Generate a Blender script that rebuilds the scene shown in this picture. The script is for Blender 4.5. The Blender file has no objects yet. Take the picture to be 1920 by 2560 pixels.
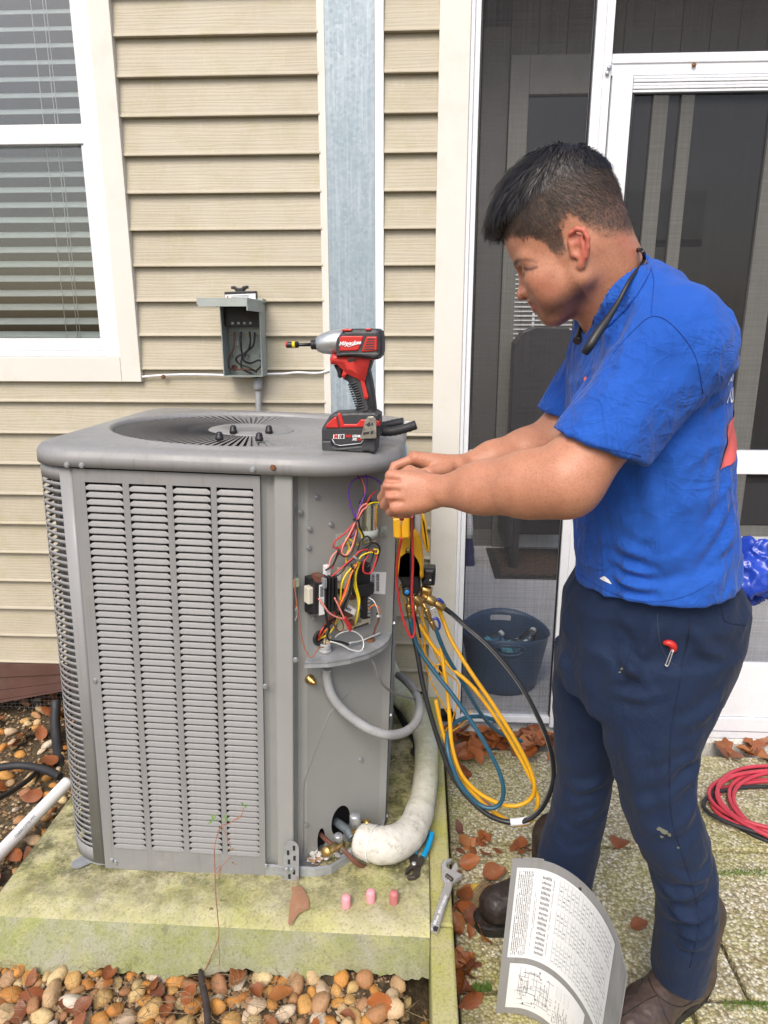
import bpy, math, random
import numpy as np
from math import sin, cos, pi, radians, sqrt, atan2, floor
from mathutils import Vector, Matrix
from mathutils.bvhtree import BVHTree

random.seed(7)
rng = np.random.RandomState(11)
SC = bpy.context.scene
COL = SC.collection

# ------------------------------------------------------------------ camera, sky, sun, exposure
CAM_H, FPX, TILT, YAW = 1.46, 1740.0, .2537, .0486
cam = bpy.data.cameras.new('camera')
cam.sensor_fit = 'VERTICAL'
cam.sensor_height = 36.0
cam.lens = FPX / 2560 * 36.0
cam.clip_start = .05
cam.clip_end = 400
co = bpy.data.objects.new('camera', cam)
COL.objects.link(co)
co.location = (0, 0, CAM_H)
co.rotation_euler = (pi / 2 - TILT, 0, YAW)
SC.camera = co

wd = bpy.data.worlds.new('World')
SC.world = wd
wd.use_nodes = True
SUN_EL, SUN_AZ = radians(48), radians(195)      # azimuth measured clockwise from +Y
nt = wd.node_tree
sky = nt.nodes.new('ShaderNodeTexSky')
sky.sky_type = 'NISHITA'
sky.sun_disc = False
sky.sun_elevation = SUN_EL
sky.sun_rotation = SUN_AZ
sky.air_density = 1.0
sky.dust_density = 4.0
sky.ozone_density = 1.0
bgn = nt.nodes['Background']
nt.links.new(sky.outputs[0], bgn.inputs[0])
bgn.inputs[1].default_value = .14
sl = bpy.data.lights.new('sun', 'SUN')
sl.energy = 1.25
sl.angle = radians(30)
sl.color = (1, .95, .88)
so = bpy.data.objects.new('sun', sl)
COL.objects.link(so)
dv = Vector((sin(SUN_AZ) * cos(SUN_EL), cos(SUN_AZ) * cos(SUN_EL), sin(SUN_EL)))
so.rotation_euler = dv.to_track_quat('Z', 'Y').to_euler()
so.location = (0, -3, 6)
SC.view_settings.view_transform = 'Standard'
SC.view_settings.look = 'None'
SC.view_settings.gamma = 1
SC.view_settings.use_curve_mapping = False
SC.view_settings.exposure = 0.66

# ------------------------------------------------------------------ measuring: a sight line meets a real plane of the place
RM = Matrix.Rotation(YAW, 3, 'Z') @ Matrix.Rotation(pi / 2 - TILT, 3, 'X')
EYE = Vector((0, 0, CAM_H))
KP = 1920 / 1659.0
def sight(u, v):
    return RM @ Vector(((u * KP - 960) / FPX, -(v * KP - 1280) / FPX, -1))
def PY(u, v, Y):
    d = sight(u, v); return EYE + d * (Y / d.y)
def PZ(u, v, z):
    d = sight(u, v); return EYE + d * ((z - CAM_H) / d.z)
def PX(u, v, X):
    d = sight(u, v); return EYE + d * (X / d.x)
def PN(u, v, p0, n):
    d = sight(u, v); return EYE + d * ((Vector(p0) - EYE).dot(n) / d.dot(n))
def crop(x0, y0, s):
    return lambda x, y: ((x0 + x / s) / KP, (y0 + y / s) / KP)

# ------------------------------------------------------------------ objects
def O(name, me, parent=None, label=None, cat=None, group=None, kind=None, loc=None, rot=None):
    o = bpy.data.objects.new(name, me)
    COL.objects.link(o)
    if parent is not None: o.parent = parent
    if loc is not None: o.location = loc
    if rot is not None: o.rotation_euler = rot
    if label: o['label'] = label
    if cat: o['category'] = cat
    if group: o['group'] = group
    if kind: o['kind'] = kind
    return o

class MB:
    def __init__(s): s.v = []; s.f = []; s.mi = []; s.sm = []
    def add(s, vs, fs, mi=0, sm=False):
        b = len(s.v)
        s.v += [tuple(p) for p in vs]
        for f in fs:
            s.f.append(tuple(b + i for i in f)); s.mi.append(mi); s.sm.append(sm)
        return s
    def box(s, c, d, rot=None, mi=0):
        c = Vector(c); x, y, z = d[0] / 2, d[1] / 2, d[2] / 2
        vs = [Vector((sx * x, sy * y, sz * z)) for sz in (-1, 1) for sy in (-1, 1) for sx in (-1, 1)]
        if rot is not None: vs = [rot @ p for p in vs]
        return s.add([c + p for p in vs], [(0, 2, 3, 1), (4, 5, 7, 6), (0, 1, 5, 4), (2, 6, 7, 3), (0, 4, 6, 2), (1, 3, 7, 5)], mi)
    def bb(s, x0, x1, y0, y1, z0, z1, mi=0):
        return s.box(((x0 + x1) / 2, (y0 + y1) / 2, (z0 + z1) / 2), (abs(x1 - x0), abs(y1 - y0), abs(z1 - z0)), None, mi)
    def tube(s, pts, r, seg=8, cap=True, mi=0, closed=False, flat=1.0):
        pts = [Vector(p) for p in pts]; n = len(pts)
        rr = r if hasattr(r, '__len__') else [r] * n
        vs = []; N = None
        for i in range(n):
            if closed: t = (pts[(i + 1) % n] - pts[i - 1])
            else: t = pts[min(i + 1, n - 1)] - pts[max(i - 1, 0)]
            if t.length < 1e-9: t = Vector((0, 0, 1))
            t.normalize()
            if N is None:
                N = t.cross(Vector((0, 0, 1)) if abs(t.z) < .9 else Vector((1, 0, 0))).normalized()
            else:
                N = N - t * N.dot(t)
                N = N.normalized() if N.length > 1e-6 else t.orthogonal().normalized()
            B = t.cross(N)
            for k in range(seg):
                a = 2 * pi * k / seg
                vs.append(pts[i] + (N * cos(a) + B * sin(a) * flat) * rr[i])
        fs = []
        for i in range(n if closed else n - 1):
            j = (i + 1) % n
            for k in range(seg):
                l = (k + 1) % seg
                fs.append((i * seg + k, i * seg + l, j * seg + l, j * seg + k))
        s.add(vs, fs, mi, True)
        if cap and not closed:
            b = len(s.v) - len(vs)
            s.f.append(tuple(b + k for k in range(seg))[::-1]); s.mi.append(mi); s.sm.append(False)
            s.f.append(tuple(b + (n - 1) * seg + k for k in range(seg))); s.mi.append(mi); s.sm.append(False)
        return s
    def lathe(s, prof, M=None, seg=20, mi=0, sm=True):
        M = M or Matrix.Identity(4)
        vs = []; n = len(prof)
        for (r, z) in prof:
            for k in range(seg):
                a = 2 * pi * k / seg
                vs.append(M @ Vector((r * cos(a), r * sin(a), z)))
        fs = []
        for i in range(n - 1):
            for k in range(seg):
                l = (k + 1) % seg
                fs.append((i * seg + k, i * seg + l, (i + 1) * seg + l, (i + 1) * seg + k))
        s.add(vs, fs, mi, sm)
        b = len(s.v) - len(vs)
        if prof[0][0] > 1e-6: s.f.append(tuple(b + k for k in range(seg))[::-1]); s.mi.append(mi); s.sm.append(False)
        if prof[-1][0] > 1e-6: s.f.append(tuple(b + (n - 1) * seg + k for k in range(seg))); s.mi.append(mi); s.sm.append(False)
        return s
    def prism(s, poly, h, M=None, mi=0, bev=0.0):
        """poly in local xy, extruded from z=0 to z=h, the top edge chamfered by bev; M places it"""
        M = M or Matrix.Identity(4)
        A = sum(poly[i][0] * poly[(i + 1) % len(poly)][1] - poly[(i + 1) % len(poly)][0] * poly[i][1] for i in range(len(poly)))
        if A < 0: poly = poly[::-1]
        n = len(poly)
        def inset(d):
            out = []
            for i in range(n):
                p0 = Vector(poly[i - 1]); p1 = Vector(poly[i]); p2 = Vector(poly[(i + 1) % n])
                a = (p1 - p0); b = (p2 - p1)
                a = a.normalized() if a.length > 1e-9 else b.normalized()
                b = b.normalized() if b.length > 1e-9 else a
                na = Vector((-a.y, a.x)); nb = Vector((-b.y, b.x))
                m = na + nb
                m = m / max(.35, m.dot(na)) if m.length > 1e-6 else na
                out.append(p1 + m * d)
            return out
        rings = [(poly, 0)]
        if bev: rings += [(poly, h - bev * (1 if h > 0 else -1)), (inset(bev * .35), h - bev * .35 * (1 if h > 0 else -1)), (inset(bev), h)]
        else: rings += [(poly, h)]
        vs = []
        for R, z in rings: vs += [M @ Vector((p[0], p[1], z)) for p in R]
        fs = [tuple(range(n))[::-1]]
        for k in range(len(rings) - 1):
            for i in range(n):
                j = (i + 1) % n
                fs.append((k * n + i, k * n + j, (k + 1) * n + j, (k + 1) * n + i))
        fs.append(tuple((len(rings) - 1) * n + i for i in range(n)))
        return s.add(vs, fs, mi)
    def grid(s, rows, mi=0, sm=True, closeu=False):
        n = len(rows); m = len(rows[0])
        vs = [p for r in rows for p in r]; fs = []
        for i in range(n - 1):
            for j in range(m if closeu else m - 1):
                k = (j + 1) % m
                fs.append((i * m + j, i * m + k, (i + 1) * m + k, (i + 1) * m + j))
        return s.add(vs, fs, mi, sm)
    def mesh(s, name, mats):
        me = bpy.data.meshes.new(name)
        me.from_pydata(s.v, [], s.f)
        for m in (mats if isinstance(mats, (list, tuple)) else [mats]): me.materials.append(m)
        me.polygons.foreach_set('material_index', s.mi)
        me.polygons.foreach_set('use_smooth', s.sm)
        me.update()
        return me
    def obj(s, name, mats, parent=None, bevel=0, **k):
        o = O(name, s.mesh(name, mats), parent, **k)
        if bevel:
            b = o.modifiers.new('bevel', 'BEVEL'); b.width = bevel; b.segments = 2; b.limit_method = 'ANGLE'; b.angle_limit = radians(40)
            b.harden_normals = False
        return o

def E(name, loc=(0, 0, 0), **k):
    return O(name, None, loc=loc, **k)

def spl(pts, n=8, closed=False):
    """Catmull-Rom curve through the points"""
    P = [Vector(p) for p in pts]; out = []; m = len(P)
    for i in range(m if closed else m - 1):
        if closed: a, b, c, d = P[i - 1], P[i], P[(i + 1) % m], P[(i + 2) % m]
        else: a, b, c, d = P[max(i - 1, 0)], P[i], P[i + 1], P[min(i + 2, m - 1)]
        for k in range(n):
            t = k / n
            out.append(.5 * ((2 * b) + (c - a) * t + (2 * a - 5 * b + 4 * c - d) * t * t + (3 * b - a - 3 * c + d) * t ** 3))
    if not closed: out.append(P[-1])
    return out

def text_mesh(txt, size, mat, shear=0, off=0, ext=.0003, align='CENTER'):
    cu = bpy.data.curves.new('text', 'FONT')
    cu.body = txt; cu.size = size; cu.shear = shear; cu.offset = off; cu.extrude = ext
    cu.align_x = align; cu.align_y = 'CENTER'; cu.resolution_u = 3
    o = bpy.data.objects.new('text', cu); COL.objects.link(o)
    bpy.context.view_layer.update()
    me = bpy.data.meshes.new_from_object(o.evaluated_get(bpy.context.evaluated_depsgraph_get()))
    bpy.data.objects.remove(o); bpy.data.curves.remove(cu)
    me.materials.clear(); me.materials.append(mat)
    return me

def shade_auto(o, ang=40):
    me = o.data
    for p in me.polygons: p.use_smooth = True
    try: me.set_sharp_from_angle(angle=radians(ang))
    except Exception: pass
    return o

# ------------------------------------------------------------------ materials
class NT:
    def __init__(s, name):
        s.m = bpy.data.materials.new(name); s.m.use_nodes = True
        s.t = s.m.node_tree; s.b = s.t.nodes['Principled BSDF']; s.out = s.t.nodes['Material Output']
        s.tc = s.t.nodes.new('ShaderNodeTexCoord')
    def n(s, ty, **k):
        x = s.t.nodes.new(ty)
        for a, v in k.items(): setattr(x, a, v)
        return x
    def l(s, a, b): s.t.links.new(a, b)
    def map(s, scale=(1, 1, 1), rot=(0, 0, 0), src='Object'):
        m = s.n('ShaderNodeMapping'); m.inputs['Scale'].default_value = scale; m.inputs['Rotation'].default_value = rot
        if src == 'World':
            g = s.n('ShaderNodeNewGeometry'); s.l(g.outputs['Position'], m.inputs[0])
        else: s.l(s.tc.outputs[src], m.inputs[0])
        return m.outputs[0]
    def noise(s, vec, scale, detail=4, rough=.55, dist=0):
        x = s.n('ShaderNodeTexNoise'); x.inputs['Scale'].default_value = scale; x.inputs['Detail'].default_value = detail
        x.inputs['Roughness'].default_value = rough; x.inputs['Distortion'].default_value = dist
        s.l(vec, x.inputs['Vector']); return x.outputs['Fac']
    def vor(s, vec, scale, feature='F1', out='Distance', rnd=1):
        x = s.n('ShaderNodeTexVoronoi', feature=feature); x.inputs['Scale'].default_value = scale
        x.inputs['Randomness'].default_value = rnd
        s.l(vec, x.inputs['Vector']); return x.outputs[out]
    def ramp(s, fac, stops, interp='LINEAR'):
        r = s.n('ShaderNodeValToRGB'); r.color_ramp.interpolation = interp
        e = r.color_ramp.elements
        while len(e) < len(stops): e.new(.5)
        for i, (p, c) in enumerate(stops):
            e[i].position = p
            e[i].color = (c[0], c[1], c[2], 1) if hasattr(c, '__len__') else (c, c, c, 1)
        s.l(fac, r.inputs[0]); return r.outputs[0]
    def mix(s, fac, a, b, mode='MIX'):
        x = s.n('ShaderNodeMix', data_type='RGBA', blend_type=mode)
        for v, i in ((fac, 0), (a, 6), (b, 7)):
            if hasattr(v, 'links') or hasattr(v, 'is_linked'): s.l(v, x.inputs[i])
            elif i == 0: x.inputs[0].default_value = v
            else: x.inputs[i].default_value = (v[0], v[1], v[2], 1)
        return x.outputs[2]
    def math(s, op, a, b=0):
        x = s.n('ShaderNodeMath', operation=op)
        for v, i in ((a, 0), (b, 1)):
            if hasattr(v, 'is_linked'): s.l(v, x.inputs[i])
            else: x.inputs[i].default_value = v
        return x.outputs[0]
    def bump(s, h, st=.3, dist=.002, prev=None):
        b = s.n('ShaderNodeBump'); b.inputs['Strength'].default_value = st; b.inputs['Distance'].default_value = dist
        s.l(h, b.inputs['Height'])
        if prev is not None: s.l(prev, b.inputs['Normal'])
        return b.outputs[0]
    def set(s, col=None, rough=None, metal=None, nor=None, spec=None, **k):
        for v, nme in ((col, 'Base Color'), (rough, 'Roughness'), (metal, 'Metallic'), (nor, 'Normal'), (spec, 'Specular IOR Level')):
            if v is None: continue
            i = s.b.inputs[nme]
            if hasattr(v, 'is_linked'): s.l(v, i)
            elif hasattr(v, '__len__'): i.default_value = (v[0], v[1], v[2], 1)
            else: i.default_value = v
        for a, v in k.items(): s.b.inputs[a.replace('_', ' ')].default_value = v
        return s.m

def pm(name, c, rough=.5, metal=0, var=.12, scale=6, bump=.0, bscale=120, spec=None, dirt=None, world=False, **k):
    """paint/plastic/metal with slight tone variation, uneven gloss, fine relief and optional dirt"""
    t = NT(name); v = t.map(src='World' if world else 'Object')
    n1 = t.noise(v, scale, 5, .6)
    lo = tuple(x * (1 - var) for x in c); hi = tuple(min(1, x * (1 + var)) for x in c)
    col = t.ramp(n1, [(.3, lo), (.7, hi)])
    if dirt:
        n2 = t.noise(v, scale * 2.3, 6, .7)
        col = t.mix(t.ramp(n2, [(.52, 0), (.72, dirt[3])]), col, dirt[:3])
    r = t.ramp(t.noise(v, scale * 3, 3), [(.3, max(0, rough - .08)), (.7, min(1, rough + .08))])
    nor = t.bump(t.noise(v, bscale, 3), bump, .001) if bump else None
    return t.set(col, r, metal, nor, spec, **k)

M = {}
M['grey'] = pm('grey_enamel', (.265, .265, .263), .42, 0, .07, 5, .08, 300, dirt=(.22, .20, .16, .35))
def mk_enamel(name, c):
    t = NT(name); v = t.map()
    col = t.mix(t.ramp(t.noise(v, 3.5, 5, .6), [(.35, 0), (.7, 1)]), c, tuple(x * .90 for x in c))
    col = t.mix(t.ramp(t.noise(t.map((34, 34, 1.6)), 2.2, 5, .7), [(.52, 0), (.72, .42)]), col, (.17, .155, .12))      # run-down dust streaks
    col = t.mix(t.ramp(t.noise(v, 11, 6, .75), [(.56, 0), (.74, .40)]), col, (.36, .345, .31))                        # chalky fading
    col = t.mix(t.ramp(t.noise(t.map((3, 3, 60), (0, .5, .3)), 9, 2), [(.70, 0), (.74, .35)]), col, (.46, .46, .45))     # fine scratches
    return t.set(col, t.ramp(t.noise(v, 16, 4), [(.3, .34), (.7, .56)]), 0, t.bump(t.noise(v, 7, 3), .10, .01), .5)
M['grey'] = mk_enamel('grey_enamel', (.255, .255, .256))
M['grey2'] = pm('grey_inner_enamel', (.285, .29, .28), .45, 0, .06, 4, .06, 300, dirt=(.35, .34, .31, .25))
M['dark'] = pm('black_plastic', (.016, .016, .018), .45, 0, .3, 20, .1, 200)
M['rubber'] = pm('black_rubber', (.018, .019, .022), .6, 0, .25, 20, .15, 260)
M['galv'] = pm('galvanised_steel', (.35, .37, .39), .42, .35, .2, 30, .05, 150, dirt=(.3, .27, .24, .3))
M['steel'] = pm('bright_steel', (.60, .61, .62), .28, .6, .1, 30)
M['zinc'] = pm('zinc_screw', (.42, .44, .46), .35, .6, .1, 40)
M['rust'] = pm('rusty_screw', (.20, .09, .04), .8, .2, .3, 60)
M['brass'] = pm('brass', (.50, .33, .12), .35, .9, .2, 40, dirt=(.16, .10, .05, .5))
M['copper'] = pm('dull_copper', (.24, .10, .07), .5, .5, .25, 30, dirt=(.16, .28, .24, .8))
M['white'] = pm('white_vinyl', (.72, .73, .74), .35, 0, .03, 4, dirt=(.5, .5, .47, .15))
M['alu'] = pm('white_aluminium', (.74, .76, .79), .3, 0, .03, 4, dirt=(.5, .5, .48, .15))
M['cream'] = pm('cream_trim', (.68, .66, .60), .5, 0, .04, 3, .05, 80, dirt=(.48, .45, .36, .3))
M['red'] = pm('red_plastic', (.52, .025, .02), .4, 0, .08, 20, .06, 300)
M['drillblack'] = pm('drill_black', (.035, .037, .042), .55, 0, .2, 25, .12, 300, dirt=(.10, .095, .085, .35))
M['diecast'] = pm('diecast_nose', (.48, .50, .50), .38, .7, .12, 40, .06, 200)
M['yellow'] = pm('yellow_plastic', (.72, .38, .015), .42, 0, .06, 15, .04, 200)
M['paper'] = pm('white_label', (.72, .73, .74), .5, 0, .03, 6)
M['ink'] = pm('black_ink', (.03, .03, .035), .6, 0, .1, 6)
M['pale_ink'] = pm('grey_ink', (.22, .23, .26), .6, 0, .1, 6)
M['boxgrey'] = pm('weathered_grey_green_paint', (.34, .38, .355), .55, 0, .1, 8, .08, 150, dirt=(.22, .22, .19, .45))
M['conduit'] = pm('grey_pvc', (.36, .37, .38), .5, 0, .1, 12, .08, 120, dirt=(.22, .18, .13, .6))
M['whitepvc'] = pm('white_pvc', (.75, .76, .78), .35, 0, .03, 6, dirt=(.5, .47, .4, .2))
for nm, c in dict(w_red=(.50, .03, .035), w_yellow=(.75, .58, .02), w_black=(.014, .014, .015), w_orange=(.70, .17, .02), w_pink=(.78, .26, .22), w_purple=(.14, .04, .36), w_brown=(.13, .055, .04), w_white=(.62, .62, .60), w_blue=(.05, .12, .5), w_copper=(.32, .11, .06), w_grey=(.2, .2, .19)).items():
    M[nm] = pm(nm, c, .4, 0, .12, 30)
M['h_yellow'] = pm('yellow_hose', (.70, .36, .012), .42, 0, .1, 14, .05, 200, dirt=(.35, .2, .03, .35))
M['h_blue'] = pm('teal_blue_hose', (.018, .085, .14), .4, 0, .12, 14, .05, 200)
M['h_black'] = pm('black_hose', (.016, .017, .02), .42, 0, .2, 14, .05, 200)
M['h_red'] = pm('red_hose', (.50, .045, .07), .5, 0, .12, 12, .05, 200, dirt=(.3, .05, .05, .4))
M['blue_light'] = pm('light_blue_knob', (.02, .27, .72), .4)
M['blue_grip'] = pm('blue_vinyl_grip', (.0, .27, .55), .4, 0, .1, 20)
M['navy_plastic'] = pm('navy_tub', (.04, .085, .17), .4, 0, .12, 6, dirt=(.08, .10, .14, .4))
M['blue_bag'] = pm('blue_film', (.02, .06, .42), .22, 0, .1, 20)
M['pink'] = pm('pink_rubber', (.80, .34, .38), .55, 0, .06, 40, .1, 200)
M['pinkdirty'] = pm('dirty_pink_rubber', (.52, .17, .17), .6, 0, .2, 60, .15, 200, dirt=(.2, .13, .1, .8))
def mk_siding():
    t = NT('vinyl_siding')
    v = t.map((1.2, 1, 26), src='World')
    g = t.noise(v, 5.5, 5, .6, .6)
    w = t.n('ShaderNodeTexWave', wave_type='BANDS', bands_direction='Z'); w.inputs['Scale'].default_value = 18
    w.inputs['Distortion'].default_value = 9; w.inputs['Detail'].default_value = 3; w.inputs['Detail Scale'].default_value = 1.2
    t.l(t.map((.12, 1, 1.6), src='World'), w.inputs['Vector'])
    h = t.math('ADD', g, t.math('MULTIPLY', w.outputs['Fac'], .55))
    st = t.noise(t.map((1, 1, 1.2), src='World'), 3.2, 6, .7)
    col = t.mix(t.ramp(st, [(.35, 0), (.7, 1)]), (.405, .362, .278), (.46, .42, .328))
    col = t.mix(t.ramp(t.noise(t.map((1.5, 1, 2.2), src='World'), 4.5, 6, .75), [(.49, 0), (.74, .55)]), col, (.33, .31, .14))
    col = t.mix(t.ramp(g, [(.25, .22), (.45, 0)]), col, (.27, .225, .15))
    col = t.mix(t.ramp(t.noise(t.map((8, 1, 1.5), src='World'), 14, 3), [(.6, 0), (.78, .25)]), col, (.60, .55, .45))
    return t.set(col, .52, 0, t.bump(h, .35, .0016), .35)
M['siding'] = mk_siding()

def mk_concrete(name, a, b, moss, moss2, amt, sc=1.0, dark=.5, stain=False):
    t = NT(name); v = t.map(src='World')
    n1 = t.noise(v, 3.5 * sc, 6, .7); n2 = t.noise(v, 9 * sc, 6, .75); n3 = t.noise(v, 150, 3, .6); n4 = t.noise(v, 420, 2)
    col = t.mix(t.ramp(n1, [(.3, 0), (.7, 1)]), a, b)
    col = t.mix(t.ramp(n2, [(.5 - amt * .35, 0), (.78 - amt * .3, .95)]), col, moss)
    col = t.mix(t.ramp(t.noise(v, 5.5 * sc, 5, .7, .4), [(.52, 0), (.72, .85)]), col, moss2)
    col = t.mix(t.ramp(t.noise(t.map((1, 1, 1), src='World'), 6.5, 7, .8), [(.6, 0), (.76, dark)]), col, (.055, .055, .045))
    col = t.mix(t.ramp(n3, [(.32, .45), (.5, 0)]), col, (.13, .12, .06))
    col = t.mix(t.ramp(n4, [(.58, 0), (.74, .4)]), col, (.72, .68, .5))
    pit = t.ramp(t.vor(v, 42), [(.06, 0), (.13, 1)])
    nor = t.bump(t.math('ADD', t.math('MULTIPLY', n3, .8), t.math('MULTIPLY', n4, .5)), .55, .003)
    nor = t.bump(pit, .25, .003, nor)
    if stain:
        sx = t.n('ShaderNodeSeparateXYZ'); gg = t.n('ShaderNodeNewGeometry'); t.l(gg.outputs['Position'], sx.inputs[0])
        near = t.ramp(t.math('ADD', t.math('MULTIPLY', t.math('SUBTRACT', sx.outputs[1], 1.33), 3), t.math('MULTIPLY', t.noise(v, 6, 4), .5)), [(.15, .0), (.75, 1)])
        a1_ = t.math('MULTIPLY', near, t.ramp(t.noise(v, 16, 6, .75), [(.40, 0), (.58, .85)]))
        col = t.mix(a1_, col, (.085, .085, .04))
        col = t.mix(t.math('MULTIPLY', near, t.ramp(t.noise(v, 60, 4, .7), [(.56, 0), (.64, .8)])), col, (.45, .38, .22))
    return t.set(col, .92, 0, nor, .2)
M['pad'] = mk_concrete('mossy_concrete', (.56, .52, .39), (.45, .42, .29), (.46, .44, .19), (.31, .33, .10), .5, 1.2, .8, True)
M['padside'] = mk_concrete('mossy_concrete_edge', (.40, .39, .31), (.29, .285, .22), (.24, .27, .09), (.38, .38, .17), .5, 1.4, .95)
M['strip'] = mk_concrete('mossy_kerb_concrete', (.52, .47, .30), (.42, .38, .22), (.38, .38, .10), (.23, .25, .07), .55, 1.1, .8)
M['whitecurb'] = mk_concrete('flaking_white_concrete', (.70, .69, .66), (.62, .61, .57), (.66, .65, .6), (.50, .49, .42), .2, 1, .7)

def mk_aggregate():
    t = NT('exposed_aggregate'); v = t.map(src='World')
    vd = t.vor(v, 130); vc = t.vor(v, 130, out='Color')
    sp = t.n('ShaderNodeSeparateColor'); t.l(vc, sp.inputs[0])
    base = t.ramp(sp.outputs[0], [(0, (.22, .18, .09)), (.3, (.43, .37, .22)), (.55, (.58, .52, .35)), (.8, (.72, .67, .52)), (1, (.86, .83, .74))])
    n1 = t.noise(v, 4, 6, .7); n2 = t.noise(v, 2.2, 5, .65)
    col = t.mix(t.ramp(n1, [(.42, 0), (.66, .75)]), base, (.44, .42, .13))
    col = t.mix(t.ramp(n2, [(.5, 0), (.7, .6)]), col, (.24, .21, .13))
    col = t.mix(t.ramp(vd, [(.35, 0), (.75, .65)]), col, (.12, .10, .05))
    col = t.mix(t.ramp(t.noise(v, 90, 2), [(.62, 0), (.72, .5)]), col, (.75, .72, .62))
    h = t.math('SUBTRACT', 1, vd)
    return t.set(col, t.ramp(sp.outputs[1], [(0, .35), (1, .9)]), 0, t.bump(h, .7, .004), .35)
M['agg'] = mk_aggregate()

def mk_soil():
    t = NT('damp_soil'); v = t.map(src='World')
    n = t.noise(v, 60, 6, .7)
    col = t.ramp(n, [(.3, (.045, .034, .024)), (.55, (.12, .09, .055)), (.75, (.22, .17, .11))])
    return t.set(col, .95, 0, t.bump(n, .8, .01), .15)
M['soil'] = mk_soil()

def mk_var(name, stops, rough, bump=.3, bs=60, spec=.3, sub=None, world=False, mot=9, dirt=False):
    """stones, leaves: the tone of each piece from its own random number, mottled over it"""
    t = NT(name); v = t.map()
    oi = t.n('ShaderNodeObjectInfo')
    base = t.ramp(oi.outputs['Random'], stops)
    n = t.noise(v, mot, 6, .65, .3)
    col = t.mix(t.ramp(n, [(.35, 0), (.75, .8)]), base, t.mix(.5, base, (.16, .10, .05)))
    col = t.mix(t.ramp(t.noise(v, mot * 2.2, 4), [(.58, 0), (.78, .6)]), col, t.mix(.28, base, (.80, .72, .55)))
    if dirt: col = t.mix(t.ramp(t.noise(v, 5, 6, .75, .5), [(.52, 0), (.68, .5)]), col, (.10, .07, .04)); col = t.mix(t.ramp(t.vor(v, 9), [(.02, .5), (.12, 0)]), col, (.05, .035, .02))
    return t.set(col, rough, 0, t.bump(t.noise(v, bs, 4), bump, .002), spec)
M['stone'] = mk_var('river_stone', [(0, (.52, .20, .04)), (.2, (.64, .31, .07)), (.38, (.60, .42, .18)), (.52, (.70, .55, .30)), (.66, (.36, .15, .07)), (.76, (.50, .28, .12)), (.86, (.72, .65, .53)), (1, (.62, .34, .10))], .55, .9, 14, .35, mot=4, dirt=True)
M['leaf'] = mk_var('dry_leaf', [(0, (.20, .05, .014)), (.25, (.36, .10, .018)), (.45, (.14, .045, .028)), (.65, (.42, .15, .03)), (.8, (.27, .09, .035)), (1, (.24, .06, .016))], .45, .6, 14, .4, mot=5)
M['leafyellow'] = mk_var('yellow_leaf', [(0, (.55, .36, .04)), (1, (.50, .40, .08))], .55, .25, 90, mot=14)
M['leaftan'] = mk_var('tan_leaf', [(0, (.36, .19, .11)), (1, (.38, .2, .12))], .6, .25, 90, mot=14)
M['twig'] = pm('dry_twig', (.24, .17, .09), .8, 0, .3, 40)
M['bark'] = pm('dark_wet_stick', (.04, .03, .028), .6, 0, .4, 40, .4, 120)
M['brownboard'] = pm('brown_painted_board', (.105, .055, .045), .45, 0, .15, 4, .1, 60, dirt=(.16, .11, .09, .4))

def mk_screen(name, alpha, c):
    t = NT(name)
    tr = t.n('ShaderNodeBsdfTransparent'); df = t.n('ShaderNodeBsdfDiffuse'); df.inputs[0].default_value = (*c, 1)
    w1 = t.n('ShaderNodeTexNoise'); w1.inputs['Scale'].default_value = 240; t.l(t.map((1, 1, .02), src='World'), w1.inputs['Vector'])
    w2 = t.n('ShaderNodeTexNoise'); w2.inputs['Scale'].default_value = 240; t.l(t.map((.02, 1, 1), src='World'), w2.inputs['Vector'])
    f = t.math('ADD', t.math('MULTIPLY', t.math('ADD', w1.outputs['Fac'], w2.outputs['Fac']), .22), alpha - .22)
    mx = t.n('ShaderNodeMixShader'); t.l(f, mx.inputs[0]); t.l(tr.outputs[0], mx.inputs[1]); t.l(df.outputs[0], mx.inputs[2])
    t.l(mx.outputs[0], t.out.inputs[0])
    return t.m
M['screen'] = mk_screen('insect_screen', .20, (.08, .08, .083))

def mk_glass(name, tint, refl):
    t = NT(name)
    tr = t.n('ShaderNodeBsdfTransparent'); tr.inputs[0].default_value = (*tint, 1)
    gl = t.n('ShaderNodeBsdfGlossy'); gl.inputs['Roughness'].default_value = .015
    fr = t.n('ShaderNodeFresnel'); fr.inputs[0].default_value = 1.5
    f = t.math('ADD', t.math('MULTIPLY', fr.outputs[0], 1.0), refl)
    mx = t.n('ShaderNodeMixShader'); t.l(f, mx.inputs[0]); t.l(tr.outputs[0], mx.inputs[1]); t.l(gl.outputs[0], mx.inputs[2])
    t.l(mx.outputs[0], t.out.inputs[0])
    return t.m
M['glass'] = mk_glass('window_glass', (.93, .96, .96), .03)
M['doorglass'] = mk_glass('door_glass', (.22, .24, .27), .0)
M['clear'] = mk_glass('clear_plastic', (.86, .9, .92), .06)
M['blind'] = pm('blind_slat', (.78, .82, .81), .45, 0, .04, 3)
M['porchfloor'] = mk_concrete('porch_concrete', (.62, .62, .63), (.55, .55, .56), (.6, .6, .61), (.5, .49, .49), .3, .6, .25)
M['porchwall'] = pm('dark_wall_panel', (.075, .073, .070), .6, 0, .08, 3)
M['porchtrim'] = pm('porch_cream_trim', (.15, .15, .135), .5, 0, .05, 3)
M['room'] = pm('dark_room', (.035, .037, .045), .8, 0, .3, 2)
M['mat'] = pm('brown_mat', (.085, .055, .042), .9, 0, .25, 60, .4, 200)
M['matedge'] = pm('mat_rubber_edge', (.028, .028, .028), .7)
M['greygalvpost'] = None
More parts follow.
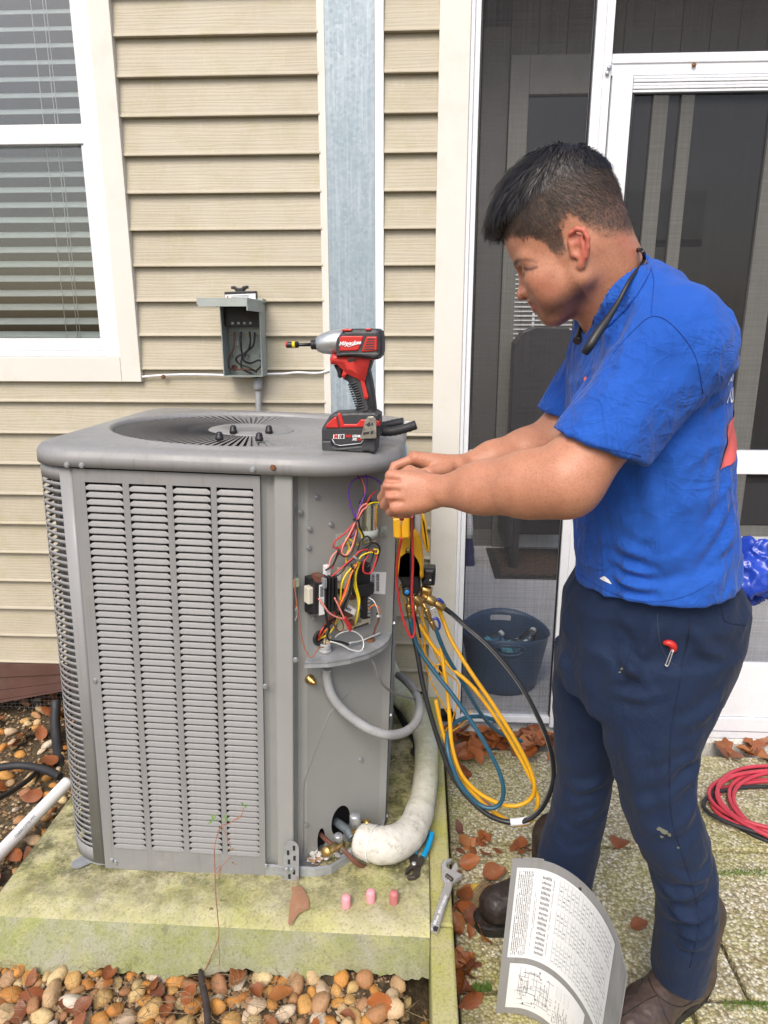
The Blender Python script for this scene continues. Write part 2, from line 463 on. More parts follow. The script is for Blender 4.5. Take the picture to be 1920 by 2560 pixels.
def mk_spangle():
    t = NT('spangled_galvanised'); v = t.map((1, 1, 1), src='World')
    vc = t.vor(v, 95, out='Color'); sp = t.n('ShaderNodeSeparateColor'); t.l(vc, sp.inputs[0])
    st = t.noise(t.map((26, 26, .9), src='World'), 4, 5, .65)
    col = t.mix(t.ramp(sp.outputs[0], [(0, 0), (1, 1)]), (.27, .335, .38), (.36, .42, .455))
    col = t.mix(t.ramp(st, [(.48, 0), (.72, .5)]), col, (.56, .63, .68))
    col = t.mix(t.ramp(t.noise(t.map(src='World'), 2.6, 5, .7), [(.4, 0), (.7, .5)]), col, (.24, .31, .36))
    return t.set(col, t.ramp(sp.outputs[1], [(0, .42), (1, .62)]), .35, None, .4)
M['spangle'] = mk_spangle()

def mk_skin():
    t = NT('skin'); v = t.map(src='World')
    at = t.n('ShaderNodeVertexColor'); at.layer_name = 'tone'
    sp = t.n('ShaderNodeSeparateColor'); t.l(at.outputs[0], sp.inputs[0])
    n = t.noise(v, 38, 5, .65)
    col = t.mix(t.ramp(n, [(.3, 0), (.7, 1)]), (.43, .195, .115), (.52, .245, .15))
    col = t.mix(t.ramp(t.noise(v, 260, 3), [(.45, 0), (.72, .42)]), col, (.32, .115, .07))
    col = t.mix(sp.outputs[0], col, (.52, .12, .085))                      # ears, lips, knuckles: redder skin
    fz = t.math('MULTIPLY', sp.outputs[1], t.ramp(t.noise(v, 420, 2, .8), [(.34, .75), (.6, 1)]))
    col = t.mix(fz, col, (.060, .042, .032))                               # cropped hair, beard stubble, brows
    col = t.mix(sp.outputs[2], col, (.012, .008, .007))                    # brow hairs, lashes, the line of the mouth
    nor = t.bump(t.noise(v, 520, 3, .6), .18, .0008)
    nor = t.bump(t.noise(v, 95, 4, .6), .2, .002, nor)
    m = t.set(col, .46, 0, nor, .4)
    t.b.inputs['Subsurface Weight'].default_value = .12
    t.b.inputs['Subsurface Radius'].default_value = (.012, .004, .002)
    t.b.inputs['Subsurface Scale'].default_value = .5
    return m
M['skin'] = mk_skin()

def mk_cloth(name, a, b, rough, sc, bump, weave, sheen=.1):
    t = NT(name); v = t.map(src='World')
    col = t.mix(t.ramp(t.noise(v, sc, 5, .6), [(.3, 0), (.7, 1)]), a, b)
    wv = t.noise(v, weave, 2, .6)
    col = t.mix(t.ramp(wv, [(.35, .3), (.6, 0)]), col, tuple(x * .55 for x in a))
    hs = []
    for sc_, rt, ds in (((1, 1, .35), (0, .6, 0), 13), ((1, 1, .35), (0, -.7, .3), 10), ((.6, 1, 1), (0, .25, 0), 24)):
        f = t.noise(t.map(sc_, rt, 'World'), ds, 3, .5, 1.0)
        r_ = t.math('ABSOLUTE', t.math('SUBTRACT', f, .5)); hs.append(t.ramp(r_, [(0, 1), (.045, .55), (.16, 0)]))
    msk = t.ramp(t.noise(t.map(src='World'), 6, 3), [(.38, .15), (.62, 1)])
    hh = t.math('MULTIPLY', t.math('ADD', t.math('ADD', hs[0], hs[1]), t.math('MULTIPLY', hs[2], .5)), msk)
    nor = t.bump(hh, bump, .009)
    nor = t.bump(wv, .25, .0008, nor)
    m = t.set(col, rough, 0, nor, .25)
    t.b.inputs['Sheen Weight'].default_value = sheen
    return m
M['shirt'] = mk_cloth('blue_cotton', (.011, .080, .40), (.018, .105, .48), .85, 7, .5, 700)
M['trouser'] = mk_cloth('navy_twill', (.008, .018, .050), (.012, .025, .063), .82, 9, .22, 900, .05)
M['thread'] = pm('seam_thread', (.006, .012, .04), .7)
M['leather'] = pm('brown_boot_leather', (.060, .040, .034), .5, 0, .3, 18, .35, 120, dirt=(.15, .12, .09, .35))
M['darkleather'] = pm('dark_boot_leather', (.030, .022, .020), .45, 0, .3, 18, .3, 120, dirt=(.1, .08, .07, .3))
M['sole'] = pm('boot_sole', (.016, .014, .013), .6, 0, .2, 30, .2, 100, dirt=(.12, .10, .08, .4))
def mk_hair():
    t = NT('hair'); oi = t.map(src='World')
    col = t.ramp(t.noise(oi, 90, 2), [(.3, (.008, .007, .007)), (.7, (.024, .019, .017))])
    m = t.set(col, .42, 0, None, .5)
    return m
M['hair'] = mk_hair()
M['hair_short'] = pm('cropped_hair', (.055, .038, .028), .6, 0, .4, 60)
M['moss'] = pm('green_moss', (.10, .17, .03), .9, 0, .35, 50)
M['plant'] = pm('weed_leaf', (.13, .26, .04), .5, 0, .2, 30)
M['stalk'] = pm('weed_stalk', (.35, .16, .10), .6, 0, .25, 40)
# ================================================================== SETTING
DW = 2.4525                        # the siding wall's plane
SID, Z0 = .11332, 2.3514           # clapboard exposure, lower edge of the first board seen
GP = -.07                          # patio level

# the ground: one sheet out to the horizon, a raised bed of stones beside the slab
def gheight(x, y):
    b = min(1, max(0, (.02 - x) / .05))
    b *= min(1, max(0, (y - .2) / .5))
    return -.128 + b * (.095 + .012 * sin(x * 9) * cos(y * 7) - .02 * max(0, min(1, (-x - 1.0) / .4)))
xs = sorted(set([-70, -30, -12, -6, -4] + [round(-3 + i * .08, 3) for i in range(54)] + [2, 3, 4.5, 7, 12, 30, 70]))
ys = sorted(set([-70, -30, -12, -5, -2] + [round(-1 + i * .09, 3) for i in range(56)] + [5, 7, 12, 30, 70]))
g = MB(); g.grid([[(x, y, gheight(x, y)) for x in xs] for y in ys])
ground = g.obj('ground', M['soil'], kind='structure')

# patio of exposed-aggregate pavers
patio = MB().bb(.104, 2.6, .2, 2.36, -.127, -.122).obj('patio', M['soil'], kind='structure')
rows_y = [(.32, .815), (.823, 1.338), (1.346, 1.838), (1.848, 2.345)]
for ri, (y0, y1) in enumerate(rows_y):
    xe = {0: [.112, .66, 1.28, 1.9, 2.5], 1: [.112, .655, 1.28, 1.9, 2.5], 2: [.112, .80, 1.43, 2.1, 2.5], 3: [.112, .72, 1.34, 1.96, 2.5]}[ri]
    for a, b in zip(xe[:-1], xe[1:]):
        jx, jy, tz = random.uniform(.003, .006), random.uniform(.002, .006), random.uniform(-.003, .003)
        m = MB().prism([(a + jx, y0 + jy), (b - jx, y0 + jy), (b - jx, y1 - jy), (a + jx, y1 - jy)], .05, Matrix.Translation((0, 0, GP - .05 + tz)), 0, .006)
        m.obj('paver', M['agg'], patio)

# concrete slab under the unit: rough lower edge, rounded top edge
pad = E('concrete_pad', (-.5, 1.9, 0), label='thick mossy concrete pad under the air conditioner, yellow green on top', cat='concrete slab')
m = MB(); x0, x1 = -1.02, .0425
nx = 130; rows = []
for k in range(6):
    r = []
    for i in range(nx + 1):
        x = x0 + (x1 - x0) * i / nx; s_ = (x1 - x) / (x1 - x0)
        zb = -.006 + .009 * sin(i * .31) * sin(i * .13 + 1) + .003 * sin(i * .9) + random.uniform(-.0025, .0025)
        yb = 1.31 + .010 * max(0, sin(i * .18 + 1)) + random.uniform(-.004, .004)
        P = [(yb, zb), (1.315, .022), (1.319, .065), (1.323, .094), (1.338, .1055), (1.366, .110)][k]
        r.append((x, P[0] + s_ * (-.032, -.022, -.004, .012, .022, .022)[k], P[1] - .010 * s_ * (k == 0)))
    rows.append(r)
loc = Vector((-.5, 1.9, 0))
m.grid([[Vector(p) - loc for p in r] for r in rows[:4]], 0); m.grid([[Vector(p) - loc for p in r] for r in rows[3:]], 1)
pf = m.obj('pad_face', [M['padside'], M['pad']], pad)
m = MB()
yy = [1.366 + (2.42 - 1.366) * i / 24 for i in range(25)]
m.grid([[Vector((x0 + (x1 - x0) * i / 30, y + .022 * (1 - i / 30) * (y < 1.37), .110 + random.uniform(-.0012, .0012) * (y > 1.37))) - loc for i in range(31)] for y in yy])
m.grid([[Vector((x0, y, .11)) - loc for y in yy], [Vector((x0 - .012, y, .10)) - loc for y in yy], [Vector((x0 - .02, y, -.03)) - loc for y in yy]])
m.grid([[Vector((x1, y, .11)) - loc for y in yy], [Vector((x1 + .001, y, .105)) - loc for y in yy], [Vector((x1 + .0005, y, .04)) - loc for y in yy]])
m.obj('pad_top', M['pad'], pad)
kerb = E('concrete_kerb', (.07, 1.6, 0), label='long narrow mossy concrete kerb running beside the pad with a wrench lying on it', cat='kerb')
m = MB()
ky = [.3, .86, 1.27, 1.276, 1.74, 1.746, 2.2, 2.42]
for a, b in ((.3, .868), (.872, 1.352), (1.356, 1.862), (1.866, 2.42)):
    mm = MB().prism([(.044 - .07, a - 1.6), (.098 - .07, a - 1.6), (.098 - .07, b - 1.6), (.044 - .07, b - 1.6)], .225, Matrix.Translation((0, 0, -.125)), 0, .006)
    mm.obj('kerb_block', M['strip'], kerb)

# ================================================================== HOUSE WALL
wall = E('house_wall', (-.6, DW, .2), label='house wall of weathered beige vinyl clapboard with a white window', cat='wall')
wl = Vector((-.6, DW, .2))
def plank_mesh(L):
    e = SID
    pr = [(-.0225, 0), (-.0225, .003), (-.0185, .0105), (-.002, e + .004), (.004, e + .004), (.004, 0)]
    vs = [(x, y, z) for x in (0, L) for y, z in pr]; n = len(pr)
    fs = [(i, (i + 1) % n, n + (i + 1) % n, n + i) for i in range(n)] + [tuple(range(n))[::-1], tuple(n + i for i in range(n))]
    me = bpy.data.meshes.new('siding_plank'); me.from_pydata(vs, [], fs); me.materials.append(M['siding'])
    return me
XL0, XW, XGL, XGR, XT = -2.3, -.975, -.322, -.118, .052
cache = {}
def planks(xa, xb, i0, i1):
    L = round(xb - xa, 4)
    me = cache.setdefault(L, plank_mesh(L))
    for i in range(i0, i1 + 1):
        O('siding_plank', me, wall, loc=Vector((xa, DW, Z0 - i * SID)) - wl)
planks(XW, XGL, -4, 9); planks(XL0, XGL, 10, 18)
planks(XGR, XT, -4, 18)
b19 = plank_mesh(XT - XGR)
O('siding_plank', b19, wall, loc=Vector((XGR, DW, Z0 - 19 * SID)) - wl)
O('siding_plank', b19, wall, loc=Vector((XGR, DW, Z0 - 20 * SID + .03)) - wl)
zb = Z0 - 19 * SID
O('siding_plank', plank_mesh(XGL - XL0), wall, loc=Vector((XL0, DW, zb)) - wl)
# sheathing behind the boards
MB().bb(XW - wl.x, XT - wl.x, .006, .02, zb - .2 - .0, 2.75 - wl.z).bb(XL0 - wl.x, XW - .002 - wl.x, .006, .02, zb - wl.z, 1.30 - wl.z).obj('sheathing', M['porchwall'], wall)
# J trim either side of the galvanised channel, white strip, corner trim
MB().bb(XGL - .004 - wl.x, -.303 - wl.x, -.020, .0, -.2, 2.6).obj('channel_trim', M['cream'], wall)
MB().bb(-.147 - wl.x, -.1195 - wl.x, -.024, .0, -.2, 2.6).obj('channel_trim', M['alu'], wall)
o = MB().bb(.051 - wl.x, .147 - wl.x, -.026, .01, .045 - .2, 2.6).obj('corner_trim', M['cream'], wall, .003)
MB().bb(.1475 - wl.x, .160 - wl.x, -.020, .01, .03 - .2, 2.6).obj('corner_trim', M['alu'], wall, .002)
MB().bb(-.125 - wl.x, .13 - wl.x, -.012, .01, .01 - .2, .042 - .2).obj('sill_plate', M['bark'], wall)
# brown skirt board under the siding on the left, sagging a little
bz = lambda x: .02
m = MB()
pL, pR = PY(0, 1518, DW - .03), PY(118, 1496, DW - .03)
sl_ = (pR.z - pL.z) / (pR.x - pL.x)
f_ = lambda x: pL.z + sl_ * (x - pL.x) * (1 if x < -.9 else 1)
for k, (ta, tb, dy) in enumerate(((.0, .36, -.030), (.36, .70, -.024), (.70, .93, -.030), (.93, 1.0, -.036))):
    vs = []
    for x in (XL0, -.95):
        zt, zl = zb - .003, f_(x)
        for yq in (dy, .0):
            for tt in (ta, tb - .012):
                vs.append(Vector((x, DW + yq, zt + (zl - zt) * tt)) - wl)
    m.add(vs, [(0, 1, 3, 2), (4, 6, 7, 5), (0, 4, 5, 1), (2, 3, 7, 6), (0, 2, 6, 4), (1, 5, 7, 3)])
m.obj('skirt_board', M['brownboard'], wall)
# dark crawl space behind the skirt board
MB().bb(XL0 - wl.x, -.3 - wl.x, .9, .95, -.4, .2).bb(XL0 - wl.x - .03, XL0 - wl.x, .02, .9, -.4, .2).bb(-.33 - wl.x, -.3 - wl.x, .03, .9, -.4, .2).bb(XL0 - wl.x, -.3 - wl.x, .021, .95, .0 + zb - .2 + .02, zb - .2 + .04).obj('crawl_space', M['soil'], wall)
m = MB()
for i in range(46):
    x = -1.75 + i * .0178
    m.tube([Vector((x, DW + .05, -.05)) - wl, Vector((x, DW + .05, .13)) - wl], .0007, 4, False)
for i in range(11):
    z = -.04 + i * .0165
    m.tube([Vector((-1.75, DW + .05, z)) - wl, Vector((-.95, DW + .05, z)) - wl], .0007, 4, False)
m.obj('vent_mesh', M['galv'], wall)

# galvanised channel
ch = MB().prism([(-.302, -.022), (-.148, -.022), (-.148, .0), (-.302, .0)], 2.75, Matrix.Translation((0, DW, .02)), 0).obj('metal_channel', M['spangle'], label='tall spangled galvanised steel channel running up the siding behind the drill', cat='metal channel')

# ------------------------------------------------------------------ window (a part of the wall)
win = E('window', Vector((-1.4, DW, 1.9)) - wl); win.parent = wall
wo = Vector((-1.4, DW, 1.9))
def WB(name, x0, x1, y0, y1, z0, z1, mat, bev=.002):
    return MB().bb(x0 - wo.x, x1 - wo.x, y0, y1, z0 - wo.z, z1 - wo.z).obj(name, mat, win, bev)
xo = PY(290, 640, DW - .03).x
xi = PY(247, 640, DW - .03).x
zbot_o = PY(303, 825, DW - .03).z
zbot_i = PY(255, 772, DW - .03).z
WB('casing', xi, xo, -.032, .004, zbot_o, 2.75, M['cream'])
WB('casing', -2.3, xi - .001, -.031, .004, zbot_o, zbot_i, M['cream'])
xv = PY(213, 640, DW - .008).x
WB('vinyl_frame', xv, xi - .001, -.012, .05, zbot_i + .001, 2.75, M['white'])
WB('vinyl_frame', -2.3, xv - .001, -.010, .05, zbot_i + .001, PY(100, 757, DW).z, M['white'])
zs0, zs1 = PY(100, 757, DW + .0).z, PY(100, 731, DW + .0).z
zm0, zm1, zm2 = PY(100, 312, DW).z, PY(100, 294, DW).z, PY(100, 266, DW).z
WB('lower_sash', -2.3, xv - .002, .0, .045, zs0 + .001, zs1, M['white'])
WB('lower_sash', xv - .014, xv - .002, .002, .044, zs1 + .001, zm0 - .001, M['white'])
WB('lower_sash', -2.3, xv - .002, -.004, .045, zm0, zm1, M['white'])
WB('upper_sash', -2.3, xv - .002, .012, .06, zm1 + .001, zm2, M['white'])
WB('upper_sash', xv - .010, xv - .002, .014, .06, zm2 + .001, 2.75, M['white'])
WB('pane', -2.3, xv - .015, .020, .024, zs1 + .001, zm0 - .001, M['glass'], 0)
WB('pane', -2.3, xv - .011, .036, .040, zm2 + .001, 2.75, M['glass'], 0)
# venetian blind
sm_ = MB(); L = 1.2
prof = [(-.025, -.004), (-.012, .0015), (0, .003), (.012, .0015), (.025, -.004)]
th = radians(26)
pr2 = [(y * cos(th) - z * sin(th), y * sin(th) + z * cos(th)) for y, z in prof]
sm_.grid([[(x, y, z) for y, z in pr2] + [(x, y, z - .0028) for y, z in pr2[::-1]] for x in (-L, 0)], 0, True, True)
slat = sm_.mesh('blind_slat', M['blind'])
zz = 1.405; k = 0
while zz < 2.7:
    O('blind_slat', slat, win, loc=Vector((xv - .022, DW + .095, zz)) - wo, rot=(0, radians(random.uniform(-.15, .15)), 0))
    zz += .0485; k += 1
for xx in (-.115, -.125, -.165):
    MB().tube([Vector((xv + xx, DW + .066, 1.38)) - wo, Vector((xv + xx + .004, DW + .066, 2.75)) - wo], .0011, 5).obj('blind_cord', M['blind'], win)
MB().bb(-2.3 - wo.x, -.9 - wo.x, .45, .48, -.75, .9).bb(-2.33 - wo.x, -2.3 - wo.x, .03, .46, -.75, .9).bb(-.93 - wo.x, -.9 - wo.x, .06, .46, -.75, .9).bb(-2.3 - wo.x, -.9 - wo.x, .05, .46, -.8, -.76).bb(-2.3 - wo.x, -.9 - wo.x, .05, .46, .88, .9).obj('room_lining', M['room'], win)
# ================================================================== SCREENED PORCH
sp_ = E('screen_porch', (.8, DW, 0), label='white aluminium screened porch front with a screen door behind the man', cat='porch')
so_ = Vector((.8, DW, 0))
def SB(name, x0, x1, y0, y1, z0, z1, mat='alu', bev=.002, par=None):
    return MB().bb(x0 - so_.x, x1 - so_.x, y0, y1, z0, z1).obj(name, M[mat], par or sp_, bev)
XJ0, XJ1 = .161, .178
XP0 = PY(1288, 20, DW).x; XP1 = PY(1328, 20, DW).x
ZH1, ZH0 = PY(1500, 116, DW).z, PY(1500, 166, DW).z
ZD1 = PY(1500, 203, DW).z
XS1 = PY(1352, 330, DW).x
ZM1, ZM0 = PY(1635, 972, DW).z, PY(1635, 1022, DW).z
ZK1, ZK0 = PY(1600, 1428, DW).z, PY(1600, 1574, DW).z
XR = 2.6
SB('jamb', XJ0, XJ1, -.012, .03, -.03, 2.7)
SB('post', XP0, XP0 + .030, -.016, .035, -.03, 2.7)
SB('post', XP0 + .0305, XP1, -.012, .03, -.03, 2.7)
SB('header', XP1 + .001, XR, -.012, .03, ZH0 + .003, ZH1)
SB('header', XP1 + .001, XR, -.016, .0, ZH0 + .035, ZH1 - .018)
SB('sill', XJ1 + .001, XP0 - .001, -.012, .03, -.015, .012)
SB('sill', XP1 + .001, XR, -.018, .03, ZK0 - .032, ZK0 - .004)
rz = PY(1020, 980, DW).z
SB('rail', XJ1 + .001, XP0 - .001, -.006, .025, rz - .010, rz + .012)
SB('rail', XJ1 + .001, XP0 - .001, -.004, .02, rz - .05, rz - .012)
SB('screen', XJ1, XP0, .008, .0085, .01, 2.7, 'screen', 0)
SB('screen', XP1, XR, .010, .0105, ZH1, 2.7, 'screen', 0)
# dark splines round the screens
for x in (XJ1 + .002, XP0 - .004): SB('spline', x, x + .003, -.0065, .006, .012, 2.7, 'dark', 0)
SB('spline', XP1 + .001, XR, -.006, .006, ZH1, ZH1 + .004, 'dark', 0)
for (u, v) in ((1316, 146), (1312, 158)):
    p = PY(u, v, DW - .017) - so_
    MB().lathe([(.007, 0), (.007, .002), (.003, .004)], Matrix.Translation(p) @ Matrix.Rotation(pi / 2, 4, 'X'), 8).obj('screw', M['zinc'], sp_)
p = PY(1499, 140, DW - .017) - so_
MB().lathe([(.007, 0), (.007, .002), (.003, .004)], Matrix.Translation(p) @ Matrix.Rotation(pi / 2, 4, 'X'), 8).obj('screw', M['rust'], sp_)
# painted kerb under the frame
m = MB(); N = 60; rows = [[], [], [], []]
for i in range(N + 1):
    x = .10 + 2.5 * i / N
    j = random.uniform(-.004, .004)
    for r, (y, z) in zip(rows, ((-.03 + j, -.13), (-.028 + j, -.07), (-.016 + j * .5, min(-.017, ZK0 - .034)), (.05, min(-.016, ZK0 - .033)))):
        r.append(Vector((x, DW + y, z)) - so_)
m.grid(rows, 0, False)
m.obj('kerb', M['whitecurb'], sp_)
# the door: stiles, rails with reeded faces, kick plate, screens
door = E('screen_door', (XP1 + .5 - so_.x, 0, 1.1)); door.parent = sp_
do_ = Vector((XP1 + .5, DW, 1.1))
def DB(name, x0, x1, y0, y1, z0, z1, mat='alu', bev=.002):
    return MB().bb(x0 - do_.x, x1 - do_.x, y0, y1, z0 - do_.z, z1 - do_.z).obj(name, M[mat], door, bev)
XD0, XD1 = XP1 + .004, XP1 + .95
DB('stile', XD0, XS1, -.022, .008, ZK0, ZH0)
DB('stile', XD1 - .06, XD1, -.022, .008, ZK0, ZH0)
for k in range(5):
    a = ZD1 + (ZH0 - ZD1) * k / 5; b = ZD1 + (ZH0 - ZD1) * (k + 1) / 5
    DB('top_rail', XS1 + .001, XD1 - .061, -.021 - .002 * (k % 2), .007, a, b - .0012)
DB('middle_rail', XS1 + .001, XD1 - .061, -.023, .008, ZM0, ZM1)
DB('kick_plate', XS1 + .001, XD1 - .061, -.016, .004, ZK0 + .06, ZK1)
DB('bottom_rail', XS1 + .001, XD1 - .061, -.024, .008, ZK0 + .002, ZK0 + .058)
DB('screen', XS1, XD1 - .06, -.004, -.0035, ZM1, ZD1, 'screen', 0)
DB('screen', XS1, XD1 - .06, -.004, -.0035, ZK1, ZM0, 'screen', 0)
DB('spline', XS1 + .001, XS1 + .005, -.0235, -.006, ZM1, ZD1 - .001, 'dark', 0)
DB('spline', XS1 + .001, XD1 - .06, -.0235, -.006, ZD1 - .004, ZD1, 'dark', 0)

# porch interior
PF = 0.0
MB().bb(.165, 5.5, DW + .052, 4.9, -.1, PF).obj('porch_floor', M['porchfloor'], kind='structure')
YB = 4.72
pw = E('porch_back_wall', (1.2, YB, 0), label='dark panelled back wall of the porch seen through the screen', cat='wall')
po = Vector((1.2, YB, 0))
XC0, XC1 = PY(1064, 1100, YB).x, PY(1090, 1100, YB).x
for i in range(14):
    x = .15 + i * .155
    if x + .153 > XC0 and i > 2: break
for k in range(9):
    xa = XC0 - (k + 1) * .165; xb = XC0 - k * .165 - .006
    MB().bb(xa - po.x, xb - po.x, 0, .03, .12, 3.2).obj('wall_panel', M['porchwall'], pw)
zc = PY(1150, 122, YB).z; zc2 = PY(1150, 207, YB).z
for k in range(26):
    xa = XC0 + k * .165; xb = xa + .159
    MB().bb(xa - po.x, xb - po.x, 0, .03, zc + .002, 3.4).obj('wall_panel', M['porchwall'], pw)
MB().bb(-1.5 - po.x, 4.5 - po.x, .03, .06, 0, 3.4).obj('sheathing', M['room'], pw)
MB().bb(XC0 - po.x, XC1 + .03 - po.x, -.03, .03, PF, zc).obj('door_casing', M['porchtrim'], pw, .003)
MB().bb(XC1 + .031 - po.x, 3.4 - po.x, -.028, .03, zc2, zc).obj('door_casing', M['porchtrim'], pw, .003)
MB().bb(XC1 + .031 - po.x, 3.4 - po.x, -.045, .02, PF + .005, .10).obj('threshold', M['white'], pw, .003)
MB().bb(XC1 + .031 - po.x, 3.4 - po.x, -.025, .02, .101, .17).obj('threshold', M['porchtrim'], pw, .003)
MB().bb(-1.5 - po.x, XC0 - .001 - po.x, -.012, .03, PF, .118).obj('base_board', M['porchtrim'], pw, .003)
for (a, b) in ((1392, 1424), (1451, 1478), (1640, 1690)):
    xa, xb = PY(a, 420, YB).x, PY(b, 420, YB).x
    MB().bb(xa - po.x, xb - po.x, -.02, .02, .171, zc2 - .001).obj('door_stile', M['porchtrim'], pw, .003)
MB().bb(XC1 + .031 - po.x, 3.4 - po.x, .006, .010, .171, zc2 - .001).obj('door_glass', M['doorglass'], pw)
for k in range(26):
    xa = PY(1500, 420, YB).x + k * .062
    mm = MB().box((xa - po.x, .026 + .003 * (k % 2), (.171 + zc2) / 2), (.058, .002, zc2 - .18), Matrix.Rotation(radians(18), 3, 'Z'))
    mm.obj('vertical_blind', M['porchwall'], pw)
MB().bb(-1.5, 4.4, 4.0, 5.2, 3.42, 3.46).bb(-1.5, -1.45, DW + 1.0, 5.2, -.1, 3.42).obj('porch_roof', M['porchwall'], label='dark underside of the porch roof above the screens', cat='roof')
# bright far window with small blinds, seen through the glass, and a made-up dark block standing for the dark silhouette and glass
fw = E('far_window', (1.0, YB + .02, 1.6), label='small bright window with thin blinds seen through the porch glass near the face', cat='window')
xa, xb = PY(1112, 650, YB - .04).x, PY(1240, 650, YB - .04).x
za, zb_ = PY(1112, 770, YB - .04).z, PY(1112, 575, YB - .04).z
fo = Vector((1.0, YB + .02, 1.6))
for k in range(20):
    z = za + (zb_ - za) * k / 20
    MB().bb(xa - fo.x, xb - fo.x, -.056, -.052, z - fo.z, z + .008 - fo.z).obj('blind_slat', M['white'], fw)
for u in (1150, 1195):
    x = PY(u, 650, YB).x
    MB().bb(x - fo.x, x + .014 - fo.x, -.051, -.047, za - fo.z, zb_ - fo.z).obj('muntin', M['white'], fw)
MB().bb(xa - fo.x, xb - fo.x, -.046, -.042, za - fo.z, zb_ - fo.z).obj('pane', M['porchtrim'], fw)
ac_ = E('dark_stand_in', (.75, YB - .3, PF), label='dark high backed armchair in the porch shade behind the man\'s chest', cat='stand_in')
a0 = Vector((.75, YB - .3, 0))
ztop = PY(1170, 706, YB - .12).z
xl, xr = PY(1104, 760, YB - .12).x, PY(1250, 760, YB - .12).x
m = MB()
m.prism([(xl - a0.x, .15), (xl - a0.x, ztop - .10), (xl - a0.x + .05, ztop - .03), (xl + .13 - a0.x, ztop), (xr - a0.x - .10, ztop - .005), (xr - a0.x - .03, ztop - .06), (xr - a0.x, ztop - .14), (xr - a0.x - .02, .15)], .12, Matrix.Translation((0, .19, 0)) @ Matrix.Rotation(pi / 2, 4, 'X'), 0, .008)
m.obj('dark_back', M['dark'], ac_)
MB().bb(xl - a0.x, xr - a0.x, -.25, .07, .42, .52).obj('seat', M['dark'], ac_, .03)
for x in (xl - a0.x - .05, xr - a0.x - .01): MB().bb(x, x + .06, -.27, .12, .15, .68).obj('arm', M['dark'], ac_, .025)
for x in (xl - a0.x, xr - a0.x - .06):
    for y in (-.22, .08): MB().bb(x, x + .05, y, y + .05, 0, .42).obj('leg', M['dark'], ac_)

# door mat
mx0 = PZ(1068, 1190, PF); mx1 = PZ(1074, 1250, PF)
mt = E('door_mat', (.75, 4.3, PF), label='brown lozenge patterned door mat on the porch floor', cat='door mat')
MB().bb(-.27, .38, -.27, .33, .002, .012).obj('mat_edge', M['matedge'], mt, .003)
m = MB()
for i in range(9):
    for j in range(8):
        cx, cy = -.20 + i * .068, -.21 + j * .064
        m.prism([(cx - .031, cy), (cx, cy - .029), (cx + .031, cy), (cx, cy + .029)], .006, Matrix.Translation((0, 0, .0125)), 0, .003)
        if i < 8 and j < 7: m.prism([(cx + .034 - .031, cy + .032), (cx + .034, cy + .032 - .029), (cx + .034 + .031, cy + .032), (cx + .034, cy + .032 + .029)], .006, Matrix.Translation((0, 0, .0125)), 0, .003)
m.obj('pile', M['mat'], mt)

# tub with bottles
tb = Vector((.378, 2.74, PF))
tub = E('tub', tb, label='navy plastic tub with oval handle holes, holding empty water bottles', cat='tub')
def ell(z, n=48):
    f = z / .27
    rx, ry = .135 + .052 * f ** .8, .125 + .050 * f ** .8
    out = []
    for k in range(n):
        a = 2 * pi * k / n
        dip = 0
        if f > .99: dip = .030 * (cos(2 * (a - pi / 2)) - 1) / 2 * 1.0
        out.append(Vector((rx * cos(a), ry * sin(a), z + dip)))
    return out
def inell(R, s): return [Vector((p.x * s, p.y * s, p.z)) for p in R]
m = MB(); hs = [.0, .004, .05, .10, .14, .18, .215, .24, .27]
R = [ell(z) for z in hs]
R[0] = inell(R[0], .93)
outer = R + [inell(R[-1], .985)] + [inell(r, .972) for r in R[::-1][1:-1]]
m.grid(outer, 0, True, True)
m.prism([(p.x * .96, p.y * .96) for p in ell(.01)], .004, Matrix.Translation((0, 0, .006)))
# cut the two hand holes out of the wall (faces removed, the edge stays inside the rim)
def hole(c):
    a = atan2(c.y / .16, c.x / .17)
    for ac in (pi / 2, -pi / 2):
        d = (a - ac + pi) % (2 * pi) - pi
        if abs(d) < .30 and .205 < c.z < .245: return True
    return False
keep = [i for i, f in enumerate(m.f) if not hole(sum((Vector(m.v[k]) for k in f), Vector()) / len(f))]
m.f = [m.f[i] for i in keep]; m.mi = [m.mi[i] for i in keep]; m.sm = [m.sm[i] for i in keep]
m.obj('tub_body', M['navy_plastic'], tub)
for sgn in (1, -1):
    pts = []
    for k in range(24):
        a = 2 * pi * k / 24
        th = sgn * pi / 2 + .33 * cos(a); z = .226 + .024 * sin(a); f = z / .27
        pts.append((( .135 + .052 * f ** .8) * cos(th), (.125 + .050 * f ** .8) * sin(th), z))
    MB().tube(pts, .006, 6, closed=True).obj('handle_rim', M['navy_plastic'], tub)
M['lab1'] = pm('bottle_label', (.10, .42, .60), .4, 0, .25, 40, dirt=(.75, .78, .8, .8))
spots = [((-.075, .00, .165), 30, 60, 'clear water bottle with a blue label at the left in the tub'),
         ((.01, -.03, .17), -20, 62, 'clear water bottle with a blue label in the middle of the tub'),
         ((.085, .01, .175), 55, 68, 'clear water bottle without label at the right in the tub'),
         ((-.02, .06, .14), 10, 80, 'clear water bottle lying deep at the back of the tub')]
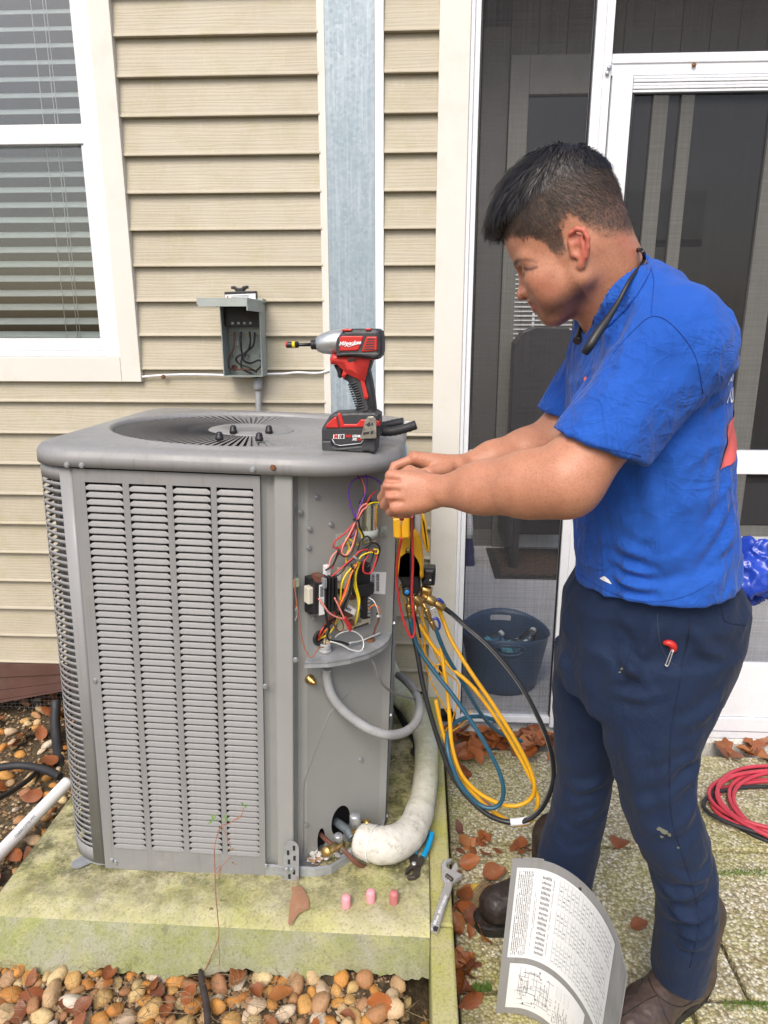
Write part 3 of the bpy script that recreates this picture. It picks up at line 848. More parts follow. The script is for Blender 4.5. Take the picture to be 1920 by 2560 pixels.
for i, (p, az, tl, lb) in enumerate(spots):
    b = E('water_bottle', tb + Vector(p), label=lb, cat='bottle', group='empty bottles in the tub')
    b.rotation_euler = (0, radians(tl), radians(az))
    MB().lathe([(.0, -.09), (.028, -.088), (.031, -.08), (.029, -.06), (.031, -.05), (.029, -.03), (.031, -.02), (.031, .03), (.026, .055), (.014, .075), (.012, .088)], None, 18).obj('bottle_body', M['clear'], b)
    if i != 2: MB().lathe([(.0316, -.018), (.0318, 0.0), (.0316, .03)], None, 18).obj('label', M['lab1'], b)
    MB().lathe([(.0135, .078), (.0135, .094), (.0, .094)], None, 12).obj('cap', M['white'], b)
# broom
bp = PZ(1010, 1222, PF)
br = E('broom', (bp.x, bp.y, PF), label='broom with blue bristles and pale handle leaning inside the porch', cat='broom')
m = MB()
for i in range(70):
    x = random.uniform(-.04, .04); y = random.uniform(-.02, .02)
    m.tube([(x * .5, y, .20), (x * 1.0, y, .10), (x * 1.15 + random.uniform(-.006, .006), y, .0)], .002, 4, False)
m.obj('bristles', pm('blue_bristle', (.035, .045, .20), .6, 0, .3, 80), br)
MB().lathe([(.030, .19), (.030, .24), (.022, .33), (.014, .36)], None, 14).obj('socket', M['whitepvc'], br)
MB().tube([(0, 0, .35), (-.02, .12, 1.35)], .011, 10).obj('handle', M['porchtrim'], br)
# ================================================================== AIR CONDITIONER
AL = Vector((-.483, 1.885, .112))
ac = E('air_conditioner', AL, label='large grey outdoor air conditioner unit with its corner wiring compartment open', cat='air conditioner')
ac.rotation_euler = (0, radians(1.75), 0)
ACM = Matrix.Translation(AL) @ Matrix.Rotation(radians(1.75), 4, 'Y')
ACI = ACM.inverted()
HW, HT = .405, 1.095
def rrect(off=0, n=10, skip=None):
    """plan outline of the cabinet, counter-clockwise from the front left"""
    c = [(-HW - .016, -HW, .108, pi, 1.5 * pi), (HW, -HW, .205, 1.5 * pi, 2 * pi), (HW, HW, .09, 0, .5 * pi), (-HW - .016, HW, .09, .5 * pi, pi)]
    out = []
    for (cx, cy, r, a0, a1) in c:
        ox, oy = cx - r * (1 if cx > 0 else -1), cy - r * (1 if cy > 0 else -1)
        for k in range(n + 1):
            a = a0 + (a1 - a0) * k / n
            out.append((ox + (r - off) * cos(a), oy + (r - off) * sin(a)))
    return out
# lid: rolled edge, annular top, raised ring
def polar(poly, N, c):
    out = []
    for k in range(N):
        a = 2 * pi * k / N; dx, dy = cos(a), sin(a); best = None
        for i in range(len(poly)):
            x1, y1 = poly[i][0] - c[0], poly[i][1] - c[1]; x2, y2 = poly[(i + 1) % len(poly)][0] - c[0], poly[(i + 1) % len(poly)][1] - c[1]
            den = dx * (y2 - y1) - dy * (x2 - x1)
            if abs(den) < 1e-12: continue
            t = (x1 * (y2 - y1) - y1 * (x2 - x1)) / den; s = (x1 * dy - y1 * dx) / den
            if t > 0 and -1e-9 <= s <= 1 + 1e-9: best = t if best is None else max(best, t)
        out.append((c[0] + dx * best, c[1] + dy * best))
    return out
FC = (.004, -.040)
OV = 1.115                              # the guard is a little wider than deep
NP = 160
fr = .320
rings = []
def circ(r, z): return [(FC[0] + OV * r * cos(2 * pi * k / NP), FC[1] + r * sin(2 * pi * k / NP), z) for k in range(NP)]
def outl(off, z): return [(x, y, z) for x, y in polar(rrect(off - .012, 12), NP, FC)]
rings = [circ(fr - .004, HT - .035), circ(fr - .003, HT - .002), circ(fr + .002, HT + .006), circ(fr + .008, HT + .008), circ(fr + .014, HT + .005), circ(fr + .018, HT)]
rings += [outl(.036, HT - .001), outl(.020, HT - .002), outl(.010, HT - .006), outl(.004, HT - .012), outl(.001, HT - .020), outl(0, HT - .022), outl(0, HT - .044), outl(.004, HT - .044)]
for i in range(NP):                       # keep the rolled edge outside the ring where the two come close
    for k in range(6, 9):
        x, y, z = rings[k][i]; dx, dy = x - FC[0], y - FC[1]; d = sqrt(dx * dx / OV ** 2 + dy * dy); mn = fr + .018 + .002 * (k - 5)
        if d < mn: rings[k][i] = (FC[0] + dx / d * mn, FC[1] + dy / d * mn, z)
m = MB(); m.grid(rings, 0, True, True)
lid = m.obj('lid', M['grey'], ac)
# fan guard: hub plate, vanes
guard = O('fan_guard', None, ac, loc=(FC[0], FC[1], HT - .002)); guard.scale = (OV, 1, 1)
MB().lathe([(.102, -.012), (.102, .0), (.098, .003), (.090, .003), (.086, .006), (.058, .007), (.054, .004), (.0, .004)], None, 48).obj('hub_plate', M['grey'], guard)
vm = MB(); r0, r1 = .096, fr - .003
def vane(r, w): return r
vs = []
for r, lean, hgt in ((r0, .0016, .010), (r0 + .05, .002, .012), (r1 - .03, .002, .014), (r1, .001, .014)):
    w_ = .0035 + .0100 * (r - r0) / (r1 - r0)
    vs += [(r, -lean - w_, -hgt), (r, -w_ * .35, -.0006), (r, w_ * .45, .0), (r, -lean - w_ + .0012, -hgt)]
fs = []
for i in range(3):
    for k in range(4):
        l = (k + 1) % 4
        fs.append((i * 4 + k, i * 4 + l, i * 4 + 4 + l, i * 4 + 4 + k))
vm.add(vs, fs, 0)
vme = vm.mesh('vane', M['grey'])
NV = 104
for k in range(NV):
    O('vane', vme, guard, rot=(0, 0, 2 * pi * k / NV))
nut = MB().lathe([(.010, 0), (.010, .008), (.0085, .009), (.0085, .014), (.006, .019), (.0, .0205)], None, 10).mesh('acorn_nut', M['dark'])
for (u, v) in ((474, 947), (504, 932), (560, 946), (581, 930)):
    p = ACI @ PZ(u, v, AL.z + HT + .006)
    O('acorn_nut', nut, ac, loc=(p.x, p.y, HT + .002))
# dark well, motor and blades under the guard
MB().lathe([(fr - .006, -.04), (fr - .006, -.30), (.0, -.31)], Matrix.Translation((FC[0], FC[1], HT)) @ Matrix.Scale(OV, 4, (1, 0, 0)), 40).obj('fan_well', M['dark'], ac)
MB().lathe([(.0, -.05), (.07, -.05), (.075, -.06), (.075, -.2), (.0, -.2)], Matrix.Translation((FC[0], FC[1], HT)), 24).obj('fan_motor', M['dark'], ac)
m = MB()
for k in range(3):
    R3 = Matrix.Translation((FC[0], FC[1], HT - .17)) @ Matrix.Rotation(k * 2 * pi / 3 + .4, 4, 'Z')
    m.add([R3 @ Vector(p) for p in ((.06, -.03, .02), (.30, -.09, .05), (.31, .08, -.03), (.06, .05, -.02))], [(0, 1, 2, 3)])
m.obj('fan_blades', M['grey2'], ac)
# base pan
# the pan of the open corner is cut across
P2 = rrect(.0, 8)
CH = [(.205, -.405), (.30, -.402), (.385, -.29), (.405, -.205)]
pan = [(max(x, -.40), max(y, -.400)) for i, (x, y) in enumerate(rrect(.002, 8)) if not (9 <= i <= 17)]
pan = pan[:9] + [(.17, -.407), (.235, -.407), (.275, -.395), (.345, -.325), (.402, -.232)] + pan[9:]
m = MB(); n = len(pan)
m.add([(x, y, -.006) for x, y in pan] + [(x, y, .028) for x, y in pan] + [(x * .985, y * .985, .030) for x, y in pan] + [(x * .982, y * .982, .006) for x, y in pan], [(i, (i + 1) % n, n + (i + 1) % n, n + i) for i in range(n)] + [(n + i, n + (i + 1) % n, 2 * n + (i + 1) % n, 2 * n + i) for i in range(n)] + [(2 * n + i, 2 * n + (i + 1) % n, 3 * n + (i + 1) % n, 3 * n + i) for i in range(n)] + [tuple(3 * n + i for i in range(n)), tuple(range(n))[::-1]])
m.obj('base_pan', M['galv'], ac)
# inner coil
coilm = NT('coil_fins'); wv = coilm.n('ShaderNodeTexWave', wave_type='BANDS', bands_direction='Z'); wv.inputs['Scale'].default_value = 60
wv.inputs['Distortion'].default_value = .4; coilm.l(coilm.map(), wv.inputs['Vector'])
nz = coilm.noise(coilm.map((40, 40, 6)), 3, 3)
coilm.set(coilm.mix(coilm.ramp(nz, [(.35, 0), (.7, 1)]), (.05, .05, .05), (.24, .23, .215)), .5, .3, coilm.bump(wv.outputs['Fac'], .5, .003))
M['coil'] = coilm.m
m = MB()
full = rrect(.036, 8); fl = full[18:] + full[:9]
m.grid([[(x, y, z) for x, y in fl] for z in (.02, HT - .06)])
m.obj('coil', M['coil'], ac)
MB().bb(-.26, .16, -.30, -.29, .02, HT - .06).bb(.16, .165, -.30, .3, .02, HT - .06).obj('dark_backing', M['dark'], ac)  # black sheets added behind the louvers, the shadow of the gaps put into colour

PZ1 = HT - .047                       # top of the panels
YF = -.405
# front louvred panel
fp = O('front_panel', None, ac, loc=(-.312, YF - .0015, -.008))
PWD, PHT = .419, PZ1 + .006
cols = [(.0268, .1112), (.1257, .2097), (.2238, .3092), (.3222, .4078 - .004)]
rowz0, pitch, NR = .064, .01685, 57
rowz1 = rowz0 + NR * pitch
m = MB()
xs_ = [0] + [v for c in cols for v in c] + [PWD]
for i in range(0, len(xs_), 2): m.bb(xs_[i], xs_[i + 1], 0, .0015, rowz0, rowz1)
m.bb(0, PWD, 0, .0015, 0, rowz0).bb(0, PWD, 0, .0015, rowz1, PHT)
m.bb(PWD - .0012, PWD, .0016, .018, 0, PHT).bb(0, .0012, .0016, .012, 0, PHT)
m.obj('panel_frame', M['grey'], fp)
lw = cols[0][1] - cols[0][0]
lm = MB()
prf = [(.0030, .0117), (.0020, .0113), (.0004, .0072), (-.0010, .0024), (-.0022, .0000), (-.0016, -.0007), (.0006, .0002)]
N = 10; rows = []
for i in range(N + 1):
    t = i / N; x = lw * t
    e = min(1, min(t, 1 - t) / .09); e = sqrt(max(0, 1 - (1 - e) ** 2))
    rows.append([(x, y * e + .0006 * (1 - e), z * (.55 + .45 * e)) for y, z in prf])
lm.grid(rows)
lme = lm.mesh('louver', M['grey'])
for c in cols:
    for r in range(NR):
        O('louver', lme, fp, loc=(c[0], 0, rowz0 + r * pitch))
# corner guard with slots (front left) and side guards
def guard_bars(name, path, z0, z1, n, bar, mat, ends=(.03, .02)):
    g_ = O(name, None, ac, loc=(0, 0, 0))
    P = [Vector((x, y, 0)) for x, y in path]
    L = [0]
    for i in range(1, len(P)): L.append(L[-1] + (P[i] - P[i - 1]).length)
    nor = []
    for i in range(len(P)):
        t = (P[min(i + 1, len(P) - 1)] - P[max(i - 1, 0)]).normalized(); nor.append(Vector((-t.y, t.x, 0)))
    def ribbon(i0, i1, za, zb, th=.0014, curl=0):
        rows = []
        for i in range(i0, i1 + 1):
            a, b = P[i], P[i] + nor[i] * th
            if curl: rows.append([(a.x, a.y, za), (a.x - nor[i].x * curl, a.y - nor[i].y * curl, (za + zb) / 2), (a.x, a.y, zb), (b.x, b.y, zb), (b.x, b.y, za)])
            else: rows.append([(a.x, a.y, za), (a.x, a.y, zb), (b.x, b.y, zb), (b.x, b.y, za)])
        return rows
    ia = next(i for i in range(len(P)) if L[i] >= ends[0]); ib = max(i for i in range(len(P)) if L[-1] - L[i] >= ends[1])
    mm = MB()
    for (i0, i1, za, zb) in ((0, ia, 0.004, PZ1), (ib, len(P) - 1, .004, PZ1), (ia, ib, .004, z0), (ia, ib, z1, PZ1)):
        mm.grid(ribbon(i0, i1, za, zb), 0, True, True)
    mm.obj('guard_frame', mat, g_)
    pt = (z1 - z0) / n
    bm_ = MB().grid(ribbon(ia, ib, pt * (1 - bar) / 2, pt * (1 + bar) / 2, .0014, .0016), 0, True, True).mesh('guard_bar', mat)
    for k in range(n):
        O('guard_bar', bm_, g_, loc=(0, 0, z0 + pt * k))
    return g_
rr = rrect(0, 16)
front_left = [(-.3125, -HW)] + [(-.3125 - .118 * sin(a), -HW + .118 - .118 * cos(a)) for a in [pi / 2 * k / 24 for k in range(25)]] + [(-.4305, -.287 + .06 * k) for k in range(1, 11)]
m = MB(); m.grid([[(x, y, z) for x, y in [(-.3125 - .098 * sin(a), -HW + .118 - .098 * cos(a)) for a in [pi / 2 * k / 12 for k in range(13)]] + [(-.4105, .30)]] for z in (.02, HT - .06)]); m.obj('coil', M['coil'], ac)
guard_bars('corner_guard', front_left, rowz0 - .016, rowz1 - .008, 57, .48, M['grey'], (.027, .03))
right_side = [(HW, .31 - .04 * k) for k in range(0, 13)] + [(HW, -.203)]
guard_bars('side_guard', right_side[::1], rowz0 - .01, rowz1 - .01, 57, .5, M['grey2'], (.03, .028))
# back side closing sheet
MB().bb(-.31, .31, HW - .002, HW, .004, PZ1).obj('back_guard', M['grey2'], ac)
# post between panel and compartment: a rolled channel
m = MB()
ppl = [(.107, YF + .010), (.118, YF + .018), (.128, YF + .022), (.138, YF + .010), (.1385, YF + .002), (.141, YF + .0005), (.176, YF + .0005), (.1785, YF + .002), (.179, YF + .03), (.183, YF + .045), (.205, YF + .05)]
m.grid([[(x, y, z) for x, y in ppl] for z in (.006, PZ1)], 0, False)
post = m.obj('corner_post', M['grey2'], ac)
# inner wall of the compartment
A_, B_ = Vector((.2051, -.3552, 0)), Vector((.385, -.215, 0))
cn = (B_ - A_).normalized(); cnv = Vector((cn.y, -cn.x, 0))          # towards the open corner
CL = (B_ - A_).length
cw = MB()
# sheet with a large and a small pipe hole near the foot
def hole_sheet(mb, w, h, holes, nx=64, nz=170):
    idx = {}; vs = []; fs = []
    for j in range(nz + 1):
        for i in range(nx + 1):
            x, z = w * i / nx, h * (j / nz) ** 1.6
            for (hx, hz, rx, rz_) in holes:
                d = sqrt(((x - hx) / rx) ** 2 + ((z - hz) / rz_) ** 2)
                if .72 < d < 1.28 and 0: pass
            vs.append((x, z))
    V2 = list(vs)
    for (hx, hz, rx, rz_) in holes:
        for k, (x, z) in enumerate(V2):
            d = sqrt(((x - hx) / rx) ** 2 + ((z - hz) / rz_) ** 2)
            if .8 < d < 1.22 and d > 0: V2[k] = (hx + (x - hx) / d, hz + (z - hz) / d)
    for j in range(nz):
        for i in range(nx):
            q = [j * (nx + 1) + i, j * (nx + 1) + i + 1, (j + 1) * (nx + 1) + i + 1, (j + 1) * (nx + 1) + i]
            cx = sum(vs[k][0] for k in q) / 4; cz = sum(vs[k][1] for k in q) / 4
            if any(sqrt(((cx - hx) / rx) ** 2 + ((cz - hz) / rz_) ** 2) < 1 for hx, hz, rx, rz_ in holes): continue
            fs.append(tuple(q))
    return V2, fs
def CP(u, v, off=0.0):
    """point on the compartment wall plane (moved off towards the viewer), cabinet coordinates"""
    p0 = ACM @ (A_ + cnv * off); n = (ACM.to_3x3() @ cnv)
    return ACI @ PN(u, v, p0, n)
c5 = crop(640, 1150, 3.77); c7 = crop(680, 1950, 5.184); c9 = crop(720, 1380, 5.925); c10 = crop(640, 1050, 3.77)
def C5(x, y, o_=0.0): return CP(*c5(x, y), o_)
def C7(x, y, o_=0.0): return CP(*c7(x, y), o_)
def C9(x, y, o_=0.0): return CP(*c9(x, y), o_)
def wx(p): return (p - A_).dot(cn)
h1a, h1b = C7(770, 560), C7(1010, 560); h1t, h1l = C7(900, 410), C7(850, 720)
h2a, h2b = C7(588, 760), C7(688, 760); h2t, h2l = C7(650, 655), C7(620, 880)
holes = [((wx(h1a) + wx(h1b)) / 2, (h1t.z + h1l.z) / 2, abs(wx(h1b) - wx(h1a)) / 2, (h1t.z - h1l.z) / 2 + .012), ((wx(h2a) + wx(h2b)) / 2, (h2t.z + h2l.z) / 2 - .01, abs(wx(h2b) - wx(h2a)) / 2, (h2t.z - h2l.z) / 2 + .012)]
V2, fs = hole_sheet(cw, CL, PZ1, holes)
cw.add([A_ + cn * x + Vector((0, 0, z + .006)) for x, z in V2], fs)
cw.add([B_ + Vector((0, 0, .006)), Vector((.404, -.204, .006)), Vector((.404, -.204, PZ1)), B_ + Vector((0, 0, PZ1))], [(0, 1, 2, 3)])
cw.obj('compartment_wall', M['grey2'], ac)
MB().add([A_ - cnv * .03 + Vector((0, 0, .0)), B_ - cnv * .03 + cn * .01, B_ - cnv * .03 + cn * .01 + Vector((0, 0, .3)), A_ - cnv * .03 + Vector((0, 0, .3))], [(0, 1, 2, 3)]).obj('wall_backing', M['dark'], ac)
# scored knock-out line on the wall, a strip of plate just proud
pts = [C5(330, 2900), C7(410, 900, .001), C7(412, 250, .001)]
m = MB()
pl = [C7(408, 980, .0007), C7(410, 40, .0007), CP(712, 1540, .0007), CP(752, 1500, .0007)]
m.tube(pl, .0005, 4)
m.obj('score_line', M['zinc'], ac)
# control shelf
SZ = .597
sh = [(.2055, -.401), (.2055, -.356), (.383, -.216), (.4025, -.205), (.4020, -.225), (.396, -.26), (.381, -.295), (.352, -.335), (.31, -.368), (.26, -.392)]
m = MB().prism(sh, .0025, Matrix.Translation((0, 0, SZ)))
lip = [sh[0]] + sh[:-10:-1][:7] + [sh[3]]
lip = [sh[0], sh[9], sh[8], sh[7], sh[6], sh[5], sh[4], sh[3]]
m.grid([[(x, y, z) for x, y in lip] for z in (SZ + .004, SZ - .010)], 0, False)
m.obj('control_shelf', M['galv'], ac)
# brackets
def foot(x, y, rz, nm='foot_bracket'):
    f = O(nm, None, ac, loc=(x, y, 0), rot=(0, 0, rz))
    mm = MB()
    out = [(-.019, -.004)] + [(.019 * cos(a), .118 + .019 * sin(a)) for a in [i * pi / 10 for i in range(11)]] + [(-.019, -.004)]
    out = [(.019, -.006)] + [(.019 * cos(a), .100 + .019 * sin(a)) for a in [i * pi / 10 for i in range(11)]] + [(-.019, -.006)]
    mm.prism(out, .003, Matrix.Rotation(pi / 2, 4, 'X'))
    mm.prism([(-.019, -.003)] + [(-.019 * cos(a), -.036 - .019 * sin(a)) for a in [i * pi / 10 for i in range(11)]] + [(.019, -.003)], .003, Matrix.Translation((0, 0, -.008)))
    mm.obj('bracket_plate', M['galv'], f)
    ss = MB()
    for (sx, sz) in ((.007, .10), (-.008, .085), (.008, .070), (-.006, .058), (.007, .028), (-.005, .014)):
        ss.bb(sx - .003, sx + .003, -.0036, -.0031, sz - .007, sz + .007)
    ss.obj('bracket_slots', M['dark'], f)
    return f
pf_ = ACI @ PZ(628, 1900, .12)
foot(pf_.x, YF - .012, 0)
foot(-.36, -.372, radians(-48))
# screws
scm = MB().lathe([(.0072, 0), (.0072, .0015), (.0052, .0015), (.0052, .0052), (.0, .0056)], None, 6, 0, False).mesh('screw', M['zinc'])
scr = MB().lathe([(.0072, 0), (.0072, .0015), (.0052, .0015), (.0052, .0052), (.0, .0056)], None, 6, 0, False).mesh('screw', M['rust'])
RX = Matrix.Rotation(pi / 2, 4, 'X')
def screw(p, n=(0, -1, 0), me=None, s=1.0):
    o = O('screw', me or scm, ac)
    o.matrix_local = Matrix.Translation(p) @ Vector(n).to_track_quat('Z', 'Y').to_matrix().to_4x4() @ Matrix.Scale(s, 4)
def FS(u, v, y): return ACI @ PN(u, v, ACM @ Vector((0, y, 0)), ACM.to_3x3() @ Vector((0, 1, 0)))
for u, v in ((145, 1004), (177, 1005), (546, 1014)): screw(FS(u, v, YF - .0125))
screw(FS(590, 1010, YF - .0125), me=scr)
for u, v in ((206, 1470), (573, 1482), (575, 1870), (250, 1862), (242, 1858)): screw(FS(u, v, YF - .0005))
for x, y in ((575, 725), (418, 865), (503, 1025), (707, 983)): screw(CP(*c10(x, y), .0005), cnv)
screw(CP(*c5(495, 823), .0005), cnv); screw(CP(*c5(548, 1490), .0005), cnv); screw(CP(*c5(347, 425), .001), cnv); screw(CP(*c5(347, 1085), .002), cnv)
screw(CP(672, 1473, .001), cnv); screw(CP(779, 1640, .0005), cnv); screw(CP(*c7(437, 578), .0005), cnv)
for u, v in ((619, 1878), (630, 1879)): screw(FS(u, v, YF - .0165))
screw(C5(372, 1882, .03), (0, -1, 0))
screw(C5(1200, 680, .004), cnv)
for z in (.03, .35, .62, .9): screw((HW + .0005, -.19, z), (1, 0, 0))
# brass port
MB().lathe([(.012, 0), (.012, .006), (.009, .008), (.009, .02), (.005, .021), (.005, .03)], Matrix.Translation(C5(500, 2060, 0)) @ cnv.to_track_quat('Z', 'Y').to_matrix().to_4x4(), 10).obj('service_port', M['brass'], ac)
# rating sticker on the post side, barcode label
def plate(pts, name, mat, par=ac):
    mm = MB(); mm.add(pts, [(0, 1, 2, 3)]); return mm.obj(name, mat, par)
plate([C5(346, 1410, .0015), C5(390, 1330, .0015), C5(388, 1480, .0015), C5(350, 1565, .0015)], 'sticker', M['paper'])
plate([C5(349, 1400, .002), C5(386, 1336, .002), C5(386, 1372, .002), C5(350, 1436, .002)], 'sticker_print', M['w_orange'])
plate([C5(352, 1455, .002), C5(384, 1400, .002), C5(384, 1460, .002), C5(353, 1530, .002)], 'sticker_print', M['pale_ink'])
plate([C5(1075, 1052, .001), C5(1228, 1058, .001), C5(1218, 1266, .001), C5(1075, 1258, .001)], 'barcode_label', M['paper'])
m = MB()
for (bx0, bx1) in ((1090, 1118), (1133, 1162)):
    y = 1075
    while y < 1240:
        h = random.choice((2, 3, 5, 6))
        m.add([C5(bx0, y, .0016), C5(bx1, y + 1, .0016), C5(bx1, y + h + 1, .0016), C5(bx0, y + h, .0016)], [(0, 1, 2, 3)])
        y += h + random.choice((2, 3, 4))
m.obj('barcode_print', M['ink'], ac)
# ------------------------------------------------------------------ what the open compartment holds
def wires(name, col, r, paths, off=0.03, par=ac, fn=C5, n=6, seg=6):
    for p in paths:
        pts = [fn(q[0], q[1], q[2] if len(q) > 2 else off) for q in p]
        MB().tube(spl(pts, n), r, seg).obj(name, M[col], par)
def cbox(mb, fn, x0, y0, x1, y1, o0, o1, mi=0):
    a, b = fn(x0, y0, o1), fn(x1, y1, o1)
    wa, wb = wx(a), wx(b)
    vs = []
    for z in (b.z, a.z):
        for o_ in (o0, o1):
            for w_ in (wa, wb): vs.append(A_ + cn * w_ + cnv * o_ + Vector((0, 0, z)))
    return mb.add(vs, [(0, 1, 3, 2), (4, 6, 7, 5), (0, 4, 5, 1), (2, 3, 7, 6), (0, 2, 6, 4), (1, 5, 7, 3)], mi)
# capacitor
ctop, cbot = C5(1065, 405, .030), C5(1065, 770, .030)
cap = O('capacitor', None, ac, loc=(ctop.x, ctop.y, cbot.z))
cap.rotation_euler = (0, 0, atan2(cn.y, cn.x))
hc = ctop.z - cbot.z
MB().lathe([(.0, 0), (.024, 0), (.0255, .002), (.0255, hc - .003), (.0265, hc - .002), (.0265, hc), (.0, hc)], Matrix.Scale(.72, 4, (0, 1, 0)), 28).obj('can', pm('aluminium_can', (.60, .62, .60), .22, .9, .06, 8), cap)
MB().lathe([(.0245, hc + .0003), (.0245, hc + .004), (.0, hc + .005)], Matrix.Scale(.72, 4, (0, 1, 0)), 24).obj('cap_top', M['dark'], cap)
m = MB()
for x in (-.016, -.006, .006, .014):
    for dy in (-.006, .005): m.bb(x - .0025, x + .0025, dy - .0004, dy + .0004, hc + .004, hc + .018)
m.obj('terminals', M['zinc'], cap)
m = MB(); cbox(m, C5, 758, 700, 935, 785, .001, .003); m.obj('strap', M['boxgrey'], ac); m = MB(); cbox(m, C5, 1175, 632, 1232, 712, .001, .003); m.obj('strap', M['boxgrey'], ac)
MB().lathe([(.0262, .018), (.0262, .042)], Matrix.Translation((ctop.x, ctop.y, cbot.z - .01)) @ Matrix.Rotation(atan2(cn.y, cn.x), 4, 'Z') @ Matrix.Scale(.74, 4, (0, 1, 0)), 24).obj('strap', M['boxgrey'], ac)
# contactor
con = O('contactor', None, ac)
m = MB(); cbox(m, C9, 240, 405, 330, 812, .001, .003); m.obj('mount_plate', M['galv'], con)
m = MB(); cbox(m, C9, 325, 400, 560, 880, .003, .030); m.obj('base_block', M['dark'], con, .002)
m = MB(); cbox(m, C9, 392, 470, 560, 890, .030, .052); m.obj('coil_block', M['dark'], con, .002)
m = MB()
for x in (560, 615, 665, 718):
    cbox(m, C9, x - 8, 385, x + 8, 885, .030, .058)
m.obj('phase_barrier', M['dark'], con)
m = MB()
for x in (588, 640, 690):
    for y in (430, 500, 640, 700, 820): cbox(m, C9, x - 18, y - 14, x + 18, y + 14, .030, .040 + .004 * (y % 3))
m.obj('terminal_lug', M['zinc'], con)
m = MB(); cbox(m, C9, 440, 372, 540, 450, .02, .05); m.obj('armature', M['copper'], con)
m = MB(); cbox(m, C9, 303, 540, 398, 765, .022, .045); cbox(m, C9, 318, 525, 385, 545, .022, .04); m.obj('coil_terminal', pm('ivory_plastic', (.60, .57, .48), .5), con, .003)
m = MB(); cbox(m, C9, 464, 492, 540, 922, .0525, .0535); m.obj('side_label', M['paper'], con)
m = MB(); y = 512
while y < 660:
    cbox(m, C9, 476, y, 528, y + 3, .0536, .0538); y += random.choice((6, 8, 10))
for k in range(3): cbox(m, C9, 480 + k * 16, 690, 484 + k * 16, 780, .0536, .0538)
m.obj('label_print', M['pale_ink'], con)
m = MB(); cbox(m, C9, 535, 400, 580, 540, .03, .062); m.obj('spade', M['zinc'], con, .002)
# control board with its parts
brd = O('control_board', None, ac)
cbm = pm('cream_circuit_board', (.62, .56, .40), .5, 0, .1, 60, dirt=(.4, .34, .2, .5))
q = [C9(735, 225, .010), C9(1215, 215, .010), C9(1218, 1060, .014), C9(728, 1185, .014)]
m = MB(); m.add(q + [p - cnv * .002 for p in q], [(0, 3, 2, 1), (4, 5, 6, 7), (0, 1, 5, 4), (1, 2, 6, 5), (2, 3, 7, 6), (3, 0, 4, 7)]); m.obj('board', cbm, brd)
m = MB(); cbox(m, C9, 1040, 512, 1272, 622, .012, .040); m.obj('relay', M['dark'], brd, .001)
m = MB(); cbox(m, C9, 1042, 205, 1220, 440, .012, .028); m.obj('relay', M['dark'], brd, .001)
m = MB(); cbox(m, C9, 1130, 622, 1216, 980, .012, .034); m.obj('terminal_strip', M['dark'], brd, .001)
m = MB()
for y in (680, 730, 785, 835, 885, 935): cbox(m, C9, 1188, y - 14, 1222, y + 12, .030, .0365)
m.obj('terminal_screw', M['zinc'], brd)
m = MB(); cbox(m, C9, 565, 215, 632, 375, .02, .035); m.obj('connector', M['paper'], brd, .001)
for (x0, y0, x1, y1, o1, c) in ((1085, 795, 1128, 845, .022, 'w_blue'), (1080, 845, 1165, 872, .020, 'red'), (1140, 395, 1200, 450, .018, 'ink'), (1165, 455, 1215, 490, .016, 'plant'), (830, 890, 960, 960, .03, 'w_brown'), (915, 1040, 990, 1090, .028, 'w_brown'), (930, 650, 1010, 700, .022, 'w_brown'), (1085, 640, 1128, 690, .018, 'paper'), (1090, 730, 1128, 760, .016, 'paper'), (770, 560, 830, 630, .022, 'dark'), (745, 330, 790, 420, .02, 'paper')):
    m = MB(); cbox(m, C9, x0, y0, x1, y1, .012, o1); m.obj('component', M[c], brd, .0008)
m = MB()
for i in range(6):
    for j in range(3): cbox(m, C9, 1040 + j * 22 - i * 2, 900 + i * 27, 1054 + j * 22 - i * 2, 914 + i * 27, .012, .019)
m.obj('pin_header', M['galv'], brd)
m = MB()
for i in range(11): cbox(m, C9, 985 + i * 20, 1118 - i * 7, 993 + i * 20, 1142 - i * 7, .0145, .017)
m.obj('edge_pins', M['ink'], brd)
plate([C9(900, 775, .035), C9(1012, 858, .034), C9(985, 940, .036), C9(830, 865, .036)], 'tag_label', M['paper'])
m = MB()
for k in range(4): m.tube([C9(872 + k * 20, 815 + k * 9, .0362), C9(862 + k * 20, 850 + k * 9, .0366)], .0011, 4)
m.obj('tag_print', M['ink'], ac)
# grommet
gp = C9(463, 1275, .003)
ring = [gp + (cn * cos(a) + Vector((0, 0, 1)) * sin(a) * 1.15) * .0135 for a in [2 * pi * k / 20 for k in range(20)]]
MB().tube(ring, .0042, 8, closed=True).obj('grommet', M['rubber'], ac)
MB().add([p + cnv * -.001 for p in ring], [tuple(range(20))]).obj('grommet_hole', M['dark'], ac)
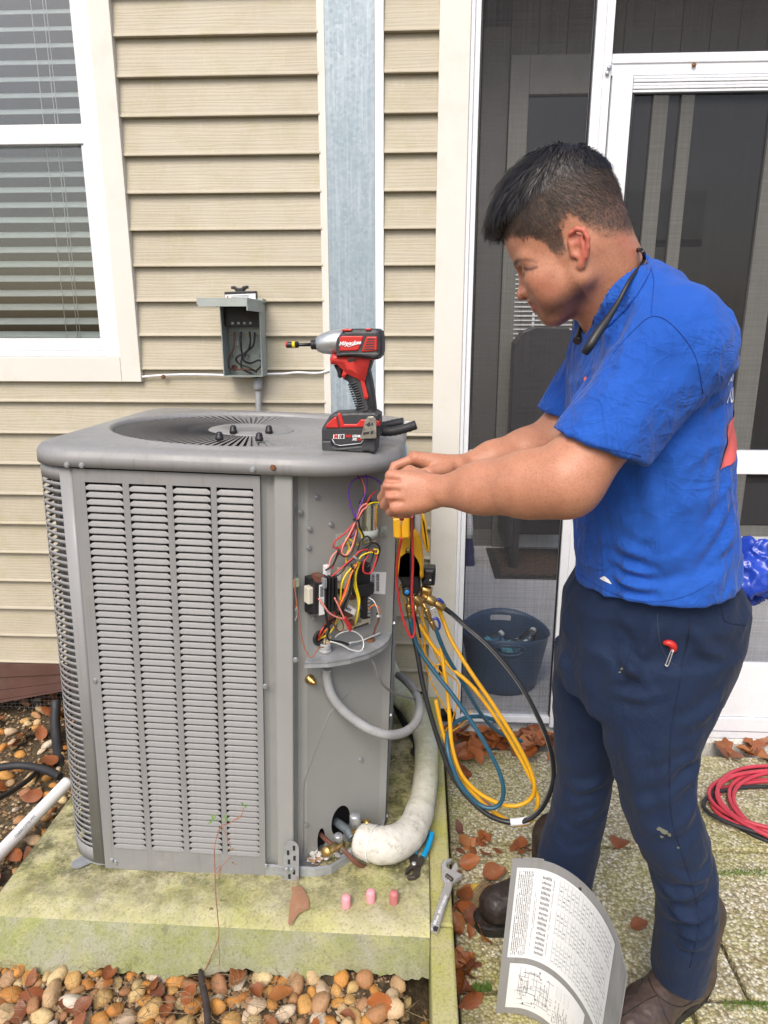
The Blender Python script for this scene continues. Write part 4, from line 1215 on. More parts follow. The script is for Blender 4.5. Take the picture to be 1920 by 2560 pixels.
# wiring: fan leads coming down behind the lid, tied bundles, loops
wires('wire', 'w_purple', .0019, [[(1010, 60, .035), (1045, 180, .045), (1040, 290, .05), (990, 410, .055), (940, 550, .052)],
                                  [(940, 550, .052), (890, 420, .05), (872, 290, .05), (910, 200, .052), (1000, 160, .055), (1090, 165, .058), (1160, 205, .06), (1210, 270, .062), (1260, 340, .06)],
                                  [(945, 560, .05), (940, 640, .045), (930, 700, .04), (880, 740, .035)]])
wires('wire', 'w_brown', .0019, [[(915, 60, .03), (960, 150, .035), (1005, 230, .04), (1020, 320, .042), (1000, 430, .045), (950, 550, .048)], [(940, 580, .05), (950, 720, .05), (900, 880, .045), (830, 910, .045), (780, 860, .045), (800, 800, .042)],
                                 [(1040, 430, .05), (1000, 500, .052), (960, 560, .05)]])
wires('wire', 'w_pink', .0019, [[(935, 60, .032), (985, 160, .038), (1020, 250, .044), (1028, 330, .045)], [(945, 560, .052), (985, 450, .056), (1040, 412, .058), (1045, 440, .058), (1000, 480, .056), (960, 560, .052)],
                                [(940, 580, .05), (880, 700, .05), (825, 800, .05), (810, 870, .05), (850, 895, .052), (900, 830, .052), (940, 700, .05), (955, 590, .05)],
                                [(925, 600, .048), (860, 740, .042), (770, 850, .04), (710, 920, .04), (685, 1010, .04)]])
wires('wire', 'w_red', .0021, [[(1130, 295, .05), (1080, 340, .05), (1030, 430, .05), (960, 540, .05)], [(940, 580, .048), (840, 690, .044), (750, 760, .042), (730, 820, .042), (790, 825, .044), (860, 740, .048), (920, 640, .05)],
                               [(930, 600, .046), (900, 700, .044), (820, 820, .042), (760, 920, .04), (715, 1030, .04)],
                               [(1120, 870, .06), (1060, 845, .06), (980, 860, .058), (930, 910, .055), (870, 960, .05), (780, 1040, .046), (700, 1110, .044)],
                               [(1110, 860, .062), (1140, 900, .064), (1120, 980, .066), (1085, 1060, .066), (1040, 1070, .066), (1010, 1040, .064), (1020, 960, .062), (1060, 900, .06)]])
wires('wire', 'w_yellow', .0020, [[(1165, 400, .055), (1090, 405, .055), (1050, 430, .055)], [(955, 640, .045), (1000, 720, .045), (970, 800, .045), (900, 760, .046), (850, 740, .046), (880, 830, .044), (850, 900, .042), (850, 1000, .04)],
                                  [(1110, 840, .062), (1150, 850, .064), (1140, 885, .064), (1080, 870, .062), (1000, 900, .06), (960, 960, .056)]])
wires('wire', 'w_black', .0022, [[(960, 560, .048), (985, 650, .046), (1020, 730, .046)], [(1130, 780, .058), (1060, 790, .058), (1010, 840, .058), (960, 900, .056), (880, 960, .05), (800, 1060, .046), (720, 1110, .044), (640, 1100, .042)],
                                 [(1010, 850, .056), (1060, 800, .06), (1120, 780, .062), (1165, 830, .062), (1150, 920, .062), (1120, 1000, .06)],
                                 [(960, 850, .054), (990, 760, .056), (1040, 720, .058), (1080, 750, .06), (1060, 830, .06), (1030, 930, .06), (1050, 1010, .062), (1090, 950, .064), (1110, 860, .064)],
                                 [(780, 840, .045), (740, 960, .042), (700, 1010, .04), (655, 1040, .04)]])
# the trunk running down to the grommet
tr = [('w_yellow', [(970, 960), (870, 1050), (810, 1160), (795, 1300), (780, 1420), (740, 1560), (680, 1640), (585, 1690)]), ('w_red', [(950, 970), (900, 1080), (850, 1200), (800, 1330), (740, 1440), (670, 1530), (610, 1620), (590, 1690)]),
      ('w_orange', [(960, 975), (905, 1060), (870, 1160), (840, 1260), (790, 1370), (720, 1520), (650, 1610), (588, 1700)]), ('w_black', [(900, 980), (905, 1100), (890, 1230), (850, 1340), (780, 1440), (690, 1540), (620, 1600), (596, 1660)]),
      ('w_black', [(910, 1000), (900, 1130), (870, 1260), (810, 1380), (720, 1490), (640, 1580), (598, 1680)]), ('w_black', [(920, 1000), (912, 1150), (880, 1290), (830, 1400), (740, 1510), (650, 1590), (594, 1670)]),
      ('w_yellow', [(985, 960), (935, 1080), (925, 1180), (960, 1300), (968, 1400), (955, 1500), (920, 1570)]), ('w_yellow', [(975, 965), (940, 1090), (945, 1190), (975, 1310), (965, 1420), (940, 1530), (905, 1590)])]
for i, (c, p) in enumerate(tr):
    wires('wire', c, .0024, [[(x, y, .046 + .004 * (i % 3) if y < 1500 else .03) for x, y in p[:-1]] + [(p[-1][0], p[-1][1], .0)]])
wires('wire', 'w_pink', .0022, [[(590, 1305, .055), (640, 1370, .06), (690, 1440, .06), (760, 1480, .058), (830, 1500, .056)], [(740, 1300, .058), (780, 1380, .058), (830, 1490, .058), (870, 1570, .056)]])
wires('wire', 'w_red', .003, [[(825, 1490, .058), (860, 1550, .058), (888, 1610, .058)], [(840, 1480, .056), (880, 1550, .056), (900, 1600, .056)]])
wires('wire', 'w_black', .0030, [[(660, 1440, .05), (670, 1520, .05), (690, 1600, .045), (670, 1660, .04), (700, 1700, .03), (800, 1715, .03), (870, 1740, .03)]])
wires('wire', 'w_brown', .0017, [[(735, 1480, .045), (740, 1560, .045), (790, 1620, .045), (825, 1570, .045), (800, 1500, .045)]])
wires('wire', 'w_white', .0019, [[(745, 1670, .02), (800, 1630, .03), (900, 1610, .035), (990, 1660, .04), (1015, 1740, .045), (985, 1800, .05), (900, 1790, .05), (800, 1740, .045), (700, 1710, .04)], [(880, 1725, .03), (1000, 1700, .02), (1100, 1660, .01), (1165, 1630, .005)]])
wires('wire', 'w_orange', .0014, [[(1065, 1410, .036), (1100, 1370, .045), (1150, 1380, .05), (1170, 1430, .05), (1155, 1460, .045)]])
wires('wire', 'w_white', .0014, [[(1070, 1300, .036), (1110, 1330, .045), (1140, 1390, .05), (1160, 1460, .045)], [(1140, 1468, .048), (1160, 1462, .052), (1182, 1470, .048)], [(1140, 1480, .048), (1160, 1476, .052), (1182, 1484, .048)]])
wires('thermostat_cable', 'w_brown', .0030, [[(1160, 1460, .045), (1150, 1520, .04), (1125, 1580, .035), (1110, 1640, .03)]])
wires('earth_wire', 'w_copper', .0015, [[(365, 1120, .02), (368, 1220, .022), (385, 1350, .024), (408, 1500, .026), (420, 1620, .03), (455, 1760, .036), (490, 1840, .045), (520, 1858, .05), (560, 1820, .05), (590, 1770, .045), (640, 1765, .04)]])
m = MB(); cbox(m, C5, 345, 1130, 410, 1195, .0, .02); m.obj('earth_lug', pm('pale_green_zinc', (.42, .50, .36), .4, .5), ac, .001)
for (p, r) in (((945, 565, .052), .007), ((1150, 1450, .045), .004)):
    c = C5(*p); MB().tube([c + (cn * cos(a) + cnv * sin(a)) * r for a in [2 * pi * k / 14 for k in range(14)]], .0016, 6, closed=True).obj('cable_tie', M['dark'], ac)
MB().tube([C5(915, 905, .060), C5(960, 940, .064), C5(1005, 960, .060)], .003, 6).obj('cable_tie', M['w_grey'], ac)
# conduit stub on the shelf with cut conductors
st = PN(*c9(555, 1490), ACM @ Vector((.25, -.372, SZ)), (0, 0, 1)); st = ACI @ st
MB().lathe([(.0155, .0026), (.0155, .008), (.0135, .009), (.0135, .013), (.0142, .014), (.0135, .016), (.0142, .018), (.0135, .020), (.0142, .022), (.0135, .024), (.0120, .026), (.011, .026), (.011, .012), (.0, .012)], Matrix.Translation((st.x, st.y, SZ)), 20).obj('conduit_stub', M['conduit'], ac)
for dx in (-.004, .002, .006): MB().tube([(st.x + dx, st.y, SZ + .012), (st.x + dx * 1.3 + .004, st.y, SZ + .045)], .003, 6).obj('conductor_end', pm('tan_insulation', (.62, .50, .34), .5), ac)
MB().lathe([(.012, .0), (.012, .0035), (.0, .004)], Matrix.Translation((st.x + .105, st.y + .075, SZ + .0026)), 16).obj('shelf_plug', M['rust'], ac)
MB().lathe([(.021, -.026), (.021, -.004), (.024, -.004), (.024, -.0005)], Matrix.Translation((st.x, st.y, SZ)), 16).obj('conduit_fitting', M['conduit'], ac)
# valves and pipes at the foot
LV = [C7(625, 690, -.02), C7(680, 755, .02), C7(780, 830, .055), C7(880, 870, .075), C7(960, 940, .085), C7(1040, 1030, .095), C7(1110, 1085, .10), C7(1190, 1118, .10), C7(1270, 1105, .09), C7(1400, 1040, .06)]
MB().tube(spl(LV, 8), .0058, 10).obj('liquid_pipe', M['copper'], ac)
SV = [C7(800, 520, -.04), C7(900, 590, .0), C7(985, 660, .03), C7(1040, 760, .055)]
MB().tube(spl(SV, 6), .0115, 12).obj('suction_pipe', pm('grey_lead_pipe', (.20, .24, .27), .5, .5, .2, 40), ac)
def cyl(a, b, r, name, mat, par=ac, prof=None):
    d = (b - a); L = d.length
    prof = prof or [(0, 0), (1, 0), (1, .88), (.9, 1.0), (0, 1.0)]
    MB().lathe([(p * r, q * L) for p, q in prof], Matrix.Translation(a) @ d.to_track_quat('Z', 'Y').to_matrix().to_4x4(), 18).obj(name, M[mat], par)
cyl(C7(1085, 700, .05), C7(1082, 560, .05), .013, 'valve_body', 'brass')
cyl(C7(1082, 580, .05), C7(1075, 448, .05), .0148, 'valve_cap', 'zinc')
cyl(C7(1100, 620, .05), C7(1190, 590, .055), .008, 'valve_body', 'brass')
cyl(C7(1180, 590, .05), C7(1262, 552, .06), .012, 'brass_cap', 'brass')
cyl(C7(870, 880, .07), C7(862, 790, .07), .010, 'valve_body', 'brass')
cyl(C7(862, 800, .072), C7(856, 710, .072), .0110, 'valve_cap', 'zinc')
cyl(C7(920, 830, .065), C7(800, 880, .08), .009, 'valve_body', 'brass')
cyl(C7(812, 872, .08), C7(690, 935, .105), .0125, 'brass_cap', 'brass', ac, [(0, 0), (.85, 0), (.95, .1), (.95, .45), (1.02, .5), (1.02, .95), (.95, 1), (0, 1)])
MB().add([C7(880, 985, .05), C7(1030, 870, .05), C7(1055, 930, .06), C7(905, 1040, .06)], [(0, 1, 2, 3)]).obj('valve_plate', M['galv'], ac)
# debris in the pan: dry leaf bits and fluff
m = MB()
for k in range(46):
    u = random.random() * random.random(); x = .212 + .10 * u + random.uniform(-.003, .01); y = -.365 + .06 * u + random.uniform(-.018, .02)
    c = Vector((x, y, .014 + random.uniform(0, .018) * (1 - u)))
    R3 = Matrix.Rotation(random.uniform(0, 6.28), 3, 'Z') @ Matrix.Rotation(random.uniform(-.8, .8), 3, 'X')
    s_ = random.uniform(.006, .013)
    m.add([c + R3 @ Vector(p) * s_ for p in ((-1, -.5, 0), (.2, -.6, .2), (1, 0, 0), (.1, .6, .2), (-.8, .4, 0))], [(0, 1, 2, 3, 4)], random.choice((0, 0, 1)))
deb = m.obj('pan_debris', [pm('pale_fluff', (.55, .53, .50), .9, 0, .2, 30), pm('tan_flake', (.42, .26, .14), .8, 0, .3, 30)], ac, kind='stuff')

# ------------------------------------------------------------------ insulated pipe, conduits, cables beside the unit
c8 = crop(640, 1650, 2.765)
pts = []
for x, y, z in ((700, 1235, .165), (760, 1255, .165), (860, 1280, .165), (960, 1265, .160), (1050, 1210, .155), (1110, 1110, .152), (1150, 970, .152), (1172, 820, .155), (1178, 680, .16), (1168, 540, .17), (1120, 400, .19), (1060, 310, .2), (985, 230, .22)):
    pts.append(PZ(*c8(x, y), z))
pts.append(pts[-1] + Vector((-.05, .12, .05)))
P_ = spl(pts, 8); n = len(P_)
rad = []
for i in range(n):
    t = i / n
    r = .0375 if t > .42 else .041 + .006 * sin(min(1, t / .38) * pi)
    if t < .03: r *= .78 + 7 * t
    r *= 1 + .012 * sin(i * .9 + sin(i * .37) * 2)
    if abs(t - .12) < .012: r *= .95
    rad.append(r)
ip = E('insulated_pipe', P_[0], label='thick white insulated pipe bent up from the valves, going mossy towards the wall', cat='insulated pipe')
def mk_insul():
    t = NT('white_pipe_wrap'); v = t.map(src='World')
    g = t.n('ShaderNodeSeparateXYZ'); gg = t.n('ShaderNodeNewGeometry'); t.l(gg.outputs['Position'], g.inputs[0])
    far = t.ramp(t.math('MULTIPLY', t.math('SUBTRACT', g.outputs[1], 1.62), 2.2), [(0, 0), (.5, 1)])
    ms = t.math('MULTIPLY', far, t.ramp(t.noise(v, 9, 5, .7), [(.35, .15), (.65, .9)]))
    col = t.mix(t.ramp(t.noise(v, 25, 5, .7), [(.35, 0), (.7, .6)]), (.66, .65, .60), (.50, .48, .40))
    col = t.mix(ms, col, (.36, .38, .13))
    col = t.mix(t.ramp(t.noise(v, 60, 4, .7), [(.54, 0), (.70, .55)]), col, (.27, .25, .18))
    return t.set(col, .6, 0, t.bump(t.noise(v, 45, 4, .7, .6), .5, .006), .3)
MB().tube([p - P_[0] for p in P_], rad, 20).obj('pipe_wrap', mk_insul(), ip)
for i in (int(n * .12),):
    t = (P_[i + 1] - P_[i - 1]).normalized(); a_ = t.orthogonal().normalized(); b_ = t.cross(a_)
    MB().tube([P_[i] - P_[0] + (a_ * cos(q) + b_ * sin(q)) * rad[i] * 1.04 for q in [2 * pi * k / 24 for k in range(24)]], .002, 5, closed=True).obj('tape_edge', M['whitepvc'], ip)
def rope(name, label, cat, pts, r, mat, group=None, n=8, seg=10, corr=0, partname=None):
    P = spl(pts, n); o0 = P[0]
    rr = r
    if corr:
        P2 = []; step = corr
        L = 0; P2 = [P[0]]
        for i in range(1, len(P)):
            d = (P[i] - P[i - 1]).length; k = max(1, int(d / step))
            for j in range(1, k + 1): P2.append(P[i - 1].lerp(P[i], j / k))
        P = P2; rr = [r * (1 + (.06 if i % 2 else -.03)) for i in range(len(P))]
    o = MB().tube([p - o0 for p in P], rr, seg).obj(name, M[mat], None, loc=o0, label=label, cat=cat, group=group)
    return o
whip = [PY(*c8(x, y), Y) for x, y, Y in ((490, 60, 1.555), (490, 130, 1.555), (525, 245, 1.555), (600, 345, 1.56), (690, 420, 1.565), (800, 485, 1.57), (920, 517, 1.59), (1030, 497, 1.65), (1105, 430, 1.72), (1132, 335, 1.80), (1108, 240, 1.90), (1055, 165, 2.0), (985, 105, 2.1))]
rope('flexible_conduit', 'dirty grey flexible conduit curving from the wiring shelf round the unit', 'conduit', whip, .0118, 'conduit', corr=.0042, seg=14)
rope('control_cable', 'thin dark cable from the wiring shelf tied to the flexible conduit', 'cable', [PY(*c8(x, y), Y) for x, y, Y in ((790, -20, 1.58), (820, 40, 1.58), (870, 160, 1.6), (950, 225, 1.66), (1040, 255, 1.75), (1100, 262, 1.86), (1118, 215, 1.9), (1060, 195, 1.92), (1010, 130, 2.05))], .0032, 'w_grey')
rope('black_pipe', 'black rubber pipe lying on the pad behind the insulated pipe', 'pipe', [PZ(*c8(x, y), .14) for x, y in ((960, 300), (1010, 410), (1080, 520), (1110, 590), (1090, 640))], .012, 'rubber')
rope('refrigerant_line', 'thin copper liquid line leaving the valve towards the wall along the pad', 'pipe', [ACM @ LV[-1], ACM @ (LV[-1] + Vector((.03, .1, .0))), ACM @ (LV[-1] + Vector((.02, .4, .0)))], .0058, 'copper')
c11 = crop(0, 1600, 5.531)
wp = [PZ(*c11(x, y), z) for x, y, z in ((940, 1960, .06), (700, 2210, .045), (420, 2500, .03), (100, 2840, .02), (-150, 3100, .02))]
pv = E('drain_pipe', wp[2], label='white plastic drain pipe running across the stones left of the unit', cat='pipe')
MB().tube([p - wp[2] for p in spl(wp, 6)], .0195, 16).obj('pipe_body', M['whitepvc'], pv)
d_ = (wp[3] - wp[2]).normalized()
tm = text_mesh('CHARLOTTE PIPE', .011, M['pale_ink'])
mid = wp[2].lerp(wp[3], .35)
nrm = ((EYE - mid) - d_ * (EYE - mid).dot(d_)).normalized()
bt = O('pipe_print', tm, pv)
xax = -d_; yax = nrm.cross(xax)
bt.matrix_local = Matrix.Translation(mid - wp[2] + nrm * .0197) @ Matrix((xax, yax, nrm)).transposed().to_4x4()
rope('black_hose', 'thin black hose entering under the brown skirt board, highest of the left hoses', 'hose', [PY(*c11(x, y), 2.42) for x, y in ((-60, 1115), (120, 1150), (300, 1195), (500, 1240), (690, 1280), (740, 1300))], .0100, 'h_black', 'black hoses left of the unit')
rope('black_hose', 'black hose looping down from the brass joint towards the bottom left corner', 'hose', [PY(*c11(x, y), Y) for x, y, Y in ((705, 1300, 2.40), (715, 1430, 2.36), (690, 1560, 2.25), (600, 1730, 2.1), (420, 1910, 1.98), (200, 2070, 1.88), (-60, 2210, 1.8))], .0088, 'h_black', 'black hoses left of the unit')
rope('black_hose', 'flat lying grey black hose arching across the stones at the left', 'hose', [PZ(*c11(x, y), .02) for x, y in ((-60, 1770), (120, 1745), (300, 1735), (500, 1760), (680, 1815), (830, 1890))], .0135, 'rubber', 'black hoses left of the unit')
rope('downpipe', 'upright black foam covered pipe just left of the unit under the skirt board', 'pipe', [PY(*c11(x, y), Y) for x, y, Y in ((772, 830, 2.38), (770, 960, 2.36), (765, 1150, 2.32), (785, 1400, 2.26), (820, 1650, 2.18), (850, 1900, 2.1), (870, 2000, 2.05))], [.016, .018] + [.0185] * 47, 'rubber')
cyl(PY(*c11(702, 1370), 2.37), PY(*c11(708, 1440), 2.35), .010, 'hose_joint', 'brass', None)
hj = bpy.data.objects['hose_joint']; hj['label'] = 'small brass hose joint left of the unit above the stones'; hj['category'] = 'hose joint'

# ------------------------------------------------------------------ disconnect box on the siding
c2 = crop(480, 680, 2.676)
YW = DW - .0165
def pry(mb, fn, pts, Y, th, org, bev=0, mi=0):
    P = [PY(*fn(x, y), Y) - Vector(org) for x, y in pts]
    return mb.prism([(p.x, p.z) for p in P], th, Matrix.Translation((0, Y + th - org[1], 0)) @ RX, mi, bev)
b0 = PY(*c2(340, 450), YW)
dbx = E('disconnect_box', b0, label='weathered grey green electrical disconnect box open on the siding', cat='electrical box')
YB_ = YW - .085
tl, br_ = PY(*c2(183, 205), YB_) - b0, PY(*c2(472, 700), YB_) - b0
x0, x1, z1, z0 = tl.x, br_.x, tl.z, br_.z
m = MB().bb(x0, x1, -.004, -.001, z0, z1).bb(x0, x0 + .003, -.085, -.0041, z0, z1).bb(x1 - .003, x1, -.085, -.0041, z0, z1).bb(x0 + .0031, x1 - .0031, -.085, -.0041, z0, z0 + .003).bb(x0 + .0031, x1 - .0031, -.085, -.0041, z1 - .003, z1)
m.obj('enclosure', M['boxgrey'], dbx)
m = MB(); fx0, fx1 = x0 - .018, x1 + .004
th = radians(4)
for (xa, xb, ya, yb, za, zb2) in ((fx0, fx1, -.27, -.055, z1 + .004, z1 + .007), (fx0, fx0 + .003, -.27, -.055, z1 - .012, z1 + .0038), (fx1 - .003, fx1, -.27, -.055, z1 - .03, z1 + .0038), (fx0 + .0031, fx1 - .0031, -.27, -.267, z1 - .018, z1 + .0038)):
    m.bb(xa, xb, ya, yb, za, zb2)
m.bb(fx0 + .004, fx1, -.054, -.002, z1 + .001, z1 + .014)
m.obj('flap_cover', M['boxgrey'], dbx)
cxm = (x0 + x1) / 2
MB().bb(x0 + .006, x1 - .006, -.055, -.006, z1 - .075, z1 - .012).obj('terminal_block', M['dark'], dbx, .002)
m = MB()
for k in range(4): m.bb(x0 + .029 + k * .020, x0 + .036 + k * .020, -.0565, -.0552, z1 - .068, z1 - .061)
m.obj('terminal_screws', M['galv'], dbx)
def DX(x, y, o_=.03): return PY(*c2(x, y), YW - o_) - b0
for c, r, p in (('w_black', .0034, [(385, 400), (390, 470), (370, 530), (300, 570), (310, 610), (380, 640), (435, 670)]), ('w_black', .0034, [(420, 405), (410, 490), (360, 540), (345, 590), (390, 610), (450, 590), (470, 620), (430, 660)]), ('w_black', .0032, [(330, 400), (325, 480), (335, 560), (330, 640), (400, 680)]),
                ('w_brown', .003, [(285, 400), (280, 500), (255, 560), (240, 610), (260, 650), (340, 650), (420, 660)]), ('w_grey', .0028, [(305, 400), (312, 470), (330, 520)])):
    MB().tube(spl([DX(x, y, .03 + .006 * (i % 2)) for i, (x, y) in enumerate(p)], 6), r, 8).obj('wire', M[c], dbx)
MB().bb(-.022, -.006, -.02, -.006, -.02, -.006).obj('earth_lug', M['zinc'], dbx)
p = DX(285, 640, .006); MB().lathe([(.010, 0), (.010, .002), (.0, .002)], Matrix.Translation(p) @ RX, 14).obj('knockout', M['copper'], dbx)
for (x, y) in ((262, 560), (370, 568), (465, 560)):
    p = DX(x, y, .0042); MB().lathe([(.0095, 0), (.0095, .0012), (.0085, .0012), (.0085, .0004), (.0, .0004)], Matrix.Translation(p) @ RX, 14).obj('knockout', M['boxgrey'], dbx)
cyl(DX(440, 705, .03), DX(440, 792, .03), .0155, 'conduit_adapter', 'conduit', dbx, [(0, 0), (.8, 0), (.8, .2), (1, .22), (1, .75), (.9, 1), (0, 1)])
rope('wall_conduit', 'grey flexible conduit running down the siding from the disconnect box', 'conduit', [PY(*c2(x, y), YW - .03) for x, y in ((440, 785), (444, 850), (446, 940), (448, 1050), (450, 1200))], .0100, 'conduit', corr=.006, seg=14)
rope('white_cable', 'thin white cable run along the siding past the disconnect box', 'cable', [PY(*c2(x, y), YW - .006) for x, y in ((-340, 702), (-180, 690), (0, 686), (190, 690), (350, 700), (500, 684), (620, 680), (700, 672), (800, 676), (860, 674), (918, 658))], .0042, 'whitepvc')
cl = PY(*c2(-188, 700), YW - .012)
MB().lathe([(.006, 0), (.008, .004), (.004, .007)], Matrix.Translation(cl) @ RX, 8).obj('cable_clip', M['rust'], None, label='small rusty clip holding the white cable under the window', cat='cable clip')
h0 = PY(*c2(322, 190), YW - .05)
ph = E('fuse_pull_out', h0, label='fuse pull-out with black handle and warning label resting on the disconnect box', cat='fuse holder')
m = MB(); pry(m, c2, [(216, 132), (424, 126), (428, 190), (218, 194)], YW - .06, .03, h0, .002); m.obj('block', M['dark'], ph)
m = MB(); pry(m, c2, [(220, 152), (424, 144), (426, 186), (221, 191)], YW - .0625, .0015, h0); m.obj('warning_label', M['paper'], ph)
m = MB(); pry(m, c2, [(236, 160), (244, 158), (240, 170), (246, 170), (234, 186), (237, 174), (230, 174)], YW - .0635, .0005, h0)
m.obj('lightning_mark', M['red'], ph)
m = MB()
for k in range(3): pry(m, c2, [(262, 158 + k * 9), (380, 154 + k * 9), (380, 157 + k * 9), (262, 161 + k * 9)], YW - .0635, .0005, h0)
m.obj('label_print', M['pale_ink'], ph)
m = MB(); pry(m, c2, [(258, 96), (278, 92), (300, 106), (326, 106), (346, 92), (368, 90), (370, 108), (352, 112), (342, 130), (340, 146), (296, 146), (290, 128), (278, 114), (260, 112)], YW - .055, .022, h0, .003); m.obj('handle', M['dark'], ph)
# ================================================================== IMPACT DRIVER on the lid
YD = 1.545
dbase = PY(*c2(1050, 1208), YD); lidz = (ACM @ Vector((.33, -.3, HT))).z
dr = E('impact_driver', Vector((dbase.x, YD, dbase.z)), label='red and black cordless impact driver standing on the grey lid', cat='power tool')
do = Vector((dbase.x, YD, dbase.z))
def DP(pts, dy, th, name, mat, bev=.004, par=None):
    m = MB(); pry(m, c2, pts, YD + dy, th, do, bev)
    return m.obj(name, M[mat], par or dr)
bat = O('battery', None, dr)
DP([(862, 1060), (868, 1040), (920, 960), (945, 945), (1080, 938), (1225, 938), (1250, 955), (1254, 1100), (1235, 1120), (1228, 1200), (1222, 1208), (880, 1208), (868, 1190), (864, 1130)], .008, .066, 'battery_case', 'drillblack', .006, bat)
DP([(864, 1130), (930, 1130), (940, 1165), (975, 1178), (1130, 1160), (1150, 1120), (1232, 1115), (1227, 1202), (1220, 1209), (1190, 1209), (1185, 1200), (1150, 1200), (1140, 1209), (1045, 1209), (1040, 1200), (970, 1200), (960, 1209), (882, 1209), (868, 1190)], .002, .07, 'battery_foot', 'drillblack', .004, bat)
DP([(874, 1050), (1232, 1050), (1228, 1116), (1150, 1118), (1128, 1156), (976, 1170), (945, 1158), (930, 1126), (872, 1126)], .0065, .05, 'battery_label', 'ink', .001, bat)
DP([(888, 1042), (900, 1018), (950, 972), (966, 970), (980, 1040), (974, 1046), (890, 1046)], .004, .05, 'release_button', 'red', .003, bat)
DP([(972, 946), (994, 946), (1018, 1018), (1100, 1018), (1130, 986), (1230, 990), (1252, 1000), (1254, 1030), (1200, 1036), (990, 1042)], .005, .05, 'red_band', 'red', .002, bat)
m = MB(); pts = [(935, 1118), (955, 1152), (990, 1162), (1130, 1146), (1150, 1120)]
m.tube([PY(*c2(x, y), YD + .0035) - do for x, y in pts], .0012, 6); m.obj('label_line', M['zinc'], bat)
mz = lambda y0, y1: (PY(*c2(1000, y0), YD).z - PY(*c2(1000, y1), YD).z)
def txt(s, x, y, hpx, mat, name, par, shear=.15, off=.0006, dy=.004, align='CENTER', zrot=0):
    me = text_mesh(s, mz(y, y + hpx) * 1.36, M[mat], shear, off, .0003, align)
    o = O(name, me, par); p = PY(*c2(x, y), YD + dy) - do
    o.matrix_local = Matrix.Translation(p) @ RX @ Matrix.Rotation(zrot, 4, 'Z')
    return o
DP([(943, 1088), (1019, 1086), (1019, 1116), (943, 1118)], .0052, .01, 'logo_plate', 'paper', .0003, bat)
txt('M', 962, 1102, 23, 'red', 'battery_lettering', bat, .1, .0009, .0046)
txt('18', 994, 1102, 23, 'ink', 'battery_lettering', bat, .2, .0006, .0046)
txt('RED', 1027, 1098, 15, 'red', 'battery_lettering', bat, .2, .0005, .0058, 'LEFT')
txt('LITHIUM', 1072, 1098, 15, 'paper', 'battery_lettering', bat, .2, .0005, .0058, 'LEFT')
txt('XC', 1072, 1119, 15, 'paper', 'battery_lettering', bat, .2, .0005, .0058, 'LEFT')
txt('3.0', 1108, 1119, 15, 'red', 'battery_lettering', bat, .2, .0005, .0058, 'LEFT')
# belt hook
m = MB(); hk = [(1128, 1116), (1140, 1070), (1160, 990), (1180, 968), (1216, 966), (1230, 980), (1236, 1010), (1236, 1112)]
pry(m, c2, hk, YD - .010, .0025, do, .0008)
o = m.obj('belt_hook', pm('scuffed_steel', (.42, .41, .36), .35, .8, .25, 60, dirt=(.05, .05, .04, .7)), dr)
for q in ([(1165, 1022), (1190, 1000), (1200, 1026), (1180, 1036)], [(1200, 1010), (1212, 1006), (1216, 1024), (1204, 1028)], [(1148, 1072), (1190, 1066), (1188, 1084), (1146, 1090)], [(1196, 1064), (1216, 1062), (1214, 1082), (1196, 1086)]):
    DP(q, -.0105, .002, 'hook_hole', 'ink', 0)
# grip
DP([(1085, 940), (1098, 890), (1085, 830), (1060, 780), (1035, 735), (1000, 716), (1000, 620), (1060, 580), (1120, 575), (1200, 590), (1190, 630), (1180, 660), (1192, 720), (1206, 800), (1216, 880), (1222, 935), (1240, 945), (1230, 960), (1060, 960)], .016, .048, 'grip', 'drillblack', .014)
m = MB()
for k in range(11):
    t = k / 10; x, y = 1052 + 48 * t, 745 + 158 * t
    a, b = PY(*c2(x - 6 + 6 * t, y + 10), YD + .019) - do, PY(*c2(x + 44, y - 6 + 8 * t), YD + .0155) - do
    m.tube(spl([a + Vector((0, .012, 0)), a, b, b + Vector((.004, .008, 0))], 3), .0019, 6)
m.obj('grip_ribs', M['drillblack'], dr)
# gear nose
ax0, ax1 = PY(*c2(962, 468), YD + .04) - do, PY(*c2(828, 486), YD + .04) - do
nr = mz(385, 555) / 2
d = (ax1 - ax0); R4 = Matrix.Translation(ax0) @ d.to_track_quat('Z', 'Y').to_matrix().to_4x4()
MB().lathe([(.0, -.03), (nr * 1.0, -.03), (nr * 1.0, .0), (nr * .97, d.length * .3), (nr * .80, d.length * .75), (nr * .62, d.length * .96), (nr * .55, d.length), (0, d.length)], R4, 28).obj('gear_nose', M['diecast'], dr)
def coll(xa, xb, r, nm, mat, prof=None):
    a, b = PY(*c2(xa, 486), YD + .04) - do, PY(*c2(xb, 488), YD + .04) - do
    cyl(a, b, r, nm, mat, dr, prof)
coll(830, 788, mz(450, 520) / 2, 'chuck', 'dark', [(0, 0), (.8, 0), (1, .15), (1, .45), (.85, .5), (.95, .6), (.95, .9), (.8, 1), (0, 1)])
coll(790, 700, mz(474, 498) / 2, 'bit_shaft', 'dark')
coll(702, 620, mz(465, 510) / 2, 'nut_setter', 'dark')
coll(682, 662, mz(463, 512) / 2, 'yellow_ring', 'w_yellow', [(0, 0), (1, 0), (1, 1), (0, 1)])
coll(634, 617, mz(466, 509) / 2, 'red_tip', 'red')
